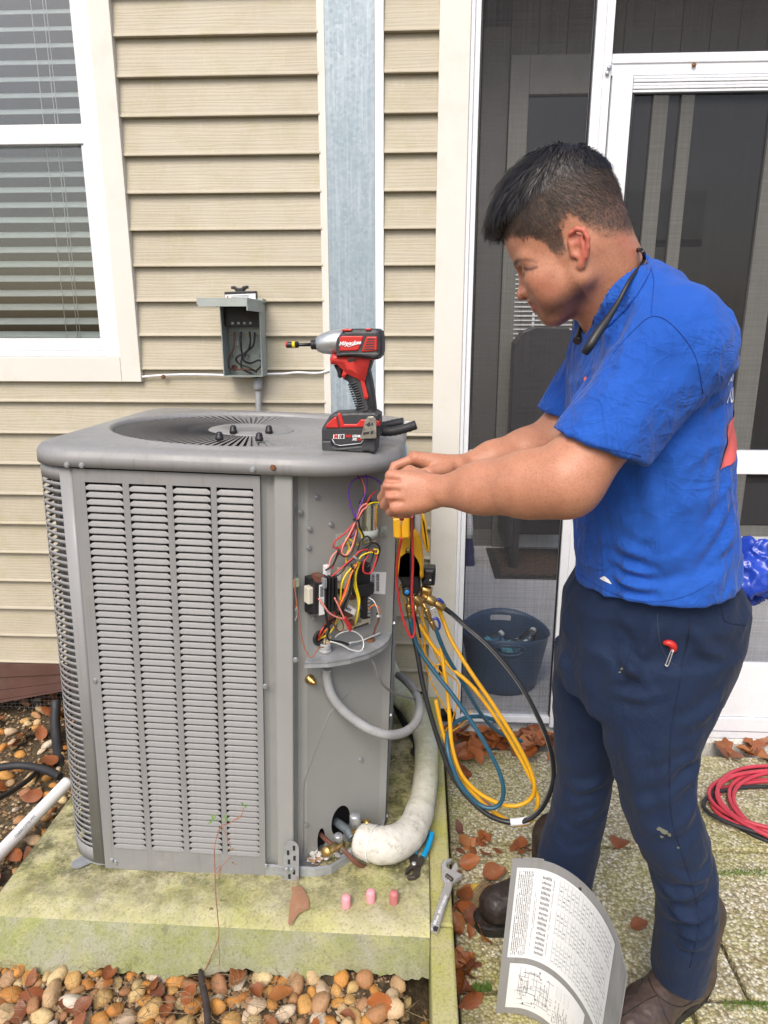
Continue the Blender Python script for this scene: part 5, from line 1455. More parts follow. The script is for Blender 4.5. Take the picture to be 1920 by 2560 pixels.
# motor body
DP([(958, 470), (965, 440), (1000, 400), (1010, 384), (1080, 378), (1235, 378), (1258, 392), (1268, 430), (1270, 520), (1262, 560), (1240, 585), (1200, 590), (960, 560), (958, 520)], .004, .074, 'motor_housing', 'drillblack', .010)
DP([(986, 440), (998, 428), (1140, 428), (1146, 440), (1116, 516), (1104, 526), (990, 530), (985, 500)], .0015, .03, 'red_panel', 'red', .002)
DP([(1134, 532), (1152, 470), (1168, 432), (1234, 432), (1240, 440), (1238, 520), (1228, 528), (1150, 536)], .0015, .03, 'red_panel', 'red', .002)
for k in range(5):
    y = 446 + k * 17; x = 1176 - k * 6
    DP([(x, y), (1222, y - 2), (1222, y + 6), (x - 3, y + 8)], .0008, .004, 'vent_slot', 'ink', 0)
DP([(1004, 384), (1010, 380), (1070, 380), (1066, 396), (1002, 398)], .003, .076, 'red_cap', 'red', .002)
DP([(1160, 377), (1198, 377), (1198, 390), (1162, 391)], .003, .04, 'red_cap', 'red', .001)
DP([(962, 545), (1000, 535), (1240, 532), (1262, 545), (1250, 575), (1215, 585), (1120, 565), (960, 566)], .002, .078, 'lower_band', 'drillblack', .006)
# red front of the handle with trigger
DP([(918, 600), (915, 580), (935, 548), (960, 556), (1020, 560), (1225, 565), (1230, 580), (1105, 592), (1108, 640), (1130, 690), (1150, 720), (1178, 850), (1174, 862), (1160, 858), (1132, 750), (1060, 680), (1030, 676), (1020, 715), (1004, 722), (1014, 660), (1000, 625), (920, 618)], .011, .058, 'red_handle', 'red', .008)
DP([(940, 624), (995, 622), (1008, 650), (1004, 700), (985, 712), (968, 704), (964, 670)], .024, .032, 'trigger', 'dark', .006)
DP([(1038, 590), (1050, 578), (1098, 578), (1092, 596), (1042, 602)], .0095, .01, 'direction_switch', 'dark', .001)
txt('Milwaukee', 1056, 476, 26, 'paper', 'body_lettering', dr, .35, .0004, .0008, zrot=radians(4))
m = MB(); m.tube(spl([PY(*c2(x, y), YD + .0008) - do for x, y in ((1020, 500), (1040, 490), (1044, 500), (1100, 484))], 4), .0009, 5); m.obj('logo_stroke', M['paper'], dr)
for o in list(dr.children): pass
dr.rotation_euler = (0, 0, radians(-3))
# pliers lying on the lid behind it: black dipped grips
pl0 = PY(*c2(1250, 1060), 1.66)
plr = E('pliers', pl0, label='black handled pliers lying on the lid behind the impact driver', cat='pliers')
for (pts, Y0) in (([(1180, 1050), (1260, 1066), (1340, 1066), (1420, 1048), (1500, 1022)], 1.64), ([(1190, 1045), (1260, 1036), (1330, 1020), (1400, 1006), (1416, 1004)], 1.70)):
    P = [PY(*c2(x, y), Y0) - pl0 for x, y in pts]
    MB().tube(spl(P, 5), [.009] * 2 + [.0105 + .001 * (i % 2) for i in range(19)], 10).obj('grip', M['rubber'], plr)
p = PY(*c2(1430, 1006), 1.70) - pl0
MB().box(p, (.02, .012, .006)).obj('grip_tip', M['whitepvc'], plr)

# ================================================================== GAUGE MANIFOLD, METER, HOSES beside the unit
c12 = crop(960, 1180, 5.027); c3 = crop(940, 1180, 2.281)
YM = 1.70
mo = PY(*c12(320, 1000), YM)
mf = E('gauge_manifold', mo, label='yellow and black refrigerant gauge manifold hanging on the side of the unit', cat='gauge manifold')
def MP(pts, dy, th, name, mat, bev=.004, par=None, org=None):
    m = MB(); pry(m, c12, pts, YM + dy, th, org or mo, bev)
    return m.obj(name, M[mat], par or mf)
MP([(170, 850), (200, 800), (400, 750), (440, 800), (475, 920), (500, 1150), (500, 1330), (465, 1372), (420, 1230), (380, 1130), (320, 1040), (230, 1110), (195, 1230), (185, 1340), (150, 1370), (130, 1300), (160, 1000)], .0, .05, 'yellow_boot', 'yellow', .010)
MP([(186, 1350), (196, 1230), (235, 1110), (312, 1042), (372, 1110), (420, 1250), (460, 1380), (462, 1500), (440, 1540), (300, 1540), (230, 1470), (215, 1390)], .010, .04, 'black_body', 'dark', .006)
p = PY(*c12(303, 985), YM - .002) - mo
MB().lathe([(.007, 0), (.007, .003), (.0, .004)], Matrix.Translation(p) @ RX, 14).obj('boss', M['brass'], mf)
p = PY(*c12(290, 1495), YM - .002) - mo
MB().lathe([(.012, -.01), (.0125, .008), (.010, .009), (.0, .009)], Matrix.Translation(p) @ RX, 10).obj('knob', M['dark'], mf)
MB().lathe([(.0065, .0091), (.0065, .0105), (.0, .011)], Matrix.Translation(p) @ RX, 14).obj('knob_cap', M['blue_light'], mf)
MP([(385, 470), (465, 460), (465, 860), (440, 830), (390, 740)], .02, .02, 'grey_bar', 'conduit', .003)
MP([(470, 520), (500, 540), (535, 640), (545, 780), (575, 930), (572, 1000), (550, 1030), (520, 980), (470, 820)], .01, .02, 'yellow_lever', 'yellow', .006)
MP([(500, 1220), (640, 1222), (652, 1240), (650, 1330), (640, 1430), (620, 1442), (490, 1440), (470, 1400), (500, 1350)], .015, .04, 'side_knob', 'dark', .008)
m = MB()
for y in (1268, 1300, 1345): pry(m, c12, [(512, y), (646, y + 2), (646, y + 8), (512, y + 6)], YM + .0145, .003, mo)
m.obj('knob_rib', M['rubber'], mf)
MP([(568, 1352), (592, 1350), (590, 1368), (572, 1370)], .0140, .002, 'knob_mark', 'paper', 0)
def MC(x0, y0, x1, y1, rpx, nm, mat, dy=.02, prof=None):
    a, b = PY(*c12(x0, y0), YM + dy) - mo, PY(*c12(x1, y1), YM + dy) - mo
    cyl(a, b, rpx / 5.027 / 960, nm, mat, mf, prof)
nutp = [(0, 0), (.85, 0), (1, .1), (1, .8), (.85, 1), (0, 1)]
MC(300, 1540, 315, 1660, 24, 'brass_port', 'brass'); MC(312, 1660, 320, 1760, 44, 'brass_nut', 'brass', .02, nutp); MC(320, 1760, 325, 1840, 34, 'brass_nut', 'brass', .02, nutp)
MC(380, 1560, 470, 1660, 56, 'brass_body', 'brass', .02, nutp); MC(430, 1600, 360, 1560, 30, 'brass_body', 'brass')
MC(470, 1470, 600, 1500, 60, 'brass_body', 'brass', .035, nutp); MC(470, 1540, 640, 1640, 34, 'brass_port', 'brass', .03); MC(530, 1580, 640, 1640, 64, 'brass_nut', 'brass', .028, nutp); MC(640, 1640, 760, 1710, 50, 'hose_ferrule', 'brass', .028, [(0, 0), (.9, 0), (1, .08), (1, .9), (.9, 1), (0, 1)])
MC(490, 1650, 545, 1740, 20, 'brass_port', 'brass', .0); MC(525, 1720, 590, 1870, 38, 'valve_body', 'brass', .0, nutp); MC(590, 1870, 640, 1980, 34, 'hose_ferrule', 'brass', .0, nutp)
MC(400, 1660, 400, 1780, 26, 'brass_port', 'brass', .03)
bl = pm('blue_lever', (.02, .035, .30), .35); M['blue_lever'] = bl
m = MB(); m.tube(spl([PY(*c12(x, y), YM - .01) - mo for x, y in ((615, 1850), (660, 1840), (695, 1890), (700, 1950), (685, 1975))], 5), .0055, 8, flat=.6); m.obj('valve_lever', bl, mf)
m = MB(); m.tube(spl([PY(*c12(x, y), YM + .03) - mo for x, y in ((665, 1605), (700, 1600), (735, 1630), (748, 1660))], 5), .0055, 8, flat=.6); m.obj('valve_lever', bl, mf)
MP([(585, 1720), (640, 1700), (650, 1780), (630, 1860), (600, 1840)], -.006, .004, 'valve_plate', 'steel', .001)
# clamp meter
YC = 1.62
cm0 = PY(*c12(220, 700), YC)
cmn = E('clamp_meter', cm0, label='yellow clamp meter jaw held just under the man\'s near hand', cat='clamp meter')
def CM(pts, dy, th, nm, mat, bev=.004):
    m = MB(); pry(m, c12, pts, YC + dy, th, cm0, bev); return m.obj(nm, M[mat], cmn)
CM([(108, 590), (216, 575), (216, 842), (140, 838), (118, 815)], 0, .028, 'jaw', 'yellow', .004)
CM([(220, 575), (322, 560), (325, 810), (308, 836), (220, 842)], 0, .028, 'jaw', 'yellow', .004)
CM([(120, 590), (160, 440), (300, 430), (320, 560)], .006, .022, 'meter_body', 'yellow', .004)
CM([(322, 560), (385, 540), (385, 720), (330, 770)], .01, .02, 'meter_handle', 'dark', .004)
# second yellow tip glimpsed above the hands
tip0 = PY(*c12(160, 20), 1.70)
m = MB(); pry(m, c12, [(130, 60), (140, -10), (165, -60), (215, -80), (215, 40), (170, 70)], 1.70, .02, tip0, .006)
m.obj('meter_trigger', M['yellow'], None, loc=tip0, label='yellow curved tip of the meter peeking out above the near hand', cat='meter trigger')
# pale blue strip at the rear right edge of the unit
sp0 = PY(868, 985, 1.80)
MB().add([PY(u, v, 1.80) - sp0 for u, v in ((866, 961), (879, 961), (879, 1015), (866, 1010))] + [PY(u, v, 1.81) - sp0 for u, v in ((866, 961), (879, 961), (879, 1015), (866, 1010))], [(0, 3, 2, 1), (4, 5, 6, 7), (0, 1, 5, 4), (1, 2, 6, 5), (2, 3, 7, 6)]).obj('hanger_strap', pm('pale_blue_plastic', (.42, .55, .72), .4), None, loc=sp0, label='pale blue hanger strap at the upper right edge of the unit', cat='strap')

def hose(name, label, cat, fn, pts, r, mat, group=None, Y=1.66):
    return rope(name, label, cat, [PY(*fn(q[0], q[1]), q[2] if len(q) > 2 else Y) for q in pts], r, mat, group, 8, 12)
G = 'hoses hanging from the gauge manifold'
bh = hose('black_hose', 'thick black hose with white stripe, outermost of the loops hanging from the manifold', 'hose', c3, [(380, 770, 1.73), (440, 815, 1.73), (500, 870, 1.72), (650, 1000, 1.68), (800, 1180, 1.64), (905, 1360, 1.61), (980, 1530, 1.59), (1010, 1670, 1.58), (1003, 1790, 1.57), (945, 1915, 1.57), (860, 1985, 1.57), (760, 1997, 1.58), (640, 1955, 1.59), (520, 1850, 1.61), (430, 1720, 1.63), (370, 1570, 1.65), (310, 1380, 1.67), (265, 1200, 1.69), (235, 1030, 1.71), (205, 890, 1.73), (195, 800, 1.74)], .0068, 'h_black', G)
hose('yellow_hose', 'yellow hose making the wide inner loop beside the black one', 'hose', c3, [(355, 770, 1.74), (385, 850, 1.74), (430, 960, 1.72), (530, 1125, 1.69), (680, 1345, 1.66), (800, 1540, 1.64), (875, 1690, 1.63), (903, 1790, 1.62), (880, 1865, 1.62), (800, 1903, 1.62), (700, 1890, 1.62), (580, 1825, 1.63), (485, 1720, 1.64), (435, 1570, 1.66), (420, 1400, 1.68), (408, 1260, 1.70), (392, 1150, 1.71), (370, 1000, 1.73)], .0056, 'h_yellow', G)
hose('yellow_hose', 'second yellow hose crossing behind the wide loop and ending at the black hose', 'hose', c3, [(245, 870, 1.74), (330, 1000, 1.73), (430, 1115, 1.72), (560, 1235, 1.70), (700, 1425, 1.68), (800, 1590, 1.66), (880, 1740, 1.64), (915, 1830, 1.63), (922, 1900, 1.62), (880, 1990, 1.62), (800, 2010, 1.62), (720, 1970, 1.62), (600, 1880, 1.63), (490, 1745, 1.65), (420, 1600, 1.67), (380, 1480, 1.69), (340, 1300, 1.71)], .0056, 'h_yellow', G)
hose('blue_hose', 'dark teal hose swinging in the innermost loop in front of the yellow hoses', 'hose', c3, [(195, 835, 1.71), (235, 990, 1.70), (330, 1135, 1.68), (450, 1290, 1.65), (590, 1495, 1.62), (690, 1680, 1.60), (726, 1800, 1.59), (712, 1885, 1.59), (655, 1917, 1.59), (575, 1885, 1.60), (480, 1780, 1.61), (420, 1630, 1.63), (405, 1530, 1.66), (430, 1450, 1.70), (500, 1405, 1.74), (600, 1395, 1.78), (700, 1425, 1.80), (770, 1470, 1.82)], .0058, 'h_blue', G)
hose('blue_hose', 'dark teal hose falling from the blue valve lever behind the yellow hoses', 'hose', c3, [(338, 885, 1.70), (365, 960, 1.70), (410, 1060, 1.71), (500, 1210, 1.73), (600, 1380, 1.76), (690, 1475, 1.79), (770, 1515, 1.81), (830, 1535, 1.83)], .0056, 'h_blue', G)
st_ = [PY(*c3(x, y), Y) for x, y, Y in ((425, 815, 1.713), (495, 878, 1.71), (640, 1005, 1.67), (790, 1185, 1.63), (893, 1362, 1.60), (967, 1530, 1.58), (997, 1670, 1.57), (990, 1790, 1.56), (935, 1912, 1.56), (860, 1975, 1.56))]
o = MB().tube([p - bh.location for p in spl(st_, 8)], .0011, 5).obj('stripe', M['w_grey'], bh)
tp = [PY(*c3(x, y), 1.575) for x, y in ((766, 1997), (800, 1995), (840, 1990), (870, 1983))]
MB().tube([p - bh.location for p in spl(tp, 4)], .0098, 12).obj('white_tape', M['whitepvc'], bh)
cords = [([(140, 640), (165, 760), (210, 880), (270, 1010), (290, 1120), (330, 1230), (400, 1360), (432, 1420), (400, 1470), (370, 1505), (430, 1480), (500, 1430), (545, 1360)], 'thin yellow lead zigzagging down behind the hoses to the patio'),
         ([(232, 520), (250, 640), (265, 780), (275, 900), (283, 1040), (330, 1100), (385, 1160)], 'thin yellow lead hanging straight past the brass fittings'),
         ([(240, 790), (300, 930), (340, 1040), (400, 1140), (465, 1200), (470, 1290), (440, 1400), (420, 1480)], 'thin yellow lead curving towards the white porch jamb')]
for p, lb in cords:
    hose('test_lead', lb, 'test lead', c3, [(x, y, 1.75) for x, y in p], .0022, 'h_yellow', 'thin leads among the hoses')
MB().tube([PY(*c3(360 + 26 * cos(a), 1132 + 34 * sin(a)), 1.76) for a in [2 * pi * k / 20 for k in range(20)]], .0028, 6, closed=True).obj('lead_coil', M['h_yellow'], None, label='small coil of yellow lead with black clip near the porch jamb', cat='lead coil')
p = PY(*c3(370, 1127), 1.757); MB().box(p, (.012, .01, .026)).obj('lead_clip', M['dark'], bpy.data.objects['lead_coil'])
hose('red_lead', 'bright red meter lead hanging in a long loop from the near hand', 'test lead', c12, [(222, 830, 1.60), (195, 960, 1.62), (165, 1150, 1.64), (160, 1330, 1.655), (172, 1500, 1.66), (205, 1700, 1.665), (250, 1880, 1.665), (300, 2010, 1.665), (345, 2078, 1.665), (378, 2040, 1.665), (388, 1940, 1.665), (372, 1800, 1.66), (350, 1600, 1.66), (352, 1400, 1.655), (362, 1200, 1.65), (362, 1000, 1.64), (355, 760, 1.62), (352, 560, 1.55)], .0031, 'w_red', 'meter leads')
hose('black_lead', 'black meter lead running down beside the red one', 'test lead', c12, [(375, 540, 1.55), (352, 760, 1.625), (340, 1000, 1.645), (340, 1250, 1.655), (345, 1500, 1.66), (345, 1650, 1.662), (380, 1760, 1.67), (420, 1900, 1.68), (460, 2080, 1.69)], .0031, 'w_black', 'meter leads')

# red hose coiled on the patio at the right
pts = []
rc = PZ(1760, 1745, GP + .02)
ro = E('coiled_hose', rc, label='red hose coiled on the patio at the right behind the man', cat='hose')
rnd = random.Random(3)
for k in range(9):
    a0, rx, ry = rnd.uniform(-.2, .2), .31 + rnd.uniform(-.06, .04), .18 + rnd.uniform(-.05, .05)
    ox, oy = rnd.uniform(-.03, .03), rnd.uniform(-.03, .03)
    P = [(ox + rx * cos(a), oy + ry * sin(a) * (1 + .04 * sin(3 * a + k)), -.012 + .007 * (k % 3) + .004 * sin(2 * a + k)) for a in [a0 + 2 * pi * i / 40 for i in range(40)]]
    MB().tube(P, .0068, 8, closed=True).obj('hose_turn', M['h_red' if k not in (3, 7) else 'rubber'], ro)

# ================================================================== things lying about
# three pink caps, from left to right
for (u, v, mt_, lb) in ((748, 1958, 'pink', 'pink rubber valve cap standing on the mossy pad, leftmost of three'), (801, 1946, 'pink', 'pink rubber valve cap on the pad standing a little behind, middle of three'), (851, 1949, 'pinkdirty', 'dirty worn dark pink valve cap on the pad, rightmost of three')):
    p = PZ(u, v, .1105)
    MB().lathe([(.0, 0), (.0108, 0), (.0112, .002), (.0112, .022), (.0106, .027), (.0085, .0305), (.005, .032), (.0, .032)], None, 20).obj('valve_cap', M[mt_], None, loc=p, label=lb, cat='cap', group='pink caps on the pad')
# tongue and groove pliers with blue grips
q0 = PZ(915, 1850, .115)
tg = E('slip_joint_pliers', q0, label='pliers with bright blue grips leaning against the pipe on the pad', cat='pliers')
def Z_(fn, pts, z): return [PZ(*fn(x, y), zz) - q0 for (x, y), zz in zip(pts, z if hasattr(z, '__len__') else [z] * len(pts))]
MB().tube(spl(Z_(c8, [(1095, 1340), (1120, 1270), (1150, 1220), (1178, 1185)], [.122, .126, .130, .134]), 5), [.0075] * 13 + [.0082] * 2 + [.005], 10).obj('grip', M['blue_grip'], tg)
MB().tube(spl(Z_(c8, [(1150, 1370), (1185, 1300), (1205, 1240), (1216, 1192)], [.120, .123, .127, .130]), 5), [.0075] * 13 + [.0082] * 2 + [.005], 10).obj('grip', M['blue_grip'], tg)
def flat(fn, poly, z, th, name, mat, par, org, bev=.002):
    P = [PZ(*fn(x, y), z) - org for x, y in poly]
    m = MB().prism([(p.x, p.y) for p in P], th, Matrix.Translation((0, 0, P[0].z)), 0, bev); return m.obj(name, M[mat], par)
M['darksteel'] = pm('dark_tool_steel', (.10, .085, .075), .45, .7, .25, 40, dirt=(.2, .12, .07, .4))
flat(c8, [(1082, 1330), (1108, 1345), (1128, 1390), (1140, 1440), (1130, 1500), (1100, 1522), (1055, 1526), (1045, 1512), (1080, 1498), (1092, 1470), (1075, 1440), (1060, 1390)], .113, .010, 'jaw', 'darksteel', tg, q0)
flat(c8, [(1140, 1365), (1166, 1378), (1150, 1420), (1110, 1440), (1070, 1460), (1040, 1490), (1028, 1482), (1038, 1455), (1070, 1430), (1100, 1410)], .119, .009, 'jaw', 'darksteel', tg, q0)
p = PZ(*c8(1092, 1412), .128) - q0
MB().lathe([(.006, 0), (.006, .004), (.004, .005), (.0, .005)], Matrix.Translation(p), 10).obj('pivot', M['steel'], tg)
# adjustable wrench across pad edge and kerb
w0 = PZ(*c8(1280, 1680), .113)
M['chrome'] = pm('worn_chrome', (.55, .55, .55), .3, .55, .08, 12, dirt=(.35, .33, .3, .2))
wr = E('adjustable_wrench', w0, label='chrome adjustable wrench lying along the kerb beside the pad', cat='wrench')
flat(c8, [(1300, 1560), (1365, 1540), (1352, 1600), (1310, 1720), (1268, 1860), (1250, 1898), (1206, 1876), (1208, 1840), (1250, 1720)], .1125, .009, 'handle', 'chrome', wr, w0, .003)
flat(c8, [(1300, 1565), (1282, 1520), (1278, 1440), (1296, 1406), (1350, 1392), (1354, 1404), (1322, 1425), (1318, 1450), (1336, 1466), (1420, 1500), (1424, 1512), (1372, 1545)], .1105, .013, 'head', 'chrome', wr, w0, .004)
flat(c8, [(1345, 1470), (1372, 1420), (1392, 1420), (1398, 1450), (1385, 1500), (1368, 1520)], .112, .009, 'sliding_jaw', 'chrome', wr, w0, .002)
a, b = PZ(*c8(1316, 1488), .1255) - w0, PZ(*c8(1356, 1520), .1255) - w0
m = MB()
for i in range(8):
    c = a.lerp(b, (i + .5) / 8); dd = (b - a) / 8
    m.lathe([(.0045, -.0018), (.0056, 0), (.0045, .0018)], Matrix.Translation(c) @ dd.to_track_quat('Z', 'Y').to_matrix().to_4x4(), 10)
m.obj('worm_screw', M['darksteel'], wr)
flat(c8, [(1222, 1852), (1236, 1838), (1262, 1848), (1250, 1880), (1226, 1872)], .1212, .0006, 'hang_hole', 'ink', wr, w0, 0)
pa, pb = PZ(*c8(1245, 1800), .1222), PZ(*c8(1310, 1640), .1222)
xax = (pb - pa).normalized(); zax = Vector((0, 0, 1)); yax = zax.cross(xax)
tm = text_mesh('200 mm   DROP FORGED', .0085, M['paper'], 0, .0003)
o = O('handle_lettering', tm, wr); o.matrix_local = Matrix.Translation(pa.lerp(pb, .45) - w0 + Vector((0, 0, .0004))) @ Matrix((xax, yax, zax)).transposed().to_4x4()

# curved access cover standing on the patio, labels on its hollow side
pn0 = Vector((.213, 1.283, GP))
cv = E('access_cover', pn0, label='curved grey metal access cover with wiring diagram labels standing before the man', cat='access cover')
cR, cH = .198, .418
def cover(s, h, o_=0.0):
    """s along the sheet, h up; o_ off the hollow side"""
    Ls = [.042, .311, .16]
    lean = Vector((.050, .020, 1)) * h + Vector((-.016, 0, 0))
    if s < Ls[0]: p = Vector((s, .0, 0)); n_ = Vector((0, -1, 0))
    elif s < Ls[0] + Ls[1]:
        a = (s - Ls[0]) / cR
        p = Vector((Ls[0] + cR * .66 * sin(a), -cR * (1 - cos(a)), 0)); n_ = Vector((-sin(a), -cos(a), 0))
    else:
        q = s - Ls[0] - Ls[1]
        p = Vector((Ls[0] + cR * .66 - .012 * q / .16, -cR - q, 0)); n_ = Vector((-1, 0, 0))
    return p + lean + n_ * o_
S_ = [.0, .004] + [.042 * k / 4 for k in range(1, 4)] + [.042 + .311 * k / 22 for k in range(23)] + [.353 + .01 * k for k in range(1, 9)]
m = MB()
m.grid([[cover(s, h) for s in S_] for h in (0, cH)]); m.grid([[cover(s, h, -.0012) for s in S_] for h in (0, cH)])
m.grid([[cover(s, cH, o_) for s in S_] for o_ in (0, -.0012)], 0, False); m.grid([[cover(s, 0, o_) for s in S_] for o_ in (0, -.0012)], 0, False)
m.grid([[cover(S_[-1], h, o_) for h in (0, cH)] for o_ in (0, -.0012)], 0, False); m.grid([[cover(S_[0], h, o_) for h in (0, cH)] for o_ in (0, -.0012)], 0, False)
m.grid([[cover(s, h, .002) for s in (.022, .055, .08)] for h in (cH, cH + .006)], 0, False)
m.obj('sheet', M['grey'], cv)
m = MB(); m.lathe([(.004, 0), (.0, .0005)], Matrix.Translation(cover(.20, cH - .018, .0006)) @ Vector((-.5, -.6, 0)).to_track_quat('Z', 'Y').to_matrix().to_4x4(), 10); m.obj('screw_hole', M['ink'], cv)
def label_(s0, s1, h0, h1, nm, k=24):
    m = MB(); m.grid([[cover(s0 + (s1 - s0) * i / k, h, .0007) for i in range(k + 1)] for h in (h0, h1)]); return m.obj(nm, M['paper'], cv)
label_(.012, .345, .158, .396, 'data_label'); label_(.020, .27, .018, .142, 'diagram_label'); label_(.30, .362, .0, .115, 'diagram_label')
def q4(m, s0, s1, h0, h1, mi=0):
    k = max(1, int(abs(s1 - s0) / .02)); 
    m.grid([[cover(s0 + (s1 - s0) * i / k, h, .0011) for i in range(k + 1)] for h in (h0, h1)], mi, False)
m = MB(); R2 = random.Random(5)
def textcol(s, h0, h1, w, dens=.8, seg=.006):
    h = h1
    while h > h0:
        L = R2.uniform(.4, 1.6) * seg
        if R2.random() < dens: q4(m, s, s + w, max(h0, h - L), h, R2.choice((0, 0, 1)))
        h -= L + R2.uniform(.0006, .0014)
for k in range(9): textcol(.018 + k * .0042, .166, .388, .0016, .93)
for k in range(2): textcol(.066 + k * .005, .18 + .06 * k, .34, .0014, .8)
for r in range(16):
    h = .176 + r * .0132
    for c_ in range(7): q4(m, .084 + c_ * .0042, .0865 + c_ * .0042, h, h + R2.uniform(.0055, .0085), 0)
q4(m, .080, .0805, .170, .388, 1); q4(m, .116, .1165, .170, .388, 1); q4(m, .080, .1165, .1695, .1702, 1)
textcol(.120, .18, .38, .0016, .85)
for blk in range(3):
    hb = .172 + blk * .075
    for k in range(16):
        s = .138 + k * .0125
        if s > .345: break
        q4(m, s, s + .0009, hb, hb + .064, 1)
        for j in range(5):
            if R2.random() < .75: q4(m, s + .003, s + .0095, hb + .006 + j * .011, hb + .006 + j * .011 + R2.uniform(.001, .003), R2.choice((0, 1, 1)))
    for j in range(6): q4(m, .136, .34, hb + .004 + j * .0125, hb + .0045 + j * .0125, 1)
# wiring diagram
for k in range(46):
    s = R2.uniform(.032, .15); L = R2.uniform(.01, .06)
    if R2.random() < .5: q4(m, s, min(.16, s + L), *(lambda h: (h, h + .0011))(R2.uniform(.03, .13)), 0)
    else: q4(m, s, s + .0010, *(lambda h: (h, min(.134, h + L)))(R2.uniform(.028, .11)), 0)
for k in range(26): s, h = R2.uniform(.034, .155), R2.uniform(.03, .13); q4(m, s, s + R2.uniform(.002, .006), h, h + R2.uniform(.002, .006), R2.choice((0, 1)))
for k in range(10): textcol(.165 + k * .0055, .026, .026 + R2.uniform(.03, .07), .002, .85, .004)
for s in (.17, .196): 
    for j in range(4): q4(m, s, s + .016, .098 + j * .009, .0985 + j * .009, 1)
    q4(m, s, s + .0006, .098, .126, 1); q4(m, s + .016, s + .0166, .098, .126, 1)
q4(m, .235, .258, .034, .0345, 1); q4(m, .235, .2356, .034, .09, 1); q4(m, .244, .256, .036, .046, 0)
for k in range(5): textcol(.31 + k * .009, .01, .10, .003, .8, .005)
m.obj('label_print', [pm('print_grey', (.10, .105, .12), .6, 0, .1, 6), pm('print_pale', (.30, .31, .33), .6, 0, .1, 6)], cv, kind='stuff')
# ------------------------------------------------------------------ stones, leaves, weeds
R3 = random.Random(21)
def ico(seed):
    r = random.Random(seed)
    t = (1 + sqrt(5)) / 2
    V = [Vector(p).normalized() for p in ((-1, t, 0), (1, t, 0), (-1, -t, 0), (1, -t, 0), (0, -1, t), (0, 1, t), (0, -1, -t), (0, 1, -t), (t, 0, -1), (t, 0, 1), (-t, 0, -1), (-t, 0, 1))]
    F = [(0, 11, 5), (0, 5, 1), (0, 1, 7), (0, 7, 10), (0, 10, 11), (1, 5, 9), (5, 11, 4), (11, 10, 2), (10, 7, 6), (7, 1, 8), (3, 9, 4), (3, 4, 2), (3, 2, 6), (3, 6, 8), (3, 8, 9), (4, 9, 5), (2, 4, 11), (6, 2, 10), (8, 6, 7), (9, 8, 1)]
    mid = {}; F2 = []
    def m_(a, b):
        k = (min(a, b), max(a, b))
        if k not in mid: V.append((V[a] + V[b]).normalized()); mid[k] = len(V) - 1
        return mid[k]
    for a, b, c in F:
        x, y, z = m_(a, b), m_(b, c), m_(c, a); F2 += [(a, x, z), (b, y, x), (c, z, y), (x, y, z)]
    cut = [(Vector((r.uniform(-1, 1), r.uniform(-1, 1), r.uniform(-1, 1))).normalized(), r.uniform(.5, .84)) for _ in range(6)]
    out = []
    for p in V:
        q = p.copy()
        for n_, d_ in cut:
            e = q.dot(n_) - d_
            if e > 0: q -= n_ * e * .85
        q *= 1 + r.uniform(-.05, .05)
        out.append((q.x, q.y * .78, q.z * .55))
    me = bpy.data.meshes.new('stone'); me.from_pydata(out, [], F2); me.materials.append(M['stone'])
    for p in me.polygons: p.use_smooth = True
    return me
STM = [ico(i) for i in range(9)]
placed = []
def try_place(x, y, r, k=.80):
    for (a, b, q) in placed:
        if (a - x) ** 2 + (b - y) ** 2 < ((r + q) * k) ** 2: return False
    placed.append((x, y, r)); return True
def stone(x, y, s, lift=0):
    O('stone', R3.choice(STM), ground, loc=(x, y, gheight(x, y) + s * (.22 + lift)), rot=(R3.uniform(-.5, .5), R3.uniform(-.5, .5), R3.uniform(0, 6.28))).scale = (s * R3.uniform(.9, 1.25), s * R3.uniform(.8, 1.1), s * R3.uniform(.8, 1.2))
cnt = 0; tries = 0
while cnt < 178 and tries < 9000:
    tries += 1; s = R3.uniform(.016, .034); x, y = R3.uniform(-1.10, .036), R3.uniform(1.125, 1.308)
    if try_place(x, y, s, .56): stone(x, y, s, R3.uniform(-.1, .25)); cnt += 1
c2_ = 0; tries = 0
while c2_ < 120 and tries < 6000:
    tries += 1; s = R3.uniform(.016, .032); x, y = R3.uniform(-1.65, -1.04), R3.uniform(1.32, 2.75)
    if x < -.53 * y - .45: continue
    if try_place(x, y, s, .66): stone(x, y, s, R3.uniform(-.1, .3)); c2_ += 1
# fine gravel and crumbs filling the gaps: one mass
m = MB(); GR = np.random.RandomState(4)
for i in range(7000):
    if i % 2: x, y = GR.uniform(-1.2, .035), GR.uniform(1.0, 1.325)
    else: x, y = GR.uniform(-1.9, -1.03), GR.uniform(1.25, 3.2)
    s = GR.uniform(.003, .012); z = gheight(x, y) + s * .3
    a = GR.uniform(0, 6.28, 1)[0]; c, q = cos(a) * s, sin(a) * s; j = GR.uniform(.5, 1.1, 4)
    m.add([(x + c * j[0], y + q * j[0], z), (x - q * j[1], y + c * j[1], z), (x - c * j[2], y - q * j[2], z), (x + q * j[3], y - c * j[3], z), (x, y, z + s * .7)], [(0, 1, 4), (1, 2, 4), (2, 3, 4), (3, 0, 4)], i % 5 == 0)
gv = m.obj('fine_gravel', [pm('gravel_mix', (.26, .17, .09), .9, 0, .5, 130, world=True), pm('gravel_pale', (.42, .34, .22), .85, 0, .4, 130, world=True)], kind='stuff')

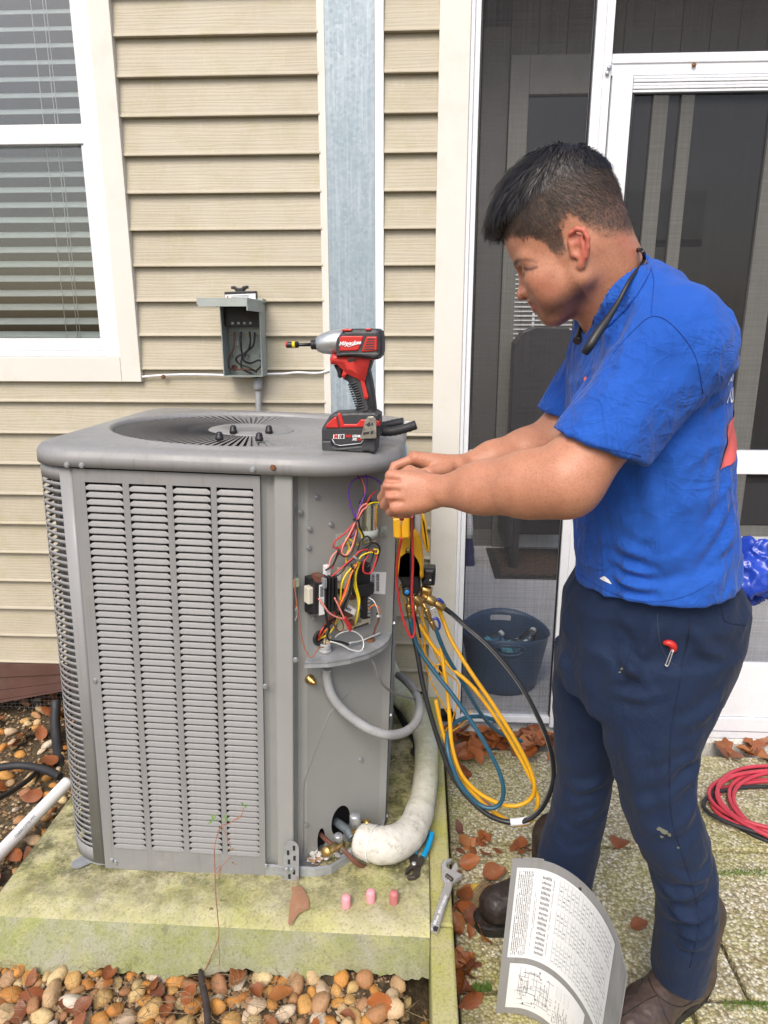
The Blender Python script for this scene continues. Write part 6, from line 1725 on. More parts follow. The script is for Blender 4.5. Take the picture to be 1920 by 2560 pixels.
def leaf_mesh(seed, L=1.0, W=.42, mat='leaf'):
    r = random.Random(seed); nl, nw = 7, 4; rows = []
    cup, bend, tw = r.uniform(-.5, .7), r.uniform(-.9, 1.0), r.uniform(-.5, .5)
    for i in range(nl + 1):
        t = i / nl; w = W * (sin(pi * min(1, t * .93 + .045)) ** .75) * (1.05 - .35 * t); row = []
        for j in range(nw + 1):
            u = j / nw * 2 - 1
            y = u * w; z = cup * y * y * 1.6 / W + bend * (t - .5) ** 2 * .5 + tw * y * (t - .5) - .035 * (1 - abs(u)) + .03 * sin(t * 9 + seed) * abs(u)
            row.append(((t - .5) * L, y + .04 * sin(t * 5 + seed), z))
        rows.append(row)
    mb = MB(); mb.grid(rows)
    mb.tube([(-.5 * L, 0, bend * .12), (-.68 * L, .03, bend * .2)], .012, 4)
    me = mb.mesh('fallen_leaf', M[mat]); return me
LM = [leaf_mesh(i, 1, R3.uniform(.30, .46)) for i in range(12)]
def leaf(x, y, z, s, par, tilt=.5, me=None, **k):
    o = O('fallen_leaf', me or R3.choice(LM), par, loc=(x, y, z), rot=(R3.uniform(-tilt, tilt), R3.uniform(-tilt, tilt), R3.uniform(0, 6.28)), **k)
    o.scale = (s, s, s); return o
# against the porch kerb
for i in range(72):
    u, v = R3.uniform(972, 1215), R3.uniform(1572, 1690)
    if v > 1600 + 75 * R3.random() ** .7 and u > 1040: v = R3.uniform(1572, 1625)
    p = PZ(u, v, GP + .012)
    if p.y > 2.415: p.y = R3.uniform(2.36, 2.415)
    leaf(max(p.x, .112), p.y, GP + R3.uniform(.008, .045) * (1 if p.y > 2.2 else .5), R3.uniform(.055, .085), patio, .6)
# in the gap between kerb and pavers
for i in range(40):
    p = PZ(R3.uniform(984, 1018) if R3.random() < .75 else R3.uniform(990, 1060), R3.uniform(1740, 2225), GP + .01)
    leaf(p.x, p.y, GP + R3.uniform(.0, .02), R3.uniform(.035, .065), patio, .7)
for i in range(13):
    p = PZ(R3.uniform(1015, 1150), R3.uniform(1812, 1840), GP + .01); leaf(p.x, p.y, GP + R3.uniform(.006, .014), R3.uniform(.03, .05), patio, .5)
for i in range(14):
    p = PZ(R3.uniform(1560, 1659), R3.uniform(1590, 1640), GP + .01); leaf(p.x, p.y, GP + R3.uniform(.006, .02), R3.uniform(.05, .08), patio, .5)
for i in range(36):
    x, y = R3.uniform(-1.1, .02), R3.uniform(1.06, 1.30); leaf(x, y, gheight(x, y) + R3.uniform(.020, .034), R3.uniform(.036, .062), ground, .4)
for i in range(52):
    x, y = R3.uniform(-1.7, -1.04), R3.uniform(1.35, 2.7)
    leaf(x, y, gheight(x, y) + R3.uniform(.022, .04), R3.uniform(.05, .085), ground, .6)
# leaves that stand out one by one
p = PZ(640, 1950, .112)
tri = leaf_mesh(3, 1, .5, 'leaftan')
mb = MB(); mb.grid([[Vector((x, y, z)) for x, y, z in r] for r in [[(-.02, .045, .004), (.0, .047, .006), (.01, .045, .003)], [(-.012, .02, .006), (.006, .02, .010), (.030, .008, .002)], [(-.015, .0, .006), (.004, -.01, .008), (.035, -.020, .004)], [(-.012, -.03, .004), (.0, -.032, .005), (.012, -.036, .004)], [(-.008, -.065, .002), (-.005, -.068, .002), (-.002, -.070, .001)]]])
mb.tube([(-.005, .045, .004), (-.012, .075, .01), (-.014, .11, .03)], .0009, 5)
mb.obj('dead_leaf', M['leaftan'], None, loc=p, label='tan triangular dead leaf with long stalk lying below the foot bracket on the pad', cat='leaf')
def leaf1(u, v, s, mat, lb, seed, rz):
    p = PZ(u, v, GP + .008); o = O('dead_leaf', leaf_mesh(seed, 1, .44, mat), None, loc=p, rot=(.1, -.1, rz), label=lb, cat='leaf'); o.scale = (s, s, s)
leaf1(1024, 1926, .052, 'leafyellow', 'single yellow leaf on the paver left of the dark boot', 5, 1.2)
leaf1(1340, 1817, .060, 'leaf', 'brown curled leaf on the paver between the two trouser legs', 8, -.4)
leaf1(1381, 1996, .050, 'leaf', 'small reddish brown leaf on the paver left of the near shin', 10, .2)
leaf1(1070, 1890, .075, 'leaf', 'brown leaf lying behind the toe of the dark boot', 2, .5)
p = PZ(1040, 1950, GP + .004)
mb = MB()
for k in range(9):
    y = -.028 + k * .007
    mb.tube(spl([(-.07 + .02 * R3.random(), y * .8, .004), (-.02, y, .010 + .004 * R3.random()), (.03, y * 1.1, .009), (.08 - .02 * R3.random(), y * 1.2, .004)], 3), .0046, 5)
mb.obj('bark_piece', M['twig'], None, loc=p, rot=(0, 0, radians(52)), label='splintered strip of tan bark on the ground left of the dark boot', cat='bark')
# thin dry stalks over the stones: one tangle
m = MB()
for i in range(130):
    if i % 3: x, y = R3.uniform(-1.0, -.3), R3.uniform(1.12, 1.30)
    else: x, y = R3.uniform(-1.1, .02), R3.uniform(1.08, 1.30)
    a = R3.uniform(0, 6.28); L = R3.uniform(.04, .15); z = gheight(x, y) + .026
    m.tube(spl([(x, y, z), (x + cos(a) * L * .5, y + sin(a) * L * .35, z + R3.uniform(.004, .03)), (x + cos(a + .3) * L, y + sin(a + .3) * L * .5, z + R3.uniform(-.004, .02))], 3), .0007, 4, False)
m.obj('dry_stalks', M['twig'], kind='stuff')
for (u0, v0, u1, v1) in ((1537, 2030, 1522, 2120), (1530, 2028, 1659, 2085)):
    a, b = PZ(u0, v0, GP + .006), PZ(u1, v1, GP + .004)
    MB().tube(spl([Vector(), (b - a) * .5 + Vector((.004, .004, .003)), b - a], 4), .0016, 5).obj('pine_needle', M['twig'], None, loc=a, label='dry pine needle lying %s the brown boot on the patio' % ('close beside' if u1 < 1600 else 'out to the right of'), cat='needle')
sk = [PZ(432, 2095, .005), PZ(440, 2140, -.0), PZ(447, 2180, .0), PZ(450, 2235, .0)]
MB().tube([q - sk[1] for q in spl(sk, 4)], [.004, .006, .0075, .008, .008, .0085, .008, .008, .0078, .008, .0075, .007, .006], 8).obj('stick', M['bark'], None, loc=sk[1], label='dark wet stick poking out of the stones in front of the pad', cat='stick')
# the weed in front of the unit
wy = 1.292
W0 = PY(437, 2105, wy)
wd_ = E('weed', W0, label='spindly weed with a red stem and few green leaves in front of the unit', cat='plant')
def WP(u, v, dy=0): return PY(u, v, wy + dy) - W0
stem = [(437, 2105), (450, 2080), (472, 2025), (470, 1980), (466, 1930), (464, 1880), (463, 1840), (466, 1815), (478, 1785), (492, 1780), (505, 1772), (520, 1762)]
MB().tube(spl([WP(*q, .006 * (i % 2)) for i, q in enumerate(stem)], 4), .0012, 5).obj('stem', M['stalk'], wd_)
for q in (((478, 1785), (488, 1800), (498, 1830)), ((464, 1880), (476, 1872), (474, 1900)), ((463, 1895), (480, 1870), (500, 1850)), ((472, 2025), (474, 2060), (474, 2085)), ((505, 1772), (520, 1765), (526, 1745))):
    MB().tube(spl([WP(*a) for a in q], 4), .0009, 5).obj('stem', M['stalk'], wd_)
lfm = MB(); lfm.add([(0, 0, 0), (.4, .16, .04), (1, 0, 0), (.4, -.16, .04)], [(0, 1, 2), (0, 2, 3)]); lfm = lfm.mesh('leaf', M['plant'])
for (u, v, n_, s) in ((461, 1772, 6, .016), (488, 1768, 5, .011), (507, 1772, 4, .009), (527, 1740, 6, .012)):
    for k in range(n_):
        O('leaf', lfm, wd_, loc=WP(u, v), rot=(R3.uniform(-.6, .6), R3.uniform(-1.2, .6), 6.28 * k / n_ + R3.uniform(-.3, .3))).scale = (s, s, s)
dlm = MB(); dlm.add([(0, 0, 0), (.4, .3, .2), (1, 0, 0), (.4, -.3, .2)], [(0, 1, 2), (0, 2, 3)]); dlm = dlm.mesh('withered_leaf', M['twig'])
for (u, v) in ((500, 1838), (476, 1880), (505, 1865), (455, 1960), (480, 1945)):
    for k in range(3): O('withered_leaf', dlm, wd_, loc=WP(u, v), rot=(R3.uniform(-1, 1), R3.uniform(-1, 1), R3.uniform(0, 6))).scale = (.009, .009, .009)
# moss tufts in the joints
m = MB()
for i in range(900):
    k = i % 3
    u, v = ((R3.uniform(1540, 1659), R3.uniform(1880, 1893)), (R3.uniform(1560, 1659), R3.uniform(2165, 2185)), (R3.uniform(1020, 1060), R3.uniform(2128, 2140)))[k]
    p = PZ(u, v, GP); h = R3.uniform(.003, .012); a = R3.uniform(0, 6.28); d = R3.uniform(.001, .003)
    m.add([(p.x - d, p.y, GP - .004), (p.x + d, p.y, GP - .004), (p.x + cos(a) * h * .6, p.y + sin(a) * h * .6, GP + h)], [(0, 1, 2)])
m.obj('joint_moss', M['moss'], kind='stuff')
# ================================================================== THE MAN (distance fields turned into continuous skins)
class Field:
    def __init__(s, lo, hi, h):
        s.lo = np.array(lo, np.float32); s.h = h
        s.n = np.maximum(4, np.ceil((np.array(hi) - s.lo) / h).astype(int) + 1)
        s.ax = [s.lo[i] + h * np.arange(s.n[i], dtype=np.float32) for i in range(3)]
        s.F = np.full(tuple(s.n), 1.0, np.float32)
    def sub(s, lo, hi):
        sl = []
        for i in range(3):
            a = int(max(0, floor((lo[i] - s.lo[i]) / s.h))); b = int(min(s.n[i], floor((hi[i] - s.lo[i]) / s.h) + 2))
            if b <= a: return None
            sl.append(slice(a, b))
        return tuple(sl)
    def grid(s, sl):
        return s.ax[0][sl[0]][:, None, None], s.ax[1][sl[1]][None, :, None], s.ax[2][sl[2]][None, None, :]
    def put(s, lo, hi, fn, k, mode='add'):
        mg = k + 2 * s.h
        sl = s.sub([v - mg for v in lo], [v + mg for v in hi])
        if sl is None: return s
        d = fn(*s.grid(sl)).astype(np.float32); F = s.F[sl]
        if mode == 'add':
            h = np.maximum(k - np.abs(F - d), 0) / max(k, 1e-6); s.F[sl] = np.minimum(F, d) - h * h * k * .25
        else:
            d = -d; h = np.maximum(k - np.abs(F - d), 0) / max(k, 1e-6); s.F[sl] = np.maximum(F, d) + h * h * k * .25
        return s
    def cone(s, a, b, ra, rb, k=.01, mode='add', sq=None):
        """round limb from a to b; sq=(axis, factor): flattened along axis"""
        a, b = np.array(a, np.float32), np.array(b, np.float32); R = max(ra, rb)
        d = b - a; L2 = max(float(d @ d), 1e-9)
        def fn(X, Y, Z):
            px, py, pz = X - a[0], Y - a[1], Z - a[2]
            t = np.clip((px * d[0] + py * d[1] + pz * d[2]) / L2, 0, 1)
            qx, qy, qz = px - t * d[0], py - t * d[1], pz - t * d[2]
            if sq is not None:
                n, f = sq; w = (qx * n[0] + qy * n[1] + qz * n[2]) * (f - 1)
                qx, qy, qz = qx + w * n[0], qy + w * n[1], qz + w * n[2]
            return np.sqrt(qx * qx + qy * qy + qz * qz) - (ra + t * (rb - ra))
        return s.put(np.minimum(a, b) - R, np.maximum(a, b) + R, fn, k, mode)
    def ell(s, c, r, k=.01, R=None, mode='add'):
        c = np.array(c, np.float32); r = np.array(r, np.float32); R = np.eye(3) if R is None else np.array(R); ext = np.sqrt(((R * r) ** 2).sum(1))
        def fn(X, Y, Z):
            px, py, pz = X - c[0], Y - c[1], Z - c[2]
            u = [(px * R[0, i] + py * R[1, i] + pz * R[2, i]) for i in range(3)]
            k0 = np.sqrt(sum((u[i] / r[i]) ** 2 for i in range(3))); k1 = np.sqrt(sum((u[i] / r[i] ** 2) ** 2 for i in range(3)))
            return k0 * (k0 - 1) / np.maximum(k1, 1e-6)
        return s.put(c - ext, c + ext, fn, k, mode)
    def stack(s, rows, k=.01, yaw=0, mode='add'):
        """lofted column: rows of (z, x, y, rx, ry), z rising"""
        rows = sorted(rows); z = np.array([r[0] for r in rows]); A = np.array([r[1:] for r in rows]); m = A[:, 2:].max()
        cy, sy = cos(yaw), sin(yaw)
        def fn(X, Y, Z):
            zz = np.clip(Z, z[0], z[-1]); I = lambda i: np.interp(zz, z, A[:, i])
            dx, dy = X - I(0), Y - I(1); u, v = dx * cy + dy * sy, -dx * sy + dy * cy; rx, ry = I(2), I(3)
            e = np.sqrt((u / rx) ** 2 + (v / ry) ** 2); d = (e - 1) * np.minimum(rx, ry) * np.where(e > 1, 1, 1)
            o = np.maximum(z[0] - Z, Z - z[-1])
            return np.where(o > 0, np.sqrt(np.maximum(d, 0) ** 2 + o * o), np.maximum(d, o))
        lo = [(A[:, 0] - m).min(), (A[:, 1] - m).min(), z[0]]; hi = [(A[:, 0] + m).max(), (A[:, 1] + m).max(), z[-1]]
        return s.put(lo, hi, fn, k, mode)
    def half(s, p, n, k=.004):
        """keep only the side the normal points away from"""
        n = np.array(n) / np.linalg.norm(n); X, Y, Z = s.grid((slice(None),) * 3)
        d = ((X - p[0]) * n[0] + (Y - p[1]) * n[1] + (Z - p[2]) * n[2]).astype(np.float32)
        h = np.maximum(k - np.abs(s.F - d), 0) / k; s.F = np.maximum(s.F, d) + h * h * k * .25; return s
    def mesh(s):
        F = s.F; ins = F < 0
        n = F.shape; cs = [slice(0, -1), slice(1, None)]
        cnt = sum(ins[cs[i], cs[j], cs[k]].astype(np.int8) for i in (0, 1) for j in (0, 1) for k in (0, 1))
        act = (cnt > 0) & (cnt < 8); idx = np.full(act.shape, -1, np.int64); cells = np.argwhere(act); idx[act] = np.arange(len(cells))
        P = np.zeros((len(cells), 3)); W = np.zeros(len(cells)); ci, cj, ck = cells.T
        for ax in range(3):
            for o1 in (0, 1):
                for o2 in (0, 1):
                    off = [[0, 0, 0], [0, 0, 0]]; oth = [i for i in range(3) if i != ax]
                    for q in (0, 1): off[q][oth[0]] = o1; off[q][oth[1]] = o2; off[q][ax] = q
                    f0 = F[ci + off[0][0], cj + off[0][1], ck + off[0][2]]; f1 = F[ci + off[1][0], cj + off[1][1], ck + off[1][2]]
                    mk = (f0 < 0) != (f1 < 0); t = np.where(mk, f0 / np.where(mk, f0 - f1, 1), 0)
                    p = np.tile(np.array(off[0], float), (len(cells), 1)); p[:, ax] = t; P[mk] += p[mk]; W += mk
        V = s.lo + s.h * (cells + P / W[:, None])
        Q = []
        for ax in range(3):
            sl0 = [slice(None)] * 3; sl1 = [slice(None)] * 3; sl0[ax] = slice(0, -1); sl1[ax] = slice(1, None)
            a, b = ins[tuple(sl0)], ins[tuple(sl1)]; e = np.argwhere(a != b); o1, o2 = [(1, 2), (2, 0), (0, 1)][ax]
            ok = (e[:, o1] > 0) & (e[:, o2] > 0) & (e[:, o1] < n[o1] - 1) & (e[:, o2] < n[o2] - 1); e = e[ok]
            d1 = np.zeros(3, int); d1[o1] = 1; d2 = np.zeros(3, int); d2[o2] = 1
            g = lambda c: idx[c[:, 0], c[:, 1], c[:, 2]]
            q = np.stack([g(e - d1 - d2), g(e - d2), g(e), g(e - d1)], 1)
            fl = ~a[tuple(e.T)]; q[fl] = q[fl][:, ::-1]; Q.append(q)
        Q = np.concatenate(Q); Q = Q[(Q >= 0).all(1)]
        # light smoothing keeps the skin even
        for lam in (.5, .5):
            acc = np.zeros_like(V); c_ = np.zeros(len(V))
            for i, j in ((0, 1), (1, 2), (2, 3), (3, 0)):
                np.add.at(acc, Q[:, i], V[Q[:, j]]); np.add.at(acc, Q[:, j], V[Q[:, i]]); np.add.at(c_, Q[:, i], 1); np.add.at(c_, Q[:, j], 1)
            V = V + lam * (acc / np.maximum(c_, 1)[:, None] - V)
        return V, Q
def join(parts):
    V, Q, b = [], [], 0
    for v, q in parts: V.append(v); Q.append(q + b); b += len(v)
    return np.concatenate(V), np.concatenate(Q)
def np_mesh(name, V, Q, mat):
    me = bpy.data.meshes.new(name); me.vertices.add(len(V)); me.vertices.foreach_set('co', V.astype(np.float32).ravel())
    me.loops.add(Q.size); me.loops.foreach_set('vertex_index', Q.astype(np.int32).ravel()); me.polygons.add(len(Q))
    me.polygons.foreach_set('loop_start', np.arange(0, Q.size, 4, dtype=np.int32)); me.polygons.foreach_set('loop_total', np.full(len(Q), 4, np.int32))
    me.polygons.foreach_set('use_smooth', np.ones(len(Q), bool)); me.materials.append(mat); me.update(); me.validate(); return me
def vnoise(V, f, seed):
    """smooth value noise at points"""
    r = np.random.RandomState(seed); T = r.uniform(-1, 1, (32, 32, 32)); P = V * f; I = np.floor(P).astype(int); t = P - I; t = t * t * (3 - 2 * t); out = 0
    for a in (0, 1):
        for b in (0, 1):
            for c in (0, 1):
                w = (t[:, 0] if a else 1 - t[:, 0]) * (t[:, 1] if b else 1 - t[:, 1]) * (t[:, 2] if c else 1 - t[:, 2])
                out = out + w * T[(I[:, 0] + a) % 32, (I[:, 1] + b) % 32, (I[:, 2] + c) % 32]
    return out
def normals(V, Q):
    a = V[Q[:, 2]] - V[Q[:, 0]]; b = V[Q[:, 3]] - V[Q[:, 1]]; n = np.cross(a, b); N = np.zeros_like(V)
    for i in range(4): np.add.at(N, Q[:, i], n)
    return N / np.maximum(np.linalg.norm(N, axis=1), 1e-12)[:, None]
def segdist(V, a, b, sy=1.0):
    """distance to a fold line in the X-Z plane of the body, the depth counting sy"""
    d = b - a; p = V - a; w = np.array([1, sy, 1]); L = (d * d * w).sum(); t = np.clip((p * d * w).sum(1) / L, 0, 1); q = p - t[:, None] * d
    return np.sqrt((q * q * w).sum(1)), t
def folds(V, N, lines):
    """push cloth out or in along fold lines: (points, width, height)"""
    out = V.copy()
    for pts, w, hgt in lines:
        msk = np.clip((1.40 - V[:, 1]) / .05, 0, 1) if pts[0][1] < 1.28 else 1
        D_ = np.full(len(V), 9.); T = np.zeros(len(V)); n_ = len(pts) - 1
        for i in range(n_):
            d, t = segdist(V, np.array(pts[i]), np.array(pts[i + 1]), .25); u = d < D_; D_[u] = d[u]; T[u] = ((i + t) / n_)[u]
        e = np.exp(-(D_ / w) ** 2) - .55 * np.exp(-((D_ - 1.9 * w) / (1.1 * w)) ** 2)
        out += N * (hgt * e * np.clip(np.sin(pi * np.clip(T * .94 + .03, 0, 1)) * 1.6, 0, 1) * msk)[:, None]
    return out
a3 = lambda p: np.array((p[0], p[1], p[2]))
def P3(u, v, Y): return a3(PY(u, v, Y))

# ---- head
HS = 1.09
hy, hp, hr = radians(19), radians(29), radians(0)
fw_ = np.array([-cos(hy) * cos(hp), sin(hy) * cos(hp), -sin(hp)])
lf_ = np.array([-sin(hy), -cos(hy), 0.0])
up_ = np.cross(fw_, lf_)
up_ = up_ if up_[2] > 0 else -up_
HR = np.stack([fw_, lf_, up_], 1)
HO = P3(1241, 543, 1.185) - lf_ * .079 * HS + up_ * .010
def Hd(x, y, z): return HO + HR @ (np.array([x, y, z]) * .01 * HS)
def hl(V): return ((V - HO) @ HR) / (.01 * HS)
cmv = .01 * HS
NB = P3(1328, 655, 1.29)                       # root of the neck
hb = Field(HO - np.array([.17, .16, .20]), HO + np.array([.24, .22, .17]), .0021)
def fx(c):
    x, y, z = c
    x = 5 + (x - 5) * .86 if x > 5 else x
    return (x, y * .95, z * .74 + .25 if z < 0 else z + .25 * max(0, 1 - z / 4))
def ufx(V):
    U = V.copy(); z = V[:, 2]; z = np.where(z < .25, (z - .25) / .74, np.where(z < 4, (z - .25) / .9375, z)); x = V[:, 0]
    U[:, 0] = np.where(x > 5, 5 + (x - 5) / .86, x); U[:, 1] /= .95; U[:, 2] = z; return U
MAP = True
he = lambda c, r, k=1.0, mode='add', R=None: hb.ell(Hd(*(fx(c) if MAP else c)), np.array(r) * cmv, k * cmv, HR if R is None else R, mode)
hc_ = lambda a, b, ra, rb, k=1.0, mode='add': hb.cone(Hd(*(fx(a) if MAP else a)), Hd(*(fx(b) if MAP else b)), ra * cmv, rb * cmv, k * cmv, mode)
he((0, 0, 5.8), (9.0, 7.4, 8.4)); he((2.8, 0, 4.8), (6.3, 6.3, 6.2), 2)
he((4.2, 0, -1.8), (4.9, 6.0, 6.4), 2.5); he((5.6, 0, -5.0), (3.4, 4.6, 4.2), 2)
for s_ in (1, -1):
    hc_((.2, 5.6 * s_, -2.0), (1.0, 5.3 * s_, -6.0), 1.5, 1.35, 2); hc_((1.0, 5.2 * s_, -6.1), (7.2, 1.6 * s_, -9.6), 1.5, 1.3, 2.2)
    he((6.2, 4.4 * s_, -1.6), (2.4, 1.9, 1.9), 2); hc_((8.6, 1.6 * s_, 2.5), (6.9, 5.1 * s_, 2.3), .75, .8, 1.4)
    he((5.2, 4.2 * s_, -5.0), (2.6, 1.7, 2.4), 2)
he((8.0, 0, -9.4), (1.7, 2.3, 1.5), 1.6); he((7.3, 0, -6.2), (2.4, 3.0, 2.7), 1.6)
for s_ in (1, -1):
    he((9.3, 3.2 * s_, .9), (1.1, 1.7, 1.0), 1.0, 'sub'); he((7.55, 3.25 * s_, .7), (1.25, 1.4, 1.2), .25)
    hc_((8.55, 2.0 * s_, .15), (8.2, 4.5 * s_, .1), .16, .14, .3); hc_((8.5, 2.2 * s_, 1.3), (7.9, 4.8 * s_, 1.1), .25, .22, .5)
hc_((8.9, 0, 2.0), (11.0, 0, -2.1), .62, .85, .9); he((11.2, 0, -2.3), (.95, .95, .85), .6)
for s_ in (1, -1): he((10.1, 1.25 * s_, -2.6), (.95, .62, .75), .45); he((10.45, .62 * s_, -3.15), (.45, .32, .3), .15, 'sub')
hc_((8.9, 1.8, -3.4), (7.6, 3.3, -6.4), .12, .12, .6, 'sub'); hc_((8.9, -1.8, -3.4), (7.6, -3.3, -6.4), .12, .12, .6, 'sub')
he((9.95, 0, -4.7), (.95, 2.2, .72), .6); he((9.8, 0, -6.35), (.95, 2.0, .72), .5)
hc_((10.9, 0, -5.5), (8.9, 2.6, -5.75), .22, .12, .25, 'sub'); hc_((10.9, 0, -5.5), (8.9, -2.6, -5.75), .22, .12, .25, 'sub')
he((8.8, 0, -7.5), (.5, 2.2, .45), .7, 'sub')
# ears
MAP = False
EK = .78
def eh(c, r, k=1, mode='add'): he(((c[0] * .966 - c[2] * .259) * EK - .1, (abs(c[1]) - 7.3) * EK * (1 if c[1] > 0 else -1) + 7.0 * (1 if c[1] > 0 else -1), (c[0] * .259 + c[2] * .966) * EK - 1.0), tuple(q * EK for q in r), k * EK, mode)
def ec(a, b, ra, rb, k=1, mode='add'):
    c3_, s3_ = cos(radians(15)), sin(radians(15)); f = lambda c: ((c[0] * c3_ - c[2] * s3_) * EK - .1, (abs(c[1]) - 7.3) * EK * (1 if c[1] > 0 else -1) + 7.0 * (1 if c[1] > 0 else -1), (c[0] * s3_ + c[2] * c3_) * EK - 1.0)
    hc_(f(a), f(b), ra * EK, rb * EK, k * EK, mode)
for s_ in (1, -1):
    er = [(.7, 7.1, 1.0), (.9, 7.7, 2.3), (.3, 8.2, 3.4), (-.9, 8.6, 3.85), (-2.1, 8.8, 3.2), (-2.6, 8.8, 1.7), (-2.3, 8.5, .1), (-1.6, 8.1, -1.3), (-.7, 7.6, -2.3)]
    rr_ = [.30, .38, .44, .48, .50, .48, .45, .46, .50]
    for i in range(len(er) - 1): ec((er[i][0], er[i][1] * s_, er[i][2]), (er[i + 1][0], er[i + 1][1] * s_, er[i + 1][2]), rr_[i], rr_[i + 1], .25)
    eh((-.7, 7.75 * s_, .6), (1.75, .42, 2.6), .5); eh((-.45, 7.45 * s_, -2.6), (.85, .45, .85), .5)
    ec((-1.5, 8.25 * s_, 2.2), (-1.3, 8.1 * s_, -.5), .33, .3, .4); eh((-.2, 8.3 * s_, .3), (.85, .6, 1.05), .35, 'sub'); eh((.1, 8.3 * s_, 2.3), (.9, .45, .7), .35, 'sub')
    ec((.75, 7.4 * s_, .4), (.8, 7.4 * s_, -.5), .42, .38, .3)
# neck
nk0 = Hd(-2.2, 0, -.6)
hb.cone(nk0, NB, .060, .062, .03); hb.cone(Hd(-.8, 0, -3.8), NB + np.array([-.004, .0, -.03]), .040, .046, .02)
hb.cone(Hd(-4.2, 0, .6), NB + np.array([.03, .01, .01]), .034, .044, .03)
HV, HQ = hb.mesh()
# ---- arms
def arm(sh, el, wr_, rs, Rn, hand):
    lo = np.min([sh, el, wr_], 0) - .13; hi = np.max([sh, el, wr_], 0) + .13
    for p in hand['pts']: lo = np.minimum(lo, np.array(p) - .03); hi = np.maximum(hi, np.array(p) + .03)
    F = Field(lo, hi, .0019)
    F.cone(sh, el, rs[0], rs[1], .04)
    d = wr_ - el; q = el + d * .27
    F.cone(el, q, rs[1] * .97, rs[2], .04); F.cone(q, el + d * .62, rs[2], rs[2] * .80, .03); F.cone(el + d * .60, wr_, rs[2] * .80, rs[3], .03, sq=(Rn, 1.14))
    hand['fn'](F)
    return F.mesh()
def chain(F, P, r, k=.006):
    for i in range(len(P) - 1): F.cone(P[i], P[i + 1], r[i], r[i + 1], k)
def unit(v): v = np.array(v, float); return v / np.linalg.norm(v)
# near (left) hand: fist round a probe, knuckles towards the unit, back of the hand to the viewer
sL, eL, wL = P3(1462, 742, 1.17), P3(1222, 1040, 1.115), P3(936, 1062, 1.235)
f1 = unit([-1, .12, -.04]); n1 = unit([-.10, -.92, .36]); n1 = unit(n1 - f1 * (n1 @ f1)); l1 = np.cross(f1, n1); l1 = l1 if l1[2] > 0 else -l1
def fing(base, dirs, lens): 
    P = [base]
    for d, L in zip(dirs, lens): P.append(P[-1] + unit(d) * L)
    return P
K1 = [wL + f1 * .076 + l1 * .028 + n1 * .004, wL + f1 * .080 + l1 * .008 + n1 * .008, wL + f1 * .076 - l1 * .0115 + n1 * .006, wL + f1 * .068 - l1 * .030 + n1 * .0]
FG1 = []
for i, kb in enumerate(K1):
    Ls = [(.042, .026, .022), (.046, .029, .023), (.042, .027, .022), (.034, .021, .019)][i]
    dn = -l1 * (.42 - .10 * i)
    FG1.append(fing(kb, [f1 * .42 - n1 * .85 + dn * 1.0, -f1 * .70 - n1 * .55 + dn * 1.1, -f1 * .9 + n1 * .35 + dn * .5], Ls))
TH1 = fing(wL + f1 * .022 + l1 * .026 - n1 * .012, [f1 * .6 + l1 * .35 - n1 * .6, f1 * .85 - n1 * .5 - l1 * .2, f1 * .6 - n1 * .4 - l1 * .75], [.042, .034, .028])
def hand1(F):
    for i, kb in enumerate(K1):
        F.cone(wL + l1 * (.014 - .010 * i), kb, .0185 - .001 * i, .0128 - .0009 * i, .009); F.ell(kb + n1 * .003, (.0112, .0100, .0098), .005)
    F.ell(wL + f1 * .044 - n1 * .008, (.040, .015, .031), .012, np.stack([f1, n1, l1], 1))
    F.cone(wL + f1 * .02 - l1 * .02 - n1 * .012, wL + f1 * .06 - l1 * .028 - n1 * .014, .018, .016, .012)
    for i in range(3):
        g_ = (K1[i] + K1[i + 1]) / 2 + n1 * .011; F.cone(g_ + f1 * .010, g_ - f1 * .016, .0042, .0022, .005, 'sub')
    for i, P in enumerate(FG1): chain(F, P, [(.0104, .0096, .0088, .0074), (.0106, .0098, .0090, .0076), (.0102, .0094, .0086, .0072), (.0092, .0084, .0077, .0066)][i], .0016)
    chain(F, TH1, [.017, .0135, .0115, .0092], .006)
LV_, LQ_ = arm(sL, eL, wL, (.058, .053, .0515, .0262), n1, dict(pts=[p for P in FG1 + [TH1] for p in P], fn=hand1))
# far (right) hand: thumb and index pinching, hollow of the hand to the viewer
sR, eR, wR = P3(1330, 745, 1.50), P3(1190, 965, 1.50), P3(990, 1008, 1.42)
f2 = unit([-1, .02, .10]); n2 = unit([.05, .30, .95]); n2 = unit(n2 - f2 * (n2 @ f2)); l2 = np.cross(n2, f2); l2 = l2 if l2[1] < 0 else -l2       # l2: thumb side, towards the viewer
K2 = [wR + f2 * .090 + l2 * .028 + n2 * .004, wR + f2 * .094 + l2 * .006 + n2 * .008, wR + f2 * .088 - l2 * .016 + n2 * .005, wR + f2 * .078 - l2 * .035 - n2 * .002]
FG2 = []
for i, kb in enumerate(K2):
    Ls = [(.045, .028, .024), (.047, .030, .024), (.044, .028, .023), (.036, .023, .02)][i]
    FG2.append(fing(kb, [f2 * (.80 - .12 * i) - n2 * (.42 + .2 * i), f2 * (.25 - .2 * i) - n2 * 1.0 + l2 * .12, -f2 * (.12 + .25 * i) - n2 * .9 + l2 * .1], Ls))
TH2 = fing(wR + f2 * .024 + l2 * .028 - n2 * .010, [f2 * .75 + l2 * .40 - n2 * .35, f2 * .95 - n2 * .25 + l2 * .02, f2 * .85 - n2 * .42 - l2 * .2], [.044, .038, .030])
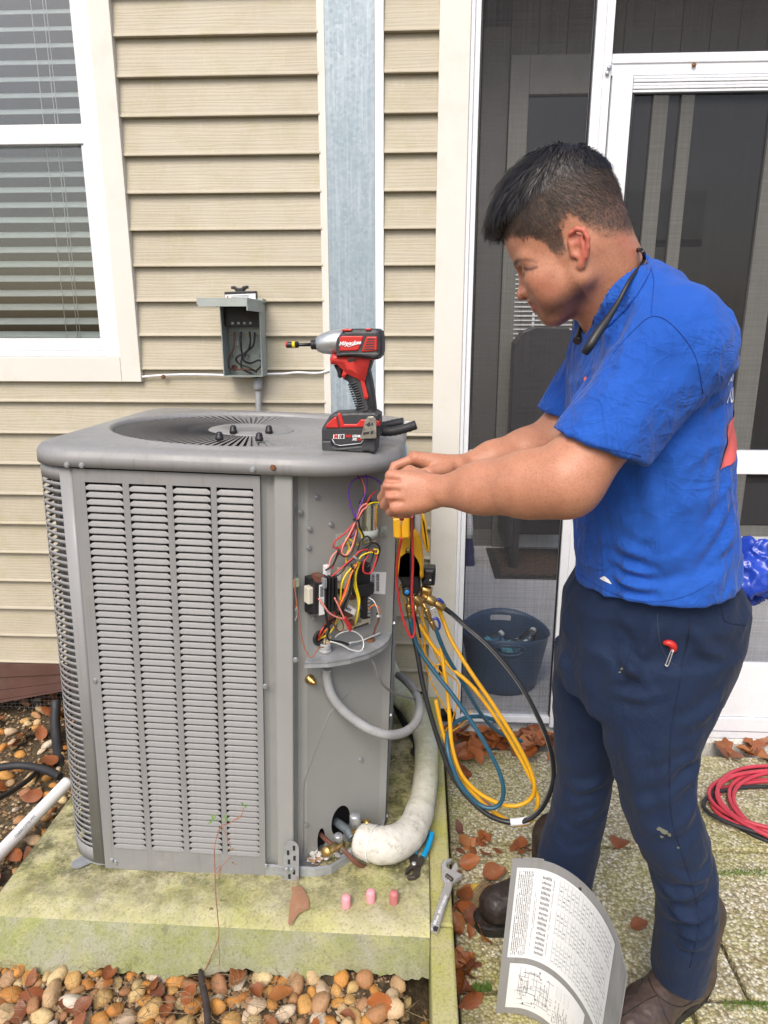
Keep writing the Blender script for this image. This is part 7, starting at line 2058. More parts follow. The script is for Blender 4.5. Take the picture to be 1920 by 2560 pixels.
def hand2(F):
    for i, kb in enumerate(K2):
        F.cone(wR + l2 * (.014 - .010 * i), kb, .0200 - .001 * i, .0142 - .0009 * i, .012)
    F.ell(wR + f2 * .045 - n2 * .004, (.042, .015, .036), .012, np.stack([f2, n2, l2], 1))
    for i, P in enumerate(FG2): chain(F, P, [(.0102, .0094, .0086, .0072), (.0104, .0096, .0088, .0074), (.0100, .0092, .0084, .0070), (.0090, .0082, .0075, .0064)][i], .0016)
    chain(F, TH2, [.0165, .0130, .0112, .0088], .007)
RV_, RQ_ = arm(sR, eR, wR, (.053, .048, .045, .0255), n2, dict(pts=[p for P in FG2 + [TH2] for p in P], fn=hand2))
# ---- torso core and legs under the clothes, coarse
YT = 1.345
def row(y, xf, xb, Y, ry, sh=0):
    a, b = P3(xf, y, Y), P3(xb, y, Y); return (float((a[2] + b[2]) / 2), float((a[0] + b[0]) / 2), Y + sh, float(abs(b[0] - a[0]) / 2), ry)
TOR = [row(640, 1290, 1445, 1.32, .11), row(690, 1262, 1484, 1.33, .160), row(760, 1234, 1522, YT, .180), row(850, 1230, 1555, YT, .186), row(950, 1236, 1566, YT, .185), row(1050, 1240, 1570, YT, .183), row(1130, 1246, 1578, YT, .183), row(1200, 1250, 1580, YT, .183), row(1300, 1250, 1574, YT, .182)]
tc = Field((.1, 1.0, .6), (.8, 1.75, 1.5), .012)
tc.stack([(z, x, y, rx - .03, ry - .03) for z, x, y, rx, ry in TOR[:7]], .02); tc.cone(NB, NB + np.array([.03, .02, -.12]), .055, .06, .03)
TV_, TQ_ = tc.mesh()
BV, BQ = join([(HV, HQ), (LV_, LQ_), (RV_, RQ_), (TV_, TQ_)])
# skin detail
nH = len(HV)
Ve = hl(BV[:nH]); Vl = ufx(Ve); tone = np.zeros((len(BV), 4), np.float32); tone[:, 3] = 1
x_, y_, z_ = Vl.T; ay = np.abs(y_)
ear = np.clip((np.abs(Ve[:, 1]) - 7.25) / .5, 0, 1) * (x_ < 2) * (z_ > -5) * (z_ < 3.2); lip = np.exp(-(((x_ - 10) / 1.3) ** 2 + (ay / 2.1) ** 4 + ((z_ + 5.6) / 1.15) ** 4)); nose = .35 * np.exp(-(((x_ - 11) / 1.3) ** 2 + (ay / 1.4) ** 2 + ((z_ + 2.4) / 1.2) ** 2))
chk = .22 * np.exp(-(((x_ - 6.5) / 2.2) ** 2 + ((ay - 4.6) / 2) ** 2 + ((z_ + 2) / 2) ** 2))
tone[:nH, 0] = np.clip(ear * .75 + lip * .45 + nose + chk, 0, 1)
nz_ = vnoise(BV[:nH] * 1.0, 55, 3)
line = np.interp(x_, [-9.5, -7.5, -5.4, -3.8, -2.8, -2.2, -1.2, .4, 1.0, 2.6, 3.4, 4.6, 6.2, 7.4, 12], [-3.5, -3.0, -2.2, -.6, 1.2, 3.0, 3.8, 3.4, -.8, -.9, 2.2, 4.0, 5.2, 6.6, 6.9])
hair = np.clip((z_ - line) / 1.7 + .25 + nz_ * .3, 0, 1)
hair = np.where(x_ < -3.2, np.clip((z_ - line) / 3.2 + .3 + nz_ * .2, 0, 1), hair) * np.where(np.abs(Ve[:, 1]) > 7.55, np.clip(1 - (np.abs(Ve[:, 1]) - 7.55) / .25, 0, 1) + (z_ > 2.6), 1).clip(0, 1)
hairmask = hair.copy()
beard = np.clip(1 - np.abs(z_ + 9.2) / 2.6, 0, 1) * (x_ > 1.5) * np.clip((9.4 - x_) / 1.0 + .3, 0, 1) * .75 + .30 * np.exp(-(((x_ - 9.2) / 1.2) ** 2 + ((ay - 1.3) / 1.2) ** 2 + ((z_ + 4.0) / .55) ** 2)) + .20 * np.exp(-(((x_ - 3.5) / 3) ** 2 + ((ay - 5.5) / 2) ** 2 + ((z_ + 6.5) / 2) ** 2))
brow = .9 * np.exp(-(((z_ - 2.75 - .10 * (x_ - 8)) / .42) ** 4)) * (x_ > 6.3) * (ay > 1.1) * (ay < 5.3) * np.clip((5.3 - ay) / 1.2, .0, 1) * np.clip((ay - 1.0) / .6, 0, 1)
lash = .95 * np.exp(-((z_ - .25 + .06 * (ay - 3.2) ** 2) / .26) ** 2) * (ay > 1.7) * (ay < 5.0) * (x_ > 6.2)
tone[:nH, 1] = np.clip(np.maximum.reduce([hair * .92, np.clip(beard, 0, .8), brow, lash]), 0, 1)
for base_, K_, F_ in ((nH, K1, FG1), (nH + len(LV_), K2, FG2)):
    cnt_ = len(LV_) if base_ == nH else len(RV_); Vh = BV[base_:base_ + cnt_]
    for P in F_:
        for p, w in ((P[0], .013), (P[1], .010), (P[3], .010)):
            tone[base_:base_ + cnt_, 0] = np.maximum(tone[base_:base_ + cnt_, 0], .38 * np.exp(-((Vh - p) ** 2).sum(1) / w ** 2))
pb = np.array([.45, 1.36, GP])
man = np_mesh('person', BV - pb, BQ, M['skin'])
ca = man.color_attributes.new('tone', 'FLOAT_COLOR', 'POINT'); ca.data.foreach_set('color', tone.ravel())
person = O('person', man, None, loc=Vector(pb), label='man in blue t-shirt and navy trousers bending over the open unit holding a test probe', cat='person')
def wear(name, V, Q, mat, **k): return O(name, np_mesh(name, V - pb, Q, mat), person, **k)
# hair: a thick combed top, strands grow from it and, short, from the cropped sides
cap_ = Field(HO - .16, HO + np.array([.18, .17, .24]), .0028)
ce = lambda c, r, k=1, mode='add': cap_.ell(Hd(*c), np.array(r) * cmv, k * cmv, HR, mode)
ce((-.3, 0, 6.6), (9.1, 7.0, 9.4)); ce((2.8, 0, 9.0), (6.6, 6.0, 6.6), 2); ce((6.4, -.2, 9.4), (4.6, 5.3, 3.2), 2)
ce((9.0, 0, 2.4), (4.2, 12, 5.4), .6, 'sub')
cap_.half(Hd(0, 0, 8.0), -(HR @ np.array([-.05, 0, 1.0])), .012)
CV_, CQ_ = cap_.mesh(); CV_ = CV_ + normals(CV_, CQ_) * (vnoise(CV_, 130, 9) * .0012)[:, None]
hairo = wear('hair', CV_, CQ_, M['hair'])
# hair strands: combed forward and down on the crown, short at the sides
def strands(name, P0, Ln, Nn, ln, lift, wd, dl, mat):
    dw = dl @ HR.T; dw /= np.linalg.norm(dw, axis=1)[:, None]; dw = dw - Nn * ((dw * Nn).sum(1) * .95)[:, None]; dw /= np.maximum(np.linalg.norm(dw, axis=1), .1)[:, None]
    sd = np.cross(dw, Nn); sd /= np.maximum(np.linalg.norm(sd, axis=1), 1e-6)[:, None]; SV = []; ng = 4
    for g in range(ng):
        t = g / (ng - 1); c = P0 + dw * (ln * t)[:, None] + Nn * (lift * sin(pi * min(1, t * .7 + .12)) - .0005)[:, None]; w = (wd * (1 - .85 * t))[:, None] * sd
        SV += [c - w, c + w]
    SV = np.stack(SV, 1).reshape(-1, 3); b = np.arange(len(P0))[:, None] * (2 * ng)
    wear(name, SV, np.concatenate([b + np.array([[2 * g, 2 * g + 1, 2 * g + 3, 2 * g + 2]]) for g in range(ng - 1)]), mat, kind='stuff')
hr_ = np.random.RandomState(8)
HN = normals(CV_, CQ_); loc_ = hl(CV_); sel = np.where(loc_[:, 2] > 6.5)[0]; pick = sel[hr_.choice(len(sel), 9000)]; Ln = loc_[pick]; k_ = len(pick)
front = np.clip((Ln[:, 0] + 4) / 9, 0, 1); tw = np.clip((Ln[:, 2] - 8) / 4, 0, 1)
clump = vnoise(CV_[pick], 75, 12)
strands('hair_strands', CV_[pick] + hr_.normal(0, .001, (k_, 3)), Ln, HN[pick], (.010 + .024 * tw * (.35 + .65 * front)) * hr_.uniform(.6, 1.2, k_), .001 + .0028 * tw * hr_.uniform(0, 1.3, k_) * (1 + clump), .0006 + .0004 * tw,
        np.stack([.30 + .9 * front * tw - (1 - tw) * .35, Ln[:, 1] * .02 + .12 * tw + clump * .35, -.35 - .7 * (1 - tw)], 1) + hr_.normal(0, .09, (k_, 3)), M['hair'])
HNh = normals(BV[:nH], HQ); sel = np.where((hairmask > .30) & (Ve[:, 2] < 13) & (np.abs(Ve[:, 1]) < 7.9))[0]; pw = hairmask[sel] ** 1.5; pick = sel[hr_.choice(len(sel), 26000, p=pw / pw.sum())]; Ln = Ve[pick]; k_ = len(pick)
up2 = np.clip((Ln[:, 2] - 2) / 6, 0, 1)
strands('cropped_hair', BV[pick] + hr_.normal(0, .001, (k_, 3)), Ln, HNh[pick], (.0035 + .008 * up2) * hr_.uniform(.6, 1.3, k_), (.0008 + .0030 * up2) * hr_.uniform(.3, 1.3, k_), np.full(k_, .00036),
        np.stack([np.where(Ln[:, 0] > 1, .1, -.35), np.zeros(k_), np.full(k_, -1.0)], 1) + hr_.normal(0, .25, (k_, 3)), M['hair_short'])

# ---- t-shirt
ts = Field((-.02, .93, .86), (.74, 1.80, 1.66), .0042)
ts.stack(TOR, .03)
trp = P3(1344, 605, 1.29)
ts.cone(trp + np.array([-.025, -.03, 0]), sL + np.array([.012, .02, -.012]), .050, .083, .05); ts.cone(trp + np.array([.0, .05, 0]), P3(1440, 735, 1.50), .050, .083, .05)
ts.cone(P3(1392, 680, 1.31), P3(1440, 775, 1.34), .085, .11, .06)
def sleeve(F, sh, el, cuff, r0, r1, ra, pn):
    ax = unit(el - sh); R = max(r0, r1) + .02; a, b = sh, cuff + ax * .06; d = b - a; L2 = d @ d
    def fn(X, Y, Z):
        px, py, pz = X - a[0], Y - a[1], Z - a[2]; t = np.clip((px * d[0] + py * d[1] + pz * d[2]) / L2, 0, 1)
        c_ = np.sqrt((px - t * d[0]) ** 2 + (py - t * d[1]) ** 2 + (pz - t * d[2]) ** 2) - (r0 + t * (r1 - r0))
        pl = (X - cuff[0]) * pn[0] + (Y - cuff[1]) * pn[1] + (Z - cuff[2]) * pn[2]
        return np.maximum(c_, pl)
    F.put(np.minimum(a, b) - R, np.maximum(a, b) + R, fn, .03)
    F.cone(cuff - ax * .030, cuff + ax * .10, ra, ra, .003, 'sub')
cuL, cuR = P3(1294, 964, 1.138), P3(1232, 905, 1.50)
sleeve(ts, sL + np.array([0, .02, 0]), eL, cuL, .088, .077, .063, unit([-.34, -.05, -.94])); sleeve(ts, P3(1350, 745, 1.50), eR, cuR, .080, .068, .053, unit([-.35, 0, -.94]))
ts.cone(NB + unit(nk0 - NB) * .0, nk0, .0685, .075, .004, 'sub')
hA, hB, hC = P3(1240, 1252, 1.36), P3(1402, 1318, 1.165), P3(1572, 1212, 1.41)
hn = np.cross(hB - hA, hC - hA); hn = hn if hn[2] < 0 else -hn
ts.half(hA, hn, .006)
SVt, SQt = ts.mesh(); SN = normals(SVt, SQt)
def L_(*pts, Y=1.2): return [P3(u, v, Y) for u, v in pts]
SF = [(L_((1392, 940), (1440, 905), (1500, 880), (1560, 845)), .012, .0085), (L_((1400, 955), (1450, 940), (1520, 930)), .010, .005), (L_((1385, 985), (1400, 1080), (1420, 1170)), .014, .0045), (L_((1430, 960), (1470, 1080), (1490, 1180)), .016, .0035),
      (L_((1245, 1238), (1300, 1252), (1390, 1265), (1480, 1235), (1600, 1150)), .011, .009), (L_((1250, 1195), (1330, 1228), (1420, 1238), (1520, 1200), (1604, 1120)), .010, .007), (L_((1243, 1270), (1330, 1290), (1420, 1290), (1520, 1262)), .009, .006), (L_((1320, 1180), (1400, 1200), (1500, 1170), (1590, 1080)), .012, .0045),
      (L_((1420, 620), (1380, 660), (1330, 700), (1290, 745)), .010, .006), (L_((1440, 650), (1400, 690), (1350, 725), (1310, 760)), .010, .006), (L_((1400, 610), (1350, 660), (1300, 710)), .008, .005), (L_((1470, 700), (1430, 720), (1380, 740)), .010, .0045),
      (L_((1250, 700), (1238, 790), (1232, 900)), .010, .006), (L_((1275, 730), (1255, 820), (1242, 950)), .010, .005), (L_((1480, 790), (1440, 860), (1395, 940)), .010, .0065), (L_((1500, 830), (1465, 890), (1410, 950)), .010, .006), (L_((1440, 800), (1390, 850), (1330, 905)), .012, .0045), (L_((1420, 770), (1360, 810), (1280, 860)), .012, .0035),
      (L_((1290, 850), (1330, 880), (1370, 930)), .010, .003), (L_((1560, 900), (1540, 1000), (1500, 1100), (1440, 1180)), .014, .0035), (L_((1590, 1000), (1570, 1080), (1520, 1150)), .012, .0035), (L_((1450, 1000), (1455, 1100), (1450, 1170)), .012, .003)]
SVt = folds(SVt, SN, [(p, w * .85, h * 1.7) for p, w, h in SF])
SVt = SVt + SN * (.0055 * vnoise(SVt * np.array([1, 1, .6]), 11, 5) + .0034 * (1 - 2 * np.abs(vnoise(SVt @ np.array([[.8, 0, .6], [0, 1, 0], [-.6, 0, .8]]) * np.array([1.5, 1, .5]), 22, 6))) + .0012 * vnoise(SVt, 55, 7))[:, None]
shirt = wear('t_shirt', SVt, SQt, M['shirt'])
def bvh(V, Q): return BVHTree.FromPolygons([tuple(v) for v in V], [tuple(q) for q in Q])
TB = bvh(SVt, SQt)
def on(tree, u, v, off=.001):
    d = sight(u, v).normalized(); h = tree.ray_cast(EYE, d)
    return (h[0] + h[1] * off if h[0] is not None else None)
def seam(tree, px, r, name, mat, par, off=.0006):
    P = [on(tree, *q, off) for q in [(p.x, p.y) for p in spl([Vector((u, v, 0)) for u, v in px], 6)]]
    P = [p - Vector(pb) for p in P if p is not None]
    if len(P) > 2: MB().tube(P, r, 5).obj(name, M[mat], par)
M['shirt_seam'] = pm('shirt_seam', (.006, .04, .24), .8)
seam(TB, [(1325, 762), (1365, 718), (1408, 684), (1450, 700), (1500, 765), (1518, 850)], .0007, 'sleeve_seam', 'shirt_seam', person)
seam(TB, [(1398, 560), (1412, 605), (1408, 660), (1408, 684)], .0006, 'shoulder_seam', 'shirt_seam', person)
seam(TB, [(1215, 940), (1260, 955), (1320, 970), (1384, 985)], .0005, 'cuff_seam', 'shirt_seam', person)
seam(TB, [(1248, 1238), (1320, 1280), (1400, 1300), (1480, 1288), (1540, 1256)], .0005, 'hem_seam', 'shirt_seam', person)
seam(TB, [(1396, 552), (1402, 578), (1388, 612), (1360, 655), (1328, 690), (1296, 720)], .0036, 'collar', 'shirt', person, .001)
HB = bvh(HV, HQ); hcr = lambda x, y: ((1080 + x) / KP, (300 + y) / KP)
M['brow'] = pm('dark_brow', (.05, .028, .02), .8)
def paint(pts, w, ch, amt, fade=0.0):
    P = [on(HB, *hcr(*q), 0) for q in pts]; P = [a3(p) for p in P if p is not None]
    for i in range(len(P) - 1):
        d, t = segdist(BV[:nH], P[i], P[i + 1]); k = amt * (1 - fade * (i + t) / (len(P) - 1)) * np.exp(-(d / w) ** 2)
        tone[:nH, ch] = np.maximum(tone[:nH, ch], k)
paint([(229, 371), (237, 374), (249, 373), (262, 368)], .0024, 2, .9, .25); paint([(236, 370), (252, 367)], .0055, 1, .45)
paint([(206, 357), (218, 351), (234, 349), (250, 351), (262, 356)], .0028, 2, .75, .6)
paint([(240, 455), (250, 458), (262, 464)], .0018, 2, .6, .4); paint([(240, 462), (252, 466), (258, 468)], .0055, 0, .8)
paint([(232, 447), (246, 449), (258, 455)], .0045, 1, .5); paint([(221, 437), (231, 434)], .0024, 1, .30)
paint([(250, 470), (262, 492), (290, 504), (330, 500), (365, 485)], .012, 1, .42, .2); paint([(300, 400), (310, 430)], .016, 1, .12); paint([(303, 391), (304, 392)], .0013, 1, .7)
paint([(214, 425), (222, 438)], .009, 0, .30); paint([(280, 410), (300, 425)], .020, 0, .22); paint([(480, 300), (500, 325)], .012, 0, .3)
ca.data.foreach_set('color', tone.ravel())
# lettering across the back
hh_ = TB.ray_cast(EYE, sight(1583, 800).normalized()); nn_ = a3(hh_[1]); ank = a3(hh_[0])
bk = unit([nn_[0] + .25, nn_[1], nn_[2] * .5]); bx_ = unit([-bk[1], bk[0], 0]); bz_ = np.cross(bk, bx_); bz_ = bz_ if bz_[2] > 0 else -bz_
def back_print(me, name, at_, mat):
    vs = []
    for v in me.vertices:
        p = at_ + bx_ * (v.co.x + .045) + bz_ * v.co.y
        h = TB.ray_cast(Vector(p + bk * .4), Vector(-bk))
        vs.append((h[0] + h[1] * .0022 if h[0] is not None else Vector(p)) - Vector(pb))
    for v, q in zip(me.vertices, vs): v.co = q
    return O(name, me, person)
M['print_white'] = pm('shirt_print_white', (.78, .78, .76), .7, 0, .03, 10); M['print_red'] = pm('shirt_print_red', (.75, .13, .12), .7, 0, .05, 10)
def fine(me):
    import bmesh
    b = bmesh.new(); b.from_mesh(me); bmesh.ops.triangulate(b, faces=b.faces[:]); bmesh.ops.subdivide_edges(b, edges=[e for e in b.edges if e.calc_length() > .012], cuts=2); b.to_mesh(me); b.free(); return me
back_print(fine(text_mesh('A1', .088, M['print_white'], .1, .002, 0, 'LEFT')), 'back_lettering', ank, M['print_white'])
back_print(fine(text_mesh('PLU', .030, M['print_white'], 0, .0005, 0, 'LEFT')), 'back_lettering', ank + bx_ * .028 - bz_ * .052, M['print_white'])
mb = MB(); mb.grid([[(.034 + .13 * i / 24 - .016 * j / 14, -.095 - .075 * j / 14 + .03 * (i / 24), 0) for i in range(25)] for j in range(15)])
back_print(mb.mesh('back_stripe', M['print_red']), 'back_stripe', ank, M['print_red'])

for (pts_, nm_, mt_) in (([(1296, 1249), (1306, 1244), (1316, 1252), (1322, 1262), (1312, 1258), (1304, 1254)], 'shirt_mark', 'print_white'), ([(1262, 816), (1268, 812), (1268, 828), (1263, 836)], 'chest_logo', 'print_red')):
    P = [on(TB, u, v, .0012) for u, v in pts_]
    if all(p is not None for p in P): MB().add([p - Vector(pb) for p in P], [tuple(range(len(P)))]).obj(nm_, M[mt_], person)
# ---- trousers
tr_ = Field((.05, .98, GP - .01), (.80, 1.80, 1.06), .0045)
def lrow(y, xl, xr, Y, ry): a, b = P3(xl, y, Y), P3(xr, y, Y); return (float((a[2] + b[2]) / 2), float((a[0] + b[0]) / 2), Y, float(abs(b[0] - a[0]) / 2), ry)
PEL = [lrow(1110, 1285, 1540, 1.35, .150), lrow(1215, 1268, 1568, 1.36, .165), lrow(1290, 1218, 1606, 1.37, .185), lrow(1350, 1208, 1600, 1.375, .182), lrow(1420, 1205, 1580, 1.375, .172), lrow(1480, 1210, 1556, 1.375, .158)]
tr_.stack(PEL, .03)
NL = [lrow(1400, 1275, 1580, 1.29, .108), lrow(1500, 1296, 1545, 1.275, .104), lrow(1600, 1312, 1506, 1.265, .096), lrow(1700, 1342, 1492, 1.255, .083), lrow(1800, 1366, 1528, 1.255, .080), lrow(1880, 1404, 1546, 1.265, .076), lrow(1950, 1424, 1548, 1.275, .074), lrow(2010, 1424, 1540, 1.285, .073), lrow(2098, 1410, 1520, 1.30, .074)]
FL = [lrow(1400, 1198, 1390, 1.465, .105), lrow(1500, 1194, 1370, 1.475, .098), lrow(1600, 1199, 1338, 1.485, .086), lrow(1690, 1206, 1318, 1.495, .078), lrow(1760, 1193, 1304, 1.505, .076), lrow(1840, 1166, 1288, 1.52, .075), lrow(1930, 1155, 1272, 1.535, .075), lrow(2000, 1150, 1270, 1.545, .078)]
tr_.stack(NL, .035); tr_.stack(FL, .03)
gz = np.linspace(0, 1, 5)
PV, PQ = tr_.mesh(); PN_ = normals(PV, PQ)
PF_ = [(L_((1395, 1960), (1440, 1985), (1500, 1975), (1556, 1935), Y=1.2), .011, .010), (L_((1398, 2010), (1450, 2035), (1510, 2020), (1545, 1990), Y=1.2), .011, .009), (L_((1400, 2060), (1450, 2075), (1520, 2050), Y=1.2), .010, .007), (L_((1402, 1925), (1460, 1935), (1530, 1895), Y=1.2), .013, .007), (L_((1430, 1860), (1490, 1890), (1552, 1870), Y=1.2), .014, .005),
       (L_((1500, 1620), (1450, 1640), (1390, 1680), Y=1.2), .014, .006), (L_((1510, 1660), (1460, 1690), (1380, 1740), Y=1.2), .014, .006), (L_((1515, 1720), (1470, 1760), (1400, 1790), Y=1.2), .016, .005), (L_((1570, 1500), (1510, 1540), (1440, 1560), Y=1.2), .016, .0045),
       (L_((1310, 1360), (1340, 1420), (1390, 1470), Y=1.2), .012, .006), (L_((1420, 1340), (1400, 1400), (1330, 1480), (1310, 1560), Y=1.2), .016, .005), (L_((1300, 1300), (1320, 1360), (1360, 1420), Y=1.2), .010, .005), (L_((1490, 1345), (1520, 1400), (1580, 1430), Y=1.2), .014, .004), (L_((1440, 1480), (1390, 1500), (1330, 1510), Y=1.2), .012, .004),
       (L_((1290, 1440), (1300, 1560), (1322, 1690), (1330, 1760), Y=1.3), .014, -.012), (L_((1215, 1320), (1240, 1400), (1290, 1440), Y=1.35), .014, .006), (L_((1205, 1400), (1230, 1480), (1280, 1520), Y=1.35), .014, .005), (L_((1205, 1700), (1250, 1720), (1310, 1690), Y=1.4), .016, .006), (L_((1185, 1790), (1240, 1800), (1310, 1760), Y=1.4), .014, .007), (L_((1165, 1840), (1230, 1850), (1300, 1820), Y=1.4), .013, .007),
       (L_((1350, 1560), (1365, 1680), (1400, 1800), Y=1.2), .018, .0035), (L_((1420, 1560), (1430, 1680), (1455, 1790), Y=1.2), .018, .003)]
PV = folds(PV, PN_, [(p, w * .85, h * 1.6) for p, w, h in PF_])
PV = PV + PN_ * (.0050 * vnoise(PV * np.array([1, 1, .40]), 11, 15) + .0020 * (1 - 2 * np.abs(vnoise(PV @ np.array([[.85, 0, .5], [0, 1, 0], [-.5, 0, .85]]) * np.array([1.3, 1, .45]), 20, 16))))[:, None]
trs = wear('trousers', PV, PQ, M['trouser'])
PB = bvh(PV, PQ)
seam(PB, [(1492, 1345), (1480, 1400), (1468, 1480), (1452, 1560), (1446, 1650), (1450, 1760), (1475, 1850), (1500, 1930), (1510, 2000), (1490, 2090)], .0009, 'side_seam', 'thread', person)
M['pocket_thread'] = pm('pocket_thread', (.05, .06, .09), .8)
seam(PB, [(1420, 1325), (1424, 1380), (1440, 1420), (1462, 1440)], .0006, 'pocket_edge', 'pocket_thread', person)
seam(PB, [(1490, 1330), (1486, 1390), (1470, 1440)], .0009, 'pocket_edge', 'thread', person)
seam(PB, [(1560, 1290), (1565, 1340), (1610, 1350)], .0009, 'back_pocket_seam', 'thread', person)
# dried paint smears on the near shin
for (u, v, s) in ((1436, 1795, .008), (1425, 1790, .006), (1445, 1801, .005), (1430, 1806, .004), (1465, 1830, .0028), (1398, 1875, .002), (1345, 1445, .0035), (1340, 1452, .003)):
    p = on(PB, u, v, .0012)
    if p is not None:
        mb = MB(); d = (EYE - p).normalized(); a_ = d.orthogonal().normalized(); b_ = d.cross(a_)
        mb.add([p - Vector(pb) + (a_ * cos(q) + b_ * sin(q)) * s * random.uniform(.5, 1.1) for q in [2 * pi * k / 9 for k in range(9)]], [tuple(range(9))])
        mb.obj('paint_smear', pm('dried_paint', (.10, .10, .075), .9, 0, .3, 90), person)
# ---- boots
def boot(toe, heel, mat, label):
    d = unit(np.array(toe) - np.array(heel)); s_ = np.array([-d[1], d[0], 0]); up = np.array([0, 0, 1.]); L = np.linalg.norm(np.array(toe) - np.array(heel))
    o_ = np.array([heel[0], heel[1], GP]); g = lambda x, y, z: o_ + d * x + s_ * y + up * z
    lo = np.min([g(-.03, -.1, 0), g(-.03, .1, 0), g(L + .03, -.1, 0), g(L + .03, .1, 0)], 0); hi = np.max([g(-.03, -.1, .3), g(-.03, .1, .3), g(L + .03, -.1, .3), g(L + .03, .1, .3)], 0)
    F = Field(lo - .02, hi + .01, .003)
    F.cone(g(.045, 0, .060), g(.10, 0, .055), .040, .042, .02); F.cone(g(.10, 0, .052), g(L - .10, .0, .048), .042, .046, .02); F.cone(g(L - .11, .012, .050), g(L - .055, .004, .046), .042, .043, .02); F.cone(g(L - .11, -.014, .048), g(L - .055, -.006, .046), .040, .041, .02)
    F.cone(g(.085, 0, .09), g(.135, 0, .100), .045, .034, .03); F.cone(g(.135, 0, .10), g(L - .12, 0, .062), .034, .034, .03)
    F.cone(g(.075, 0, .08), g(.07, 0, .24), .048, .056, .03); F.half(g(0, 0, .018), (0, 0, -1), .004)
    V, Q = F.mesh(); V = V + normals(V, Q) * (.0012 * vnoise(V, 60, 4) + .0008 * vnoise(V, 140, 2))[:, None]
    b = wear('boot', V, Q, mat, label=label)
    out = []
    for k in range(36):
        a = 2 * pi * k / 36; c, q = cos(a), sin(a)
        x = L / 2 + (L / 2 + .004) * (abs(c) ** .75) * (1 if c > 0 else -1); w = .050 if x > L * .55 else .042 - .006 * sin(pi * min(1, max(0, (x - .06) / (L * .5))))
        out.append((x, w * (abs(q) ** .7) * (1 if q > 0 else -1)))
    X = Matrix(((d[0], s_[0], 0, o_[0] - pb[0]), (d[1], s_[1], 0, o_[1] - pb[1]), (0, 0, 1, .001), (0, 0, 0, 1)))
    MB().prism(out, .026, X, 0, .004).obj('sole', M['sole'], b)
    rim = [X @ Vector((x * 1.002, y * 1.03, .026)) for x, y in out]
    MB().tube(rim, .0022, 5, closed=True).obj('welt', M['sole'], b)
    return V, Q, b
tL, heL = PZ(1322, 2275, GP + .01), PZ(1524, 2118, GP)
bV, bQ, bo = boot(tL, heL, M['leather'], None)
BB = bvh(bV, bQ)
for px in ([(1400, 2110), (1420, 2150), (1470, 2175), (1515, 2150)], [(1345, 2195), (1390, 2165), (1420, 2150)], [(1420, 2150), (1440, 2200), (1450, 2215)], [(1395, 2095), (1385, 2125), (1370, 2150)]):
    P = [on(BB, p.x, p.y, .0006) for p in spl([Vector((u, v, 0)) for u, v in px], 6)]; P = [p - Vector(pb) for p in P if p is not None]
    if len(P) > 2: MB().tube(P, .0012, 5).obj('boot_seam', M['sole'], bo)
boot(PZ(1030, 1992, GP + .02), PZ(1235, 1960, GP), M['darkleather'], None)
# ---- small things on the man
AB = bvh(BV, BQ)
def skin_or_shirt(u, v, off):
    d = sight(u, v).normalized(); best = None
    for t in (AB, TB):
        h = t.ray_cast(EYE, d)
        if h[0] is not None and (best is None or h[3] < best[1]): best = (h[0] + h[1] * off, h[3])
    return best[0] if best else PY(u, v, 1.2)
nbp = [(1388, 541, 1.30), (1382, 566, 1.26), (1362, 608, 1.20), (1336, 652, 1.165), (1312, 690, 1.15), (1292, 718, 1.14), (1275, 745, 1.135), (1263, 762, 1.14)]
NP_ = []
for u, v, y in nbp:
    p, h = PY(u, v, y), skin_or_shirt(u, v, .007); NP_.append(h if (h - EYE).length < (p - EYE).length else p)
nb = E('neckband', NP_[4], label='black neckband headset lying round the man\'s neck', cat='headset')
rr_ = [.0035, .0036, .0038, .0042, .0058, .0078, .0088, .0090, .0078]
P = spl(NP_, 6); rs_ = list(np.interp(np.linspace(0, 8, len(P)), range(9), [r * .85 for r in rr_]))
MB().tube([p - NP_[4] for p in P], rs_, 12).obj('near_arm', M['dark'], nb)
q = [NP_[0] + Vector((-.002, .0, .0)), NP_[0] + Vector((.002, .03, .004)), NP_[0] + Vector((-.012, .065, .0)), NP_[0] + Vector((-.05, .09, -.03)), Vector(P3(1262, 700, 1.315)), Vector(P3(1247, 738, 1.30))]
MB().tube([p - NP_[4] for p in spl(q, 6)], [.0035] * 18 + [.005, .006, .007, .0078, .0082, .0085] + [.0085] * 7, 12).obj('far_arm', M['dark'], nb)
pk = on(PB, 1447, 1392, .003)
pen = E('pocket_marker', pk, label='small red marker cap and safety pin sticking out of the man\'s front pocket', cat='marker')
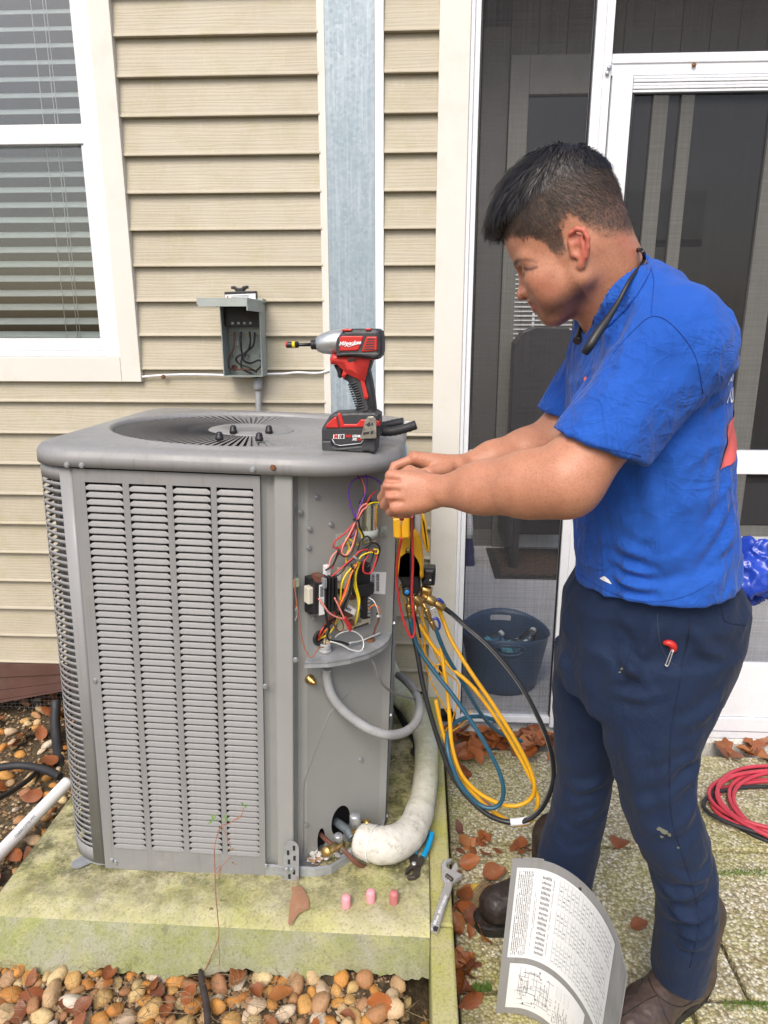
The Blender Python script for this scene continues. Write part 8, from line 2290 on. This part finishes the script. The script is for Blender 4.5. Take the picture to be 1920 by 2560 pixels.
mb = MB(); mb.tube(spl([Vector((.008, .004, -.012)), Vector((.005, -.001, .0)), Vector((-.004, -.001, .005)), Vector((-.012, .002, .003))], 4), [.006, .0065, .007, .007, .007, .007, .0068, .0065, .006, .0056, .005, .004, .003], 10)
mb.obj('cap', M['red'], pen)
pin = [on(PB, u, v, .014) - pk for u, v in ((1452, 1395), (1441, 1440), (1436, 1442), (1437, 1436), (1446, 1400), (1450, 1394))]
MB().tube(spl(pin, 5), .0011, 6).obj('safety_pin', M['steel'], pen)
# blue plastic bag hanging at the back pocket
bgf = Field((.55, 1.26, .78), (.98, 1.62, 1.12), .0045)
b0 = P3(1606, 1238, 1.37)
bgf.ell(b0, (.056, .058, .056), .02); bgf.ell(b0 + np.array([.045, 0, .02]), (.05, .05, .045), .02); bgf.ell(b0 + np.array([-.03, -.01, -.03]), (.035, .04, .03), .02); bgf.ell(b0 + np.array([.015, -.01, .062]), (.022, .025, .02), .012); bgf.ell(b0 + np.array([.06, -.01, .07]), (.024, .03, .025), .012)
GVb, GQb = bgf.mesh(); GN = normals(GVb, GQb)
rdg = np.abs(vnoise(GVb * np.array([1, 1, .6]), 30, 31)); rd2 = np.abs(vnoise(GVb, 62, 32))
GVb = GVb + GN * (.016 - .050 * np.minimum(rdg, .5) - .020 * np.minimum(rd2, .5))[:, None]
O('plastic_bag', np_mesh('plastic_bag', GVb - b0, GQb, M['blue_bag']), None, loc=Vector(b0), label='crumpled blue plastic bag hanging from the man\'s back pocket', cat='bag')
# red probe in the near fist
fist = FG1[2][2]; pr0 = PY(*c12(235, 500), 1.27); pr1 = PY(*c12(222, 600), 1.275); pr2 = PY(*c12(212, 668), 1.28)
pr_ = E('test_probe', pr0, label='red test probe with steel tip pointing down from the near fist', cat='probe')
MB().tube([Vector((.006, .02, .07)), Vector((.003, .01, .03)), Vector(), pr1 - pr0], [.006, .0068, .0072, .0042], 10).obj('probe_handle', M['w_red'], pr_)
MB().tube([pr1 - pr0, pr2 - pr0], [.0016, .0011], 6).obj('probe_tip', M['steel'], pr_)
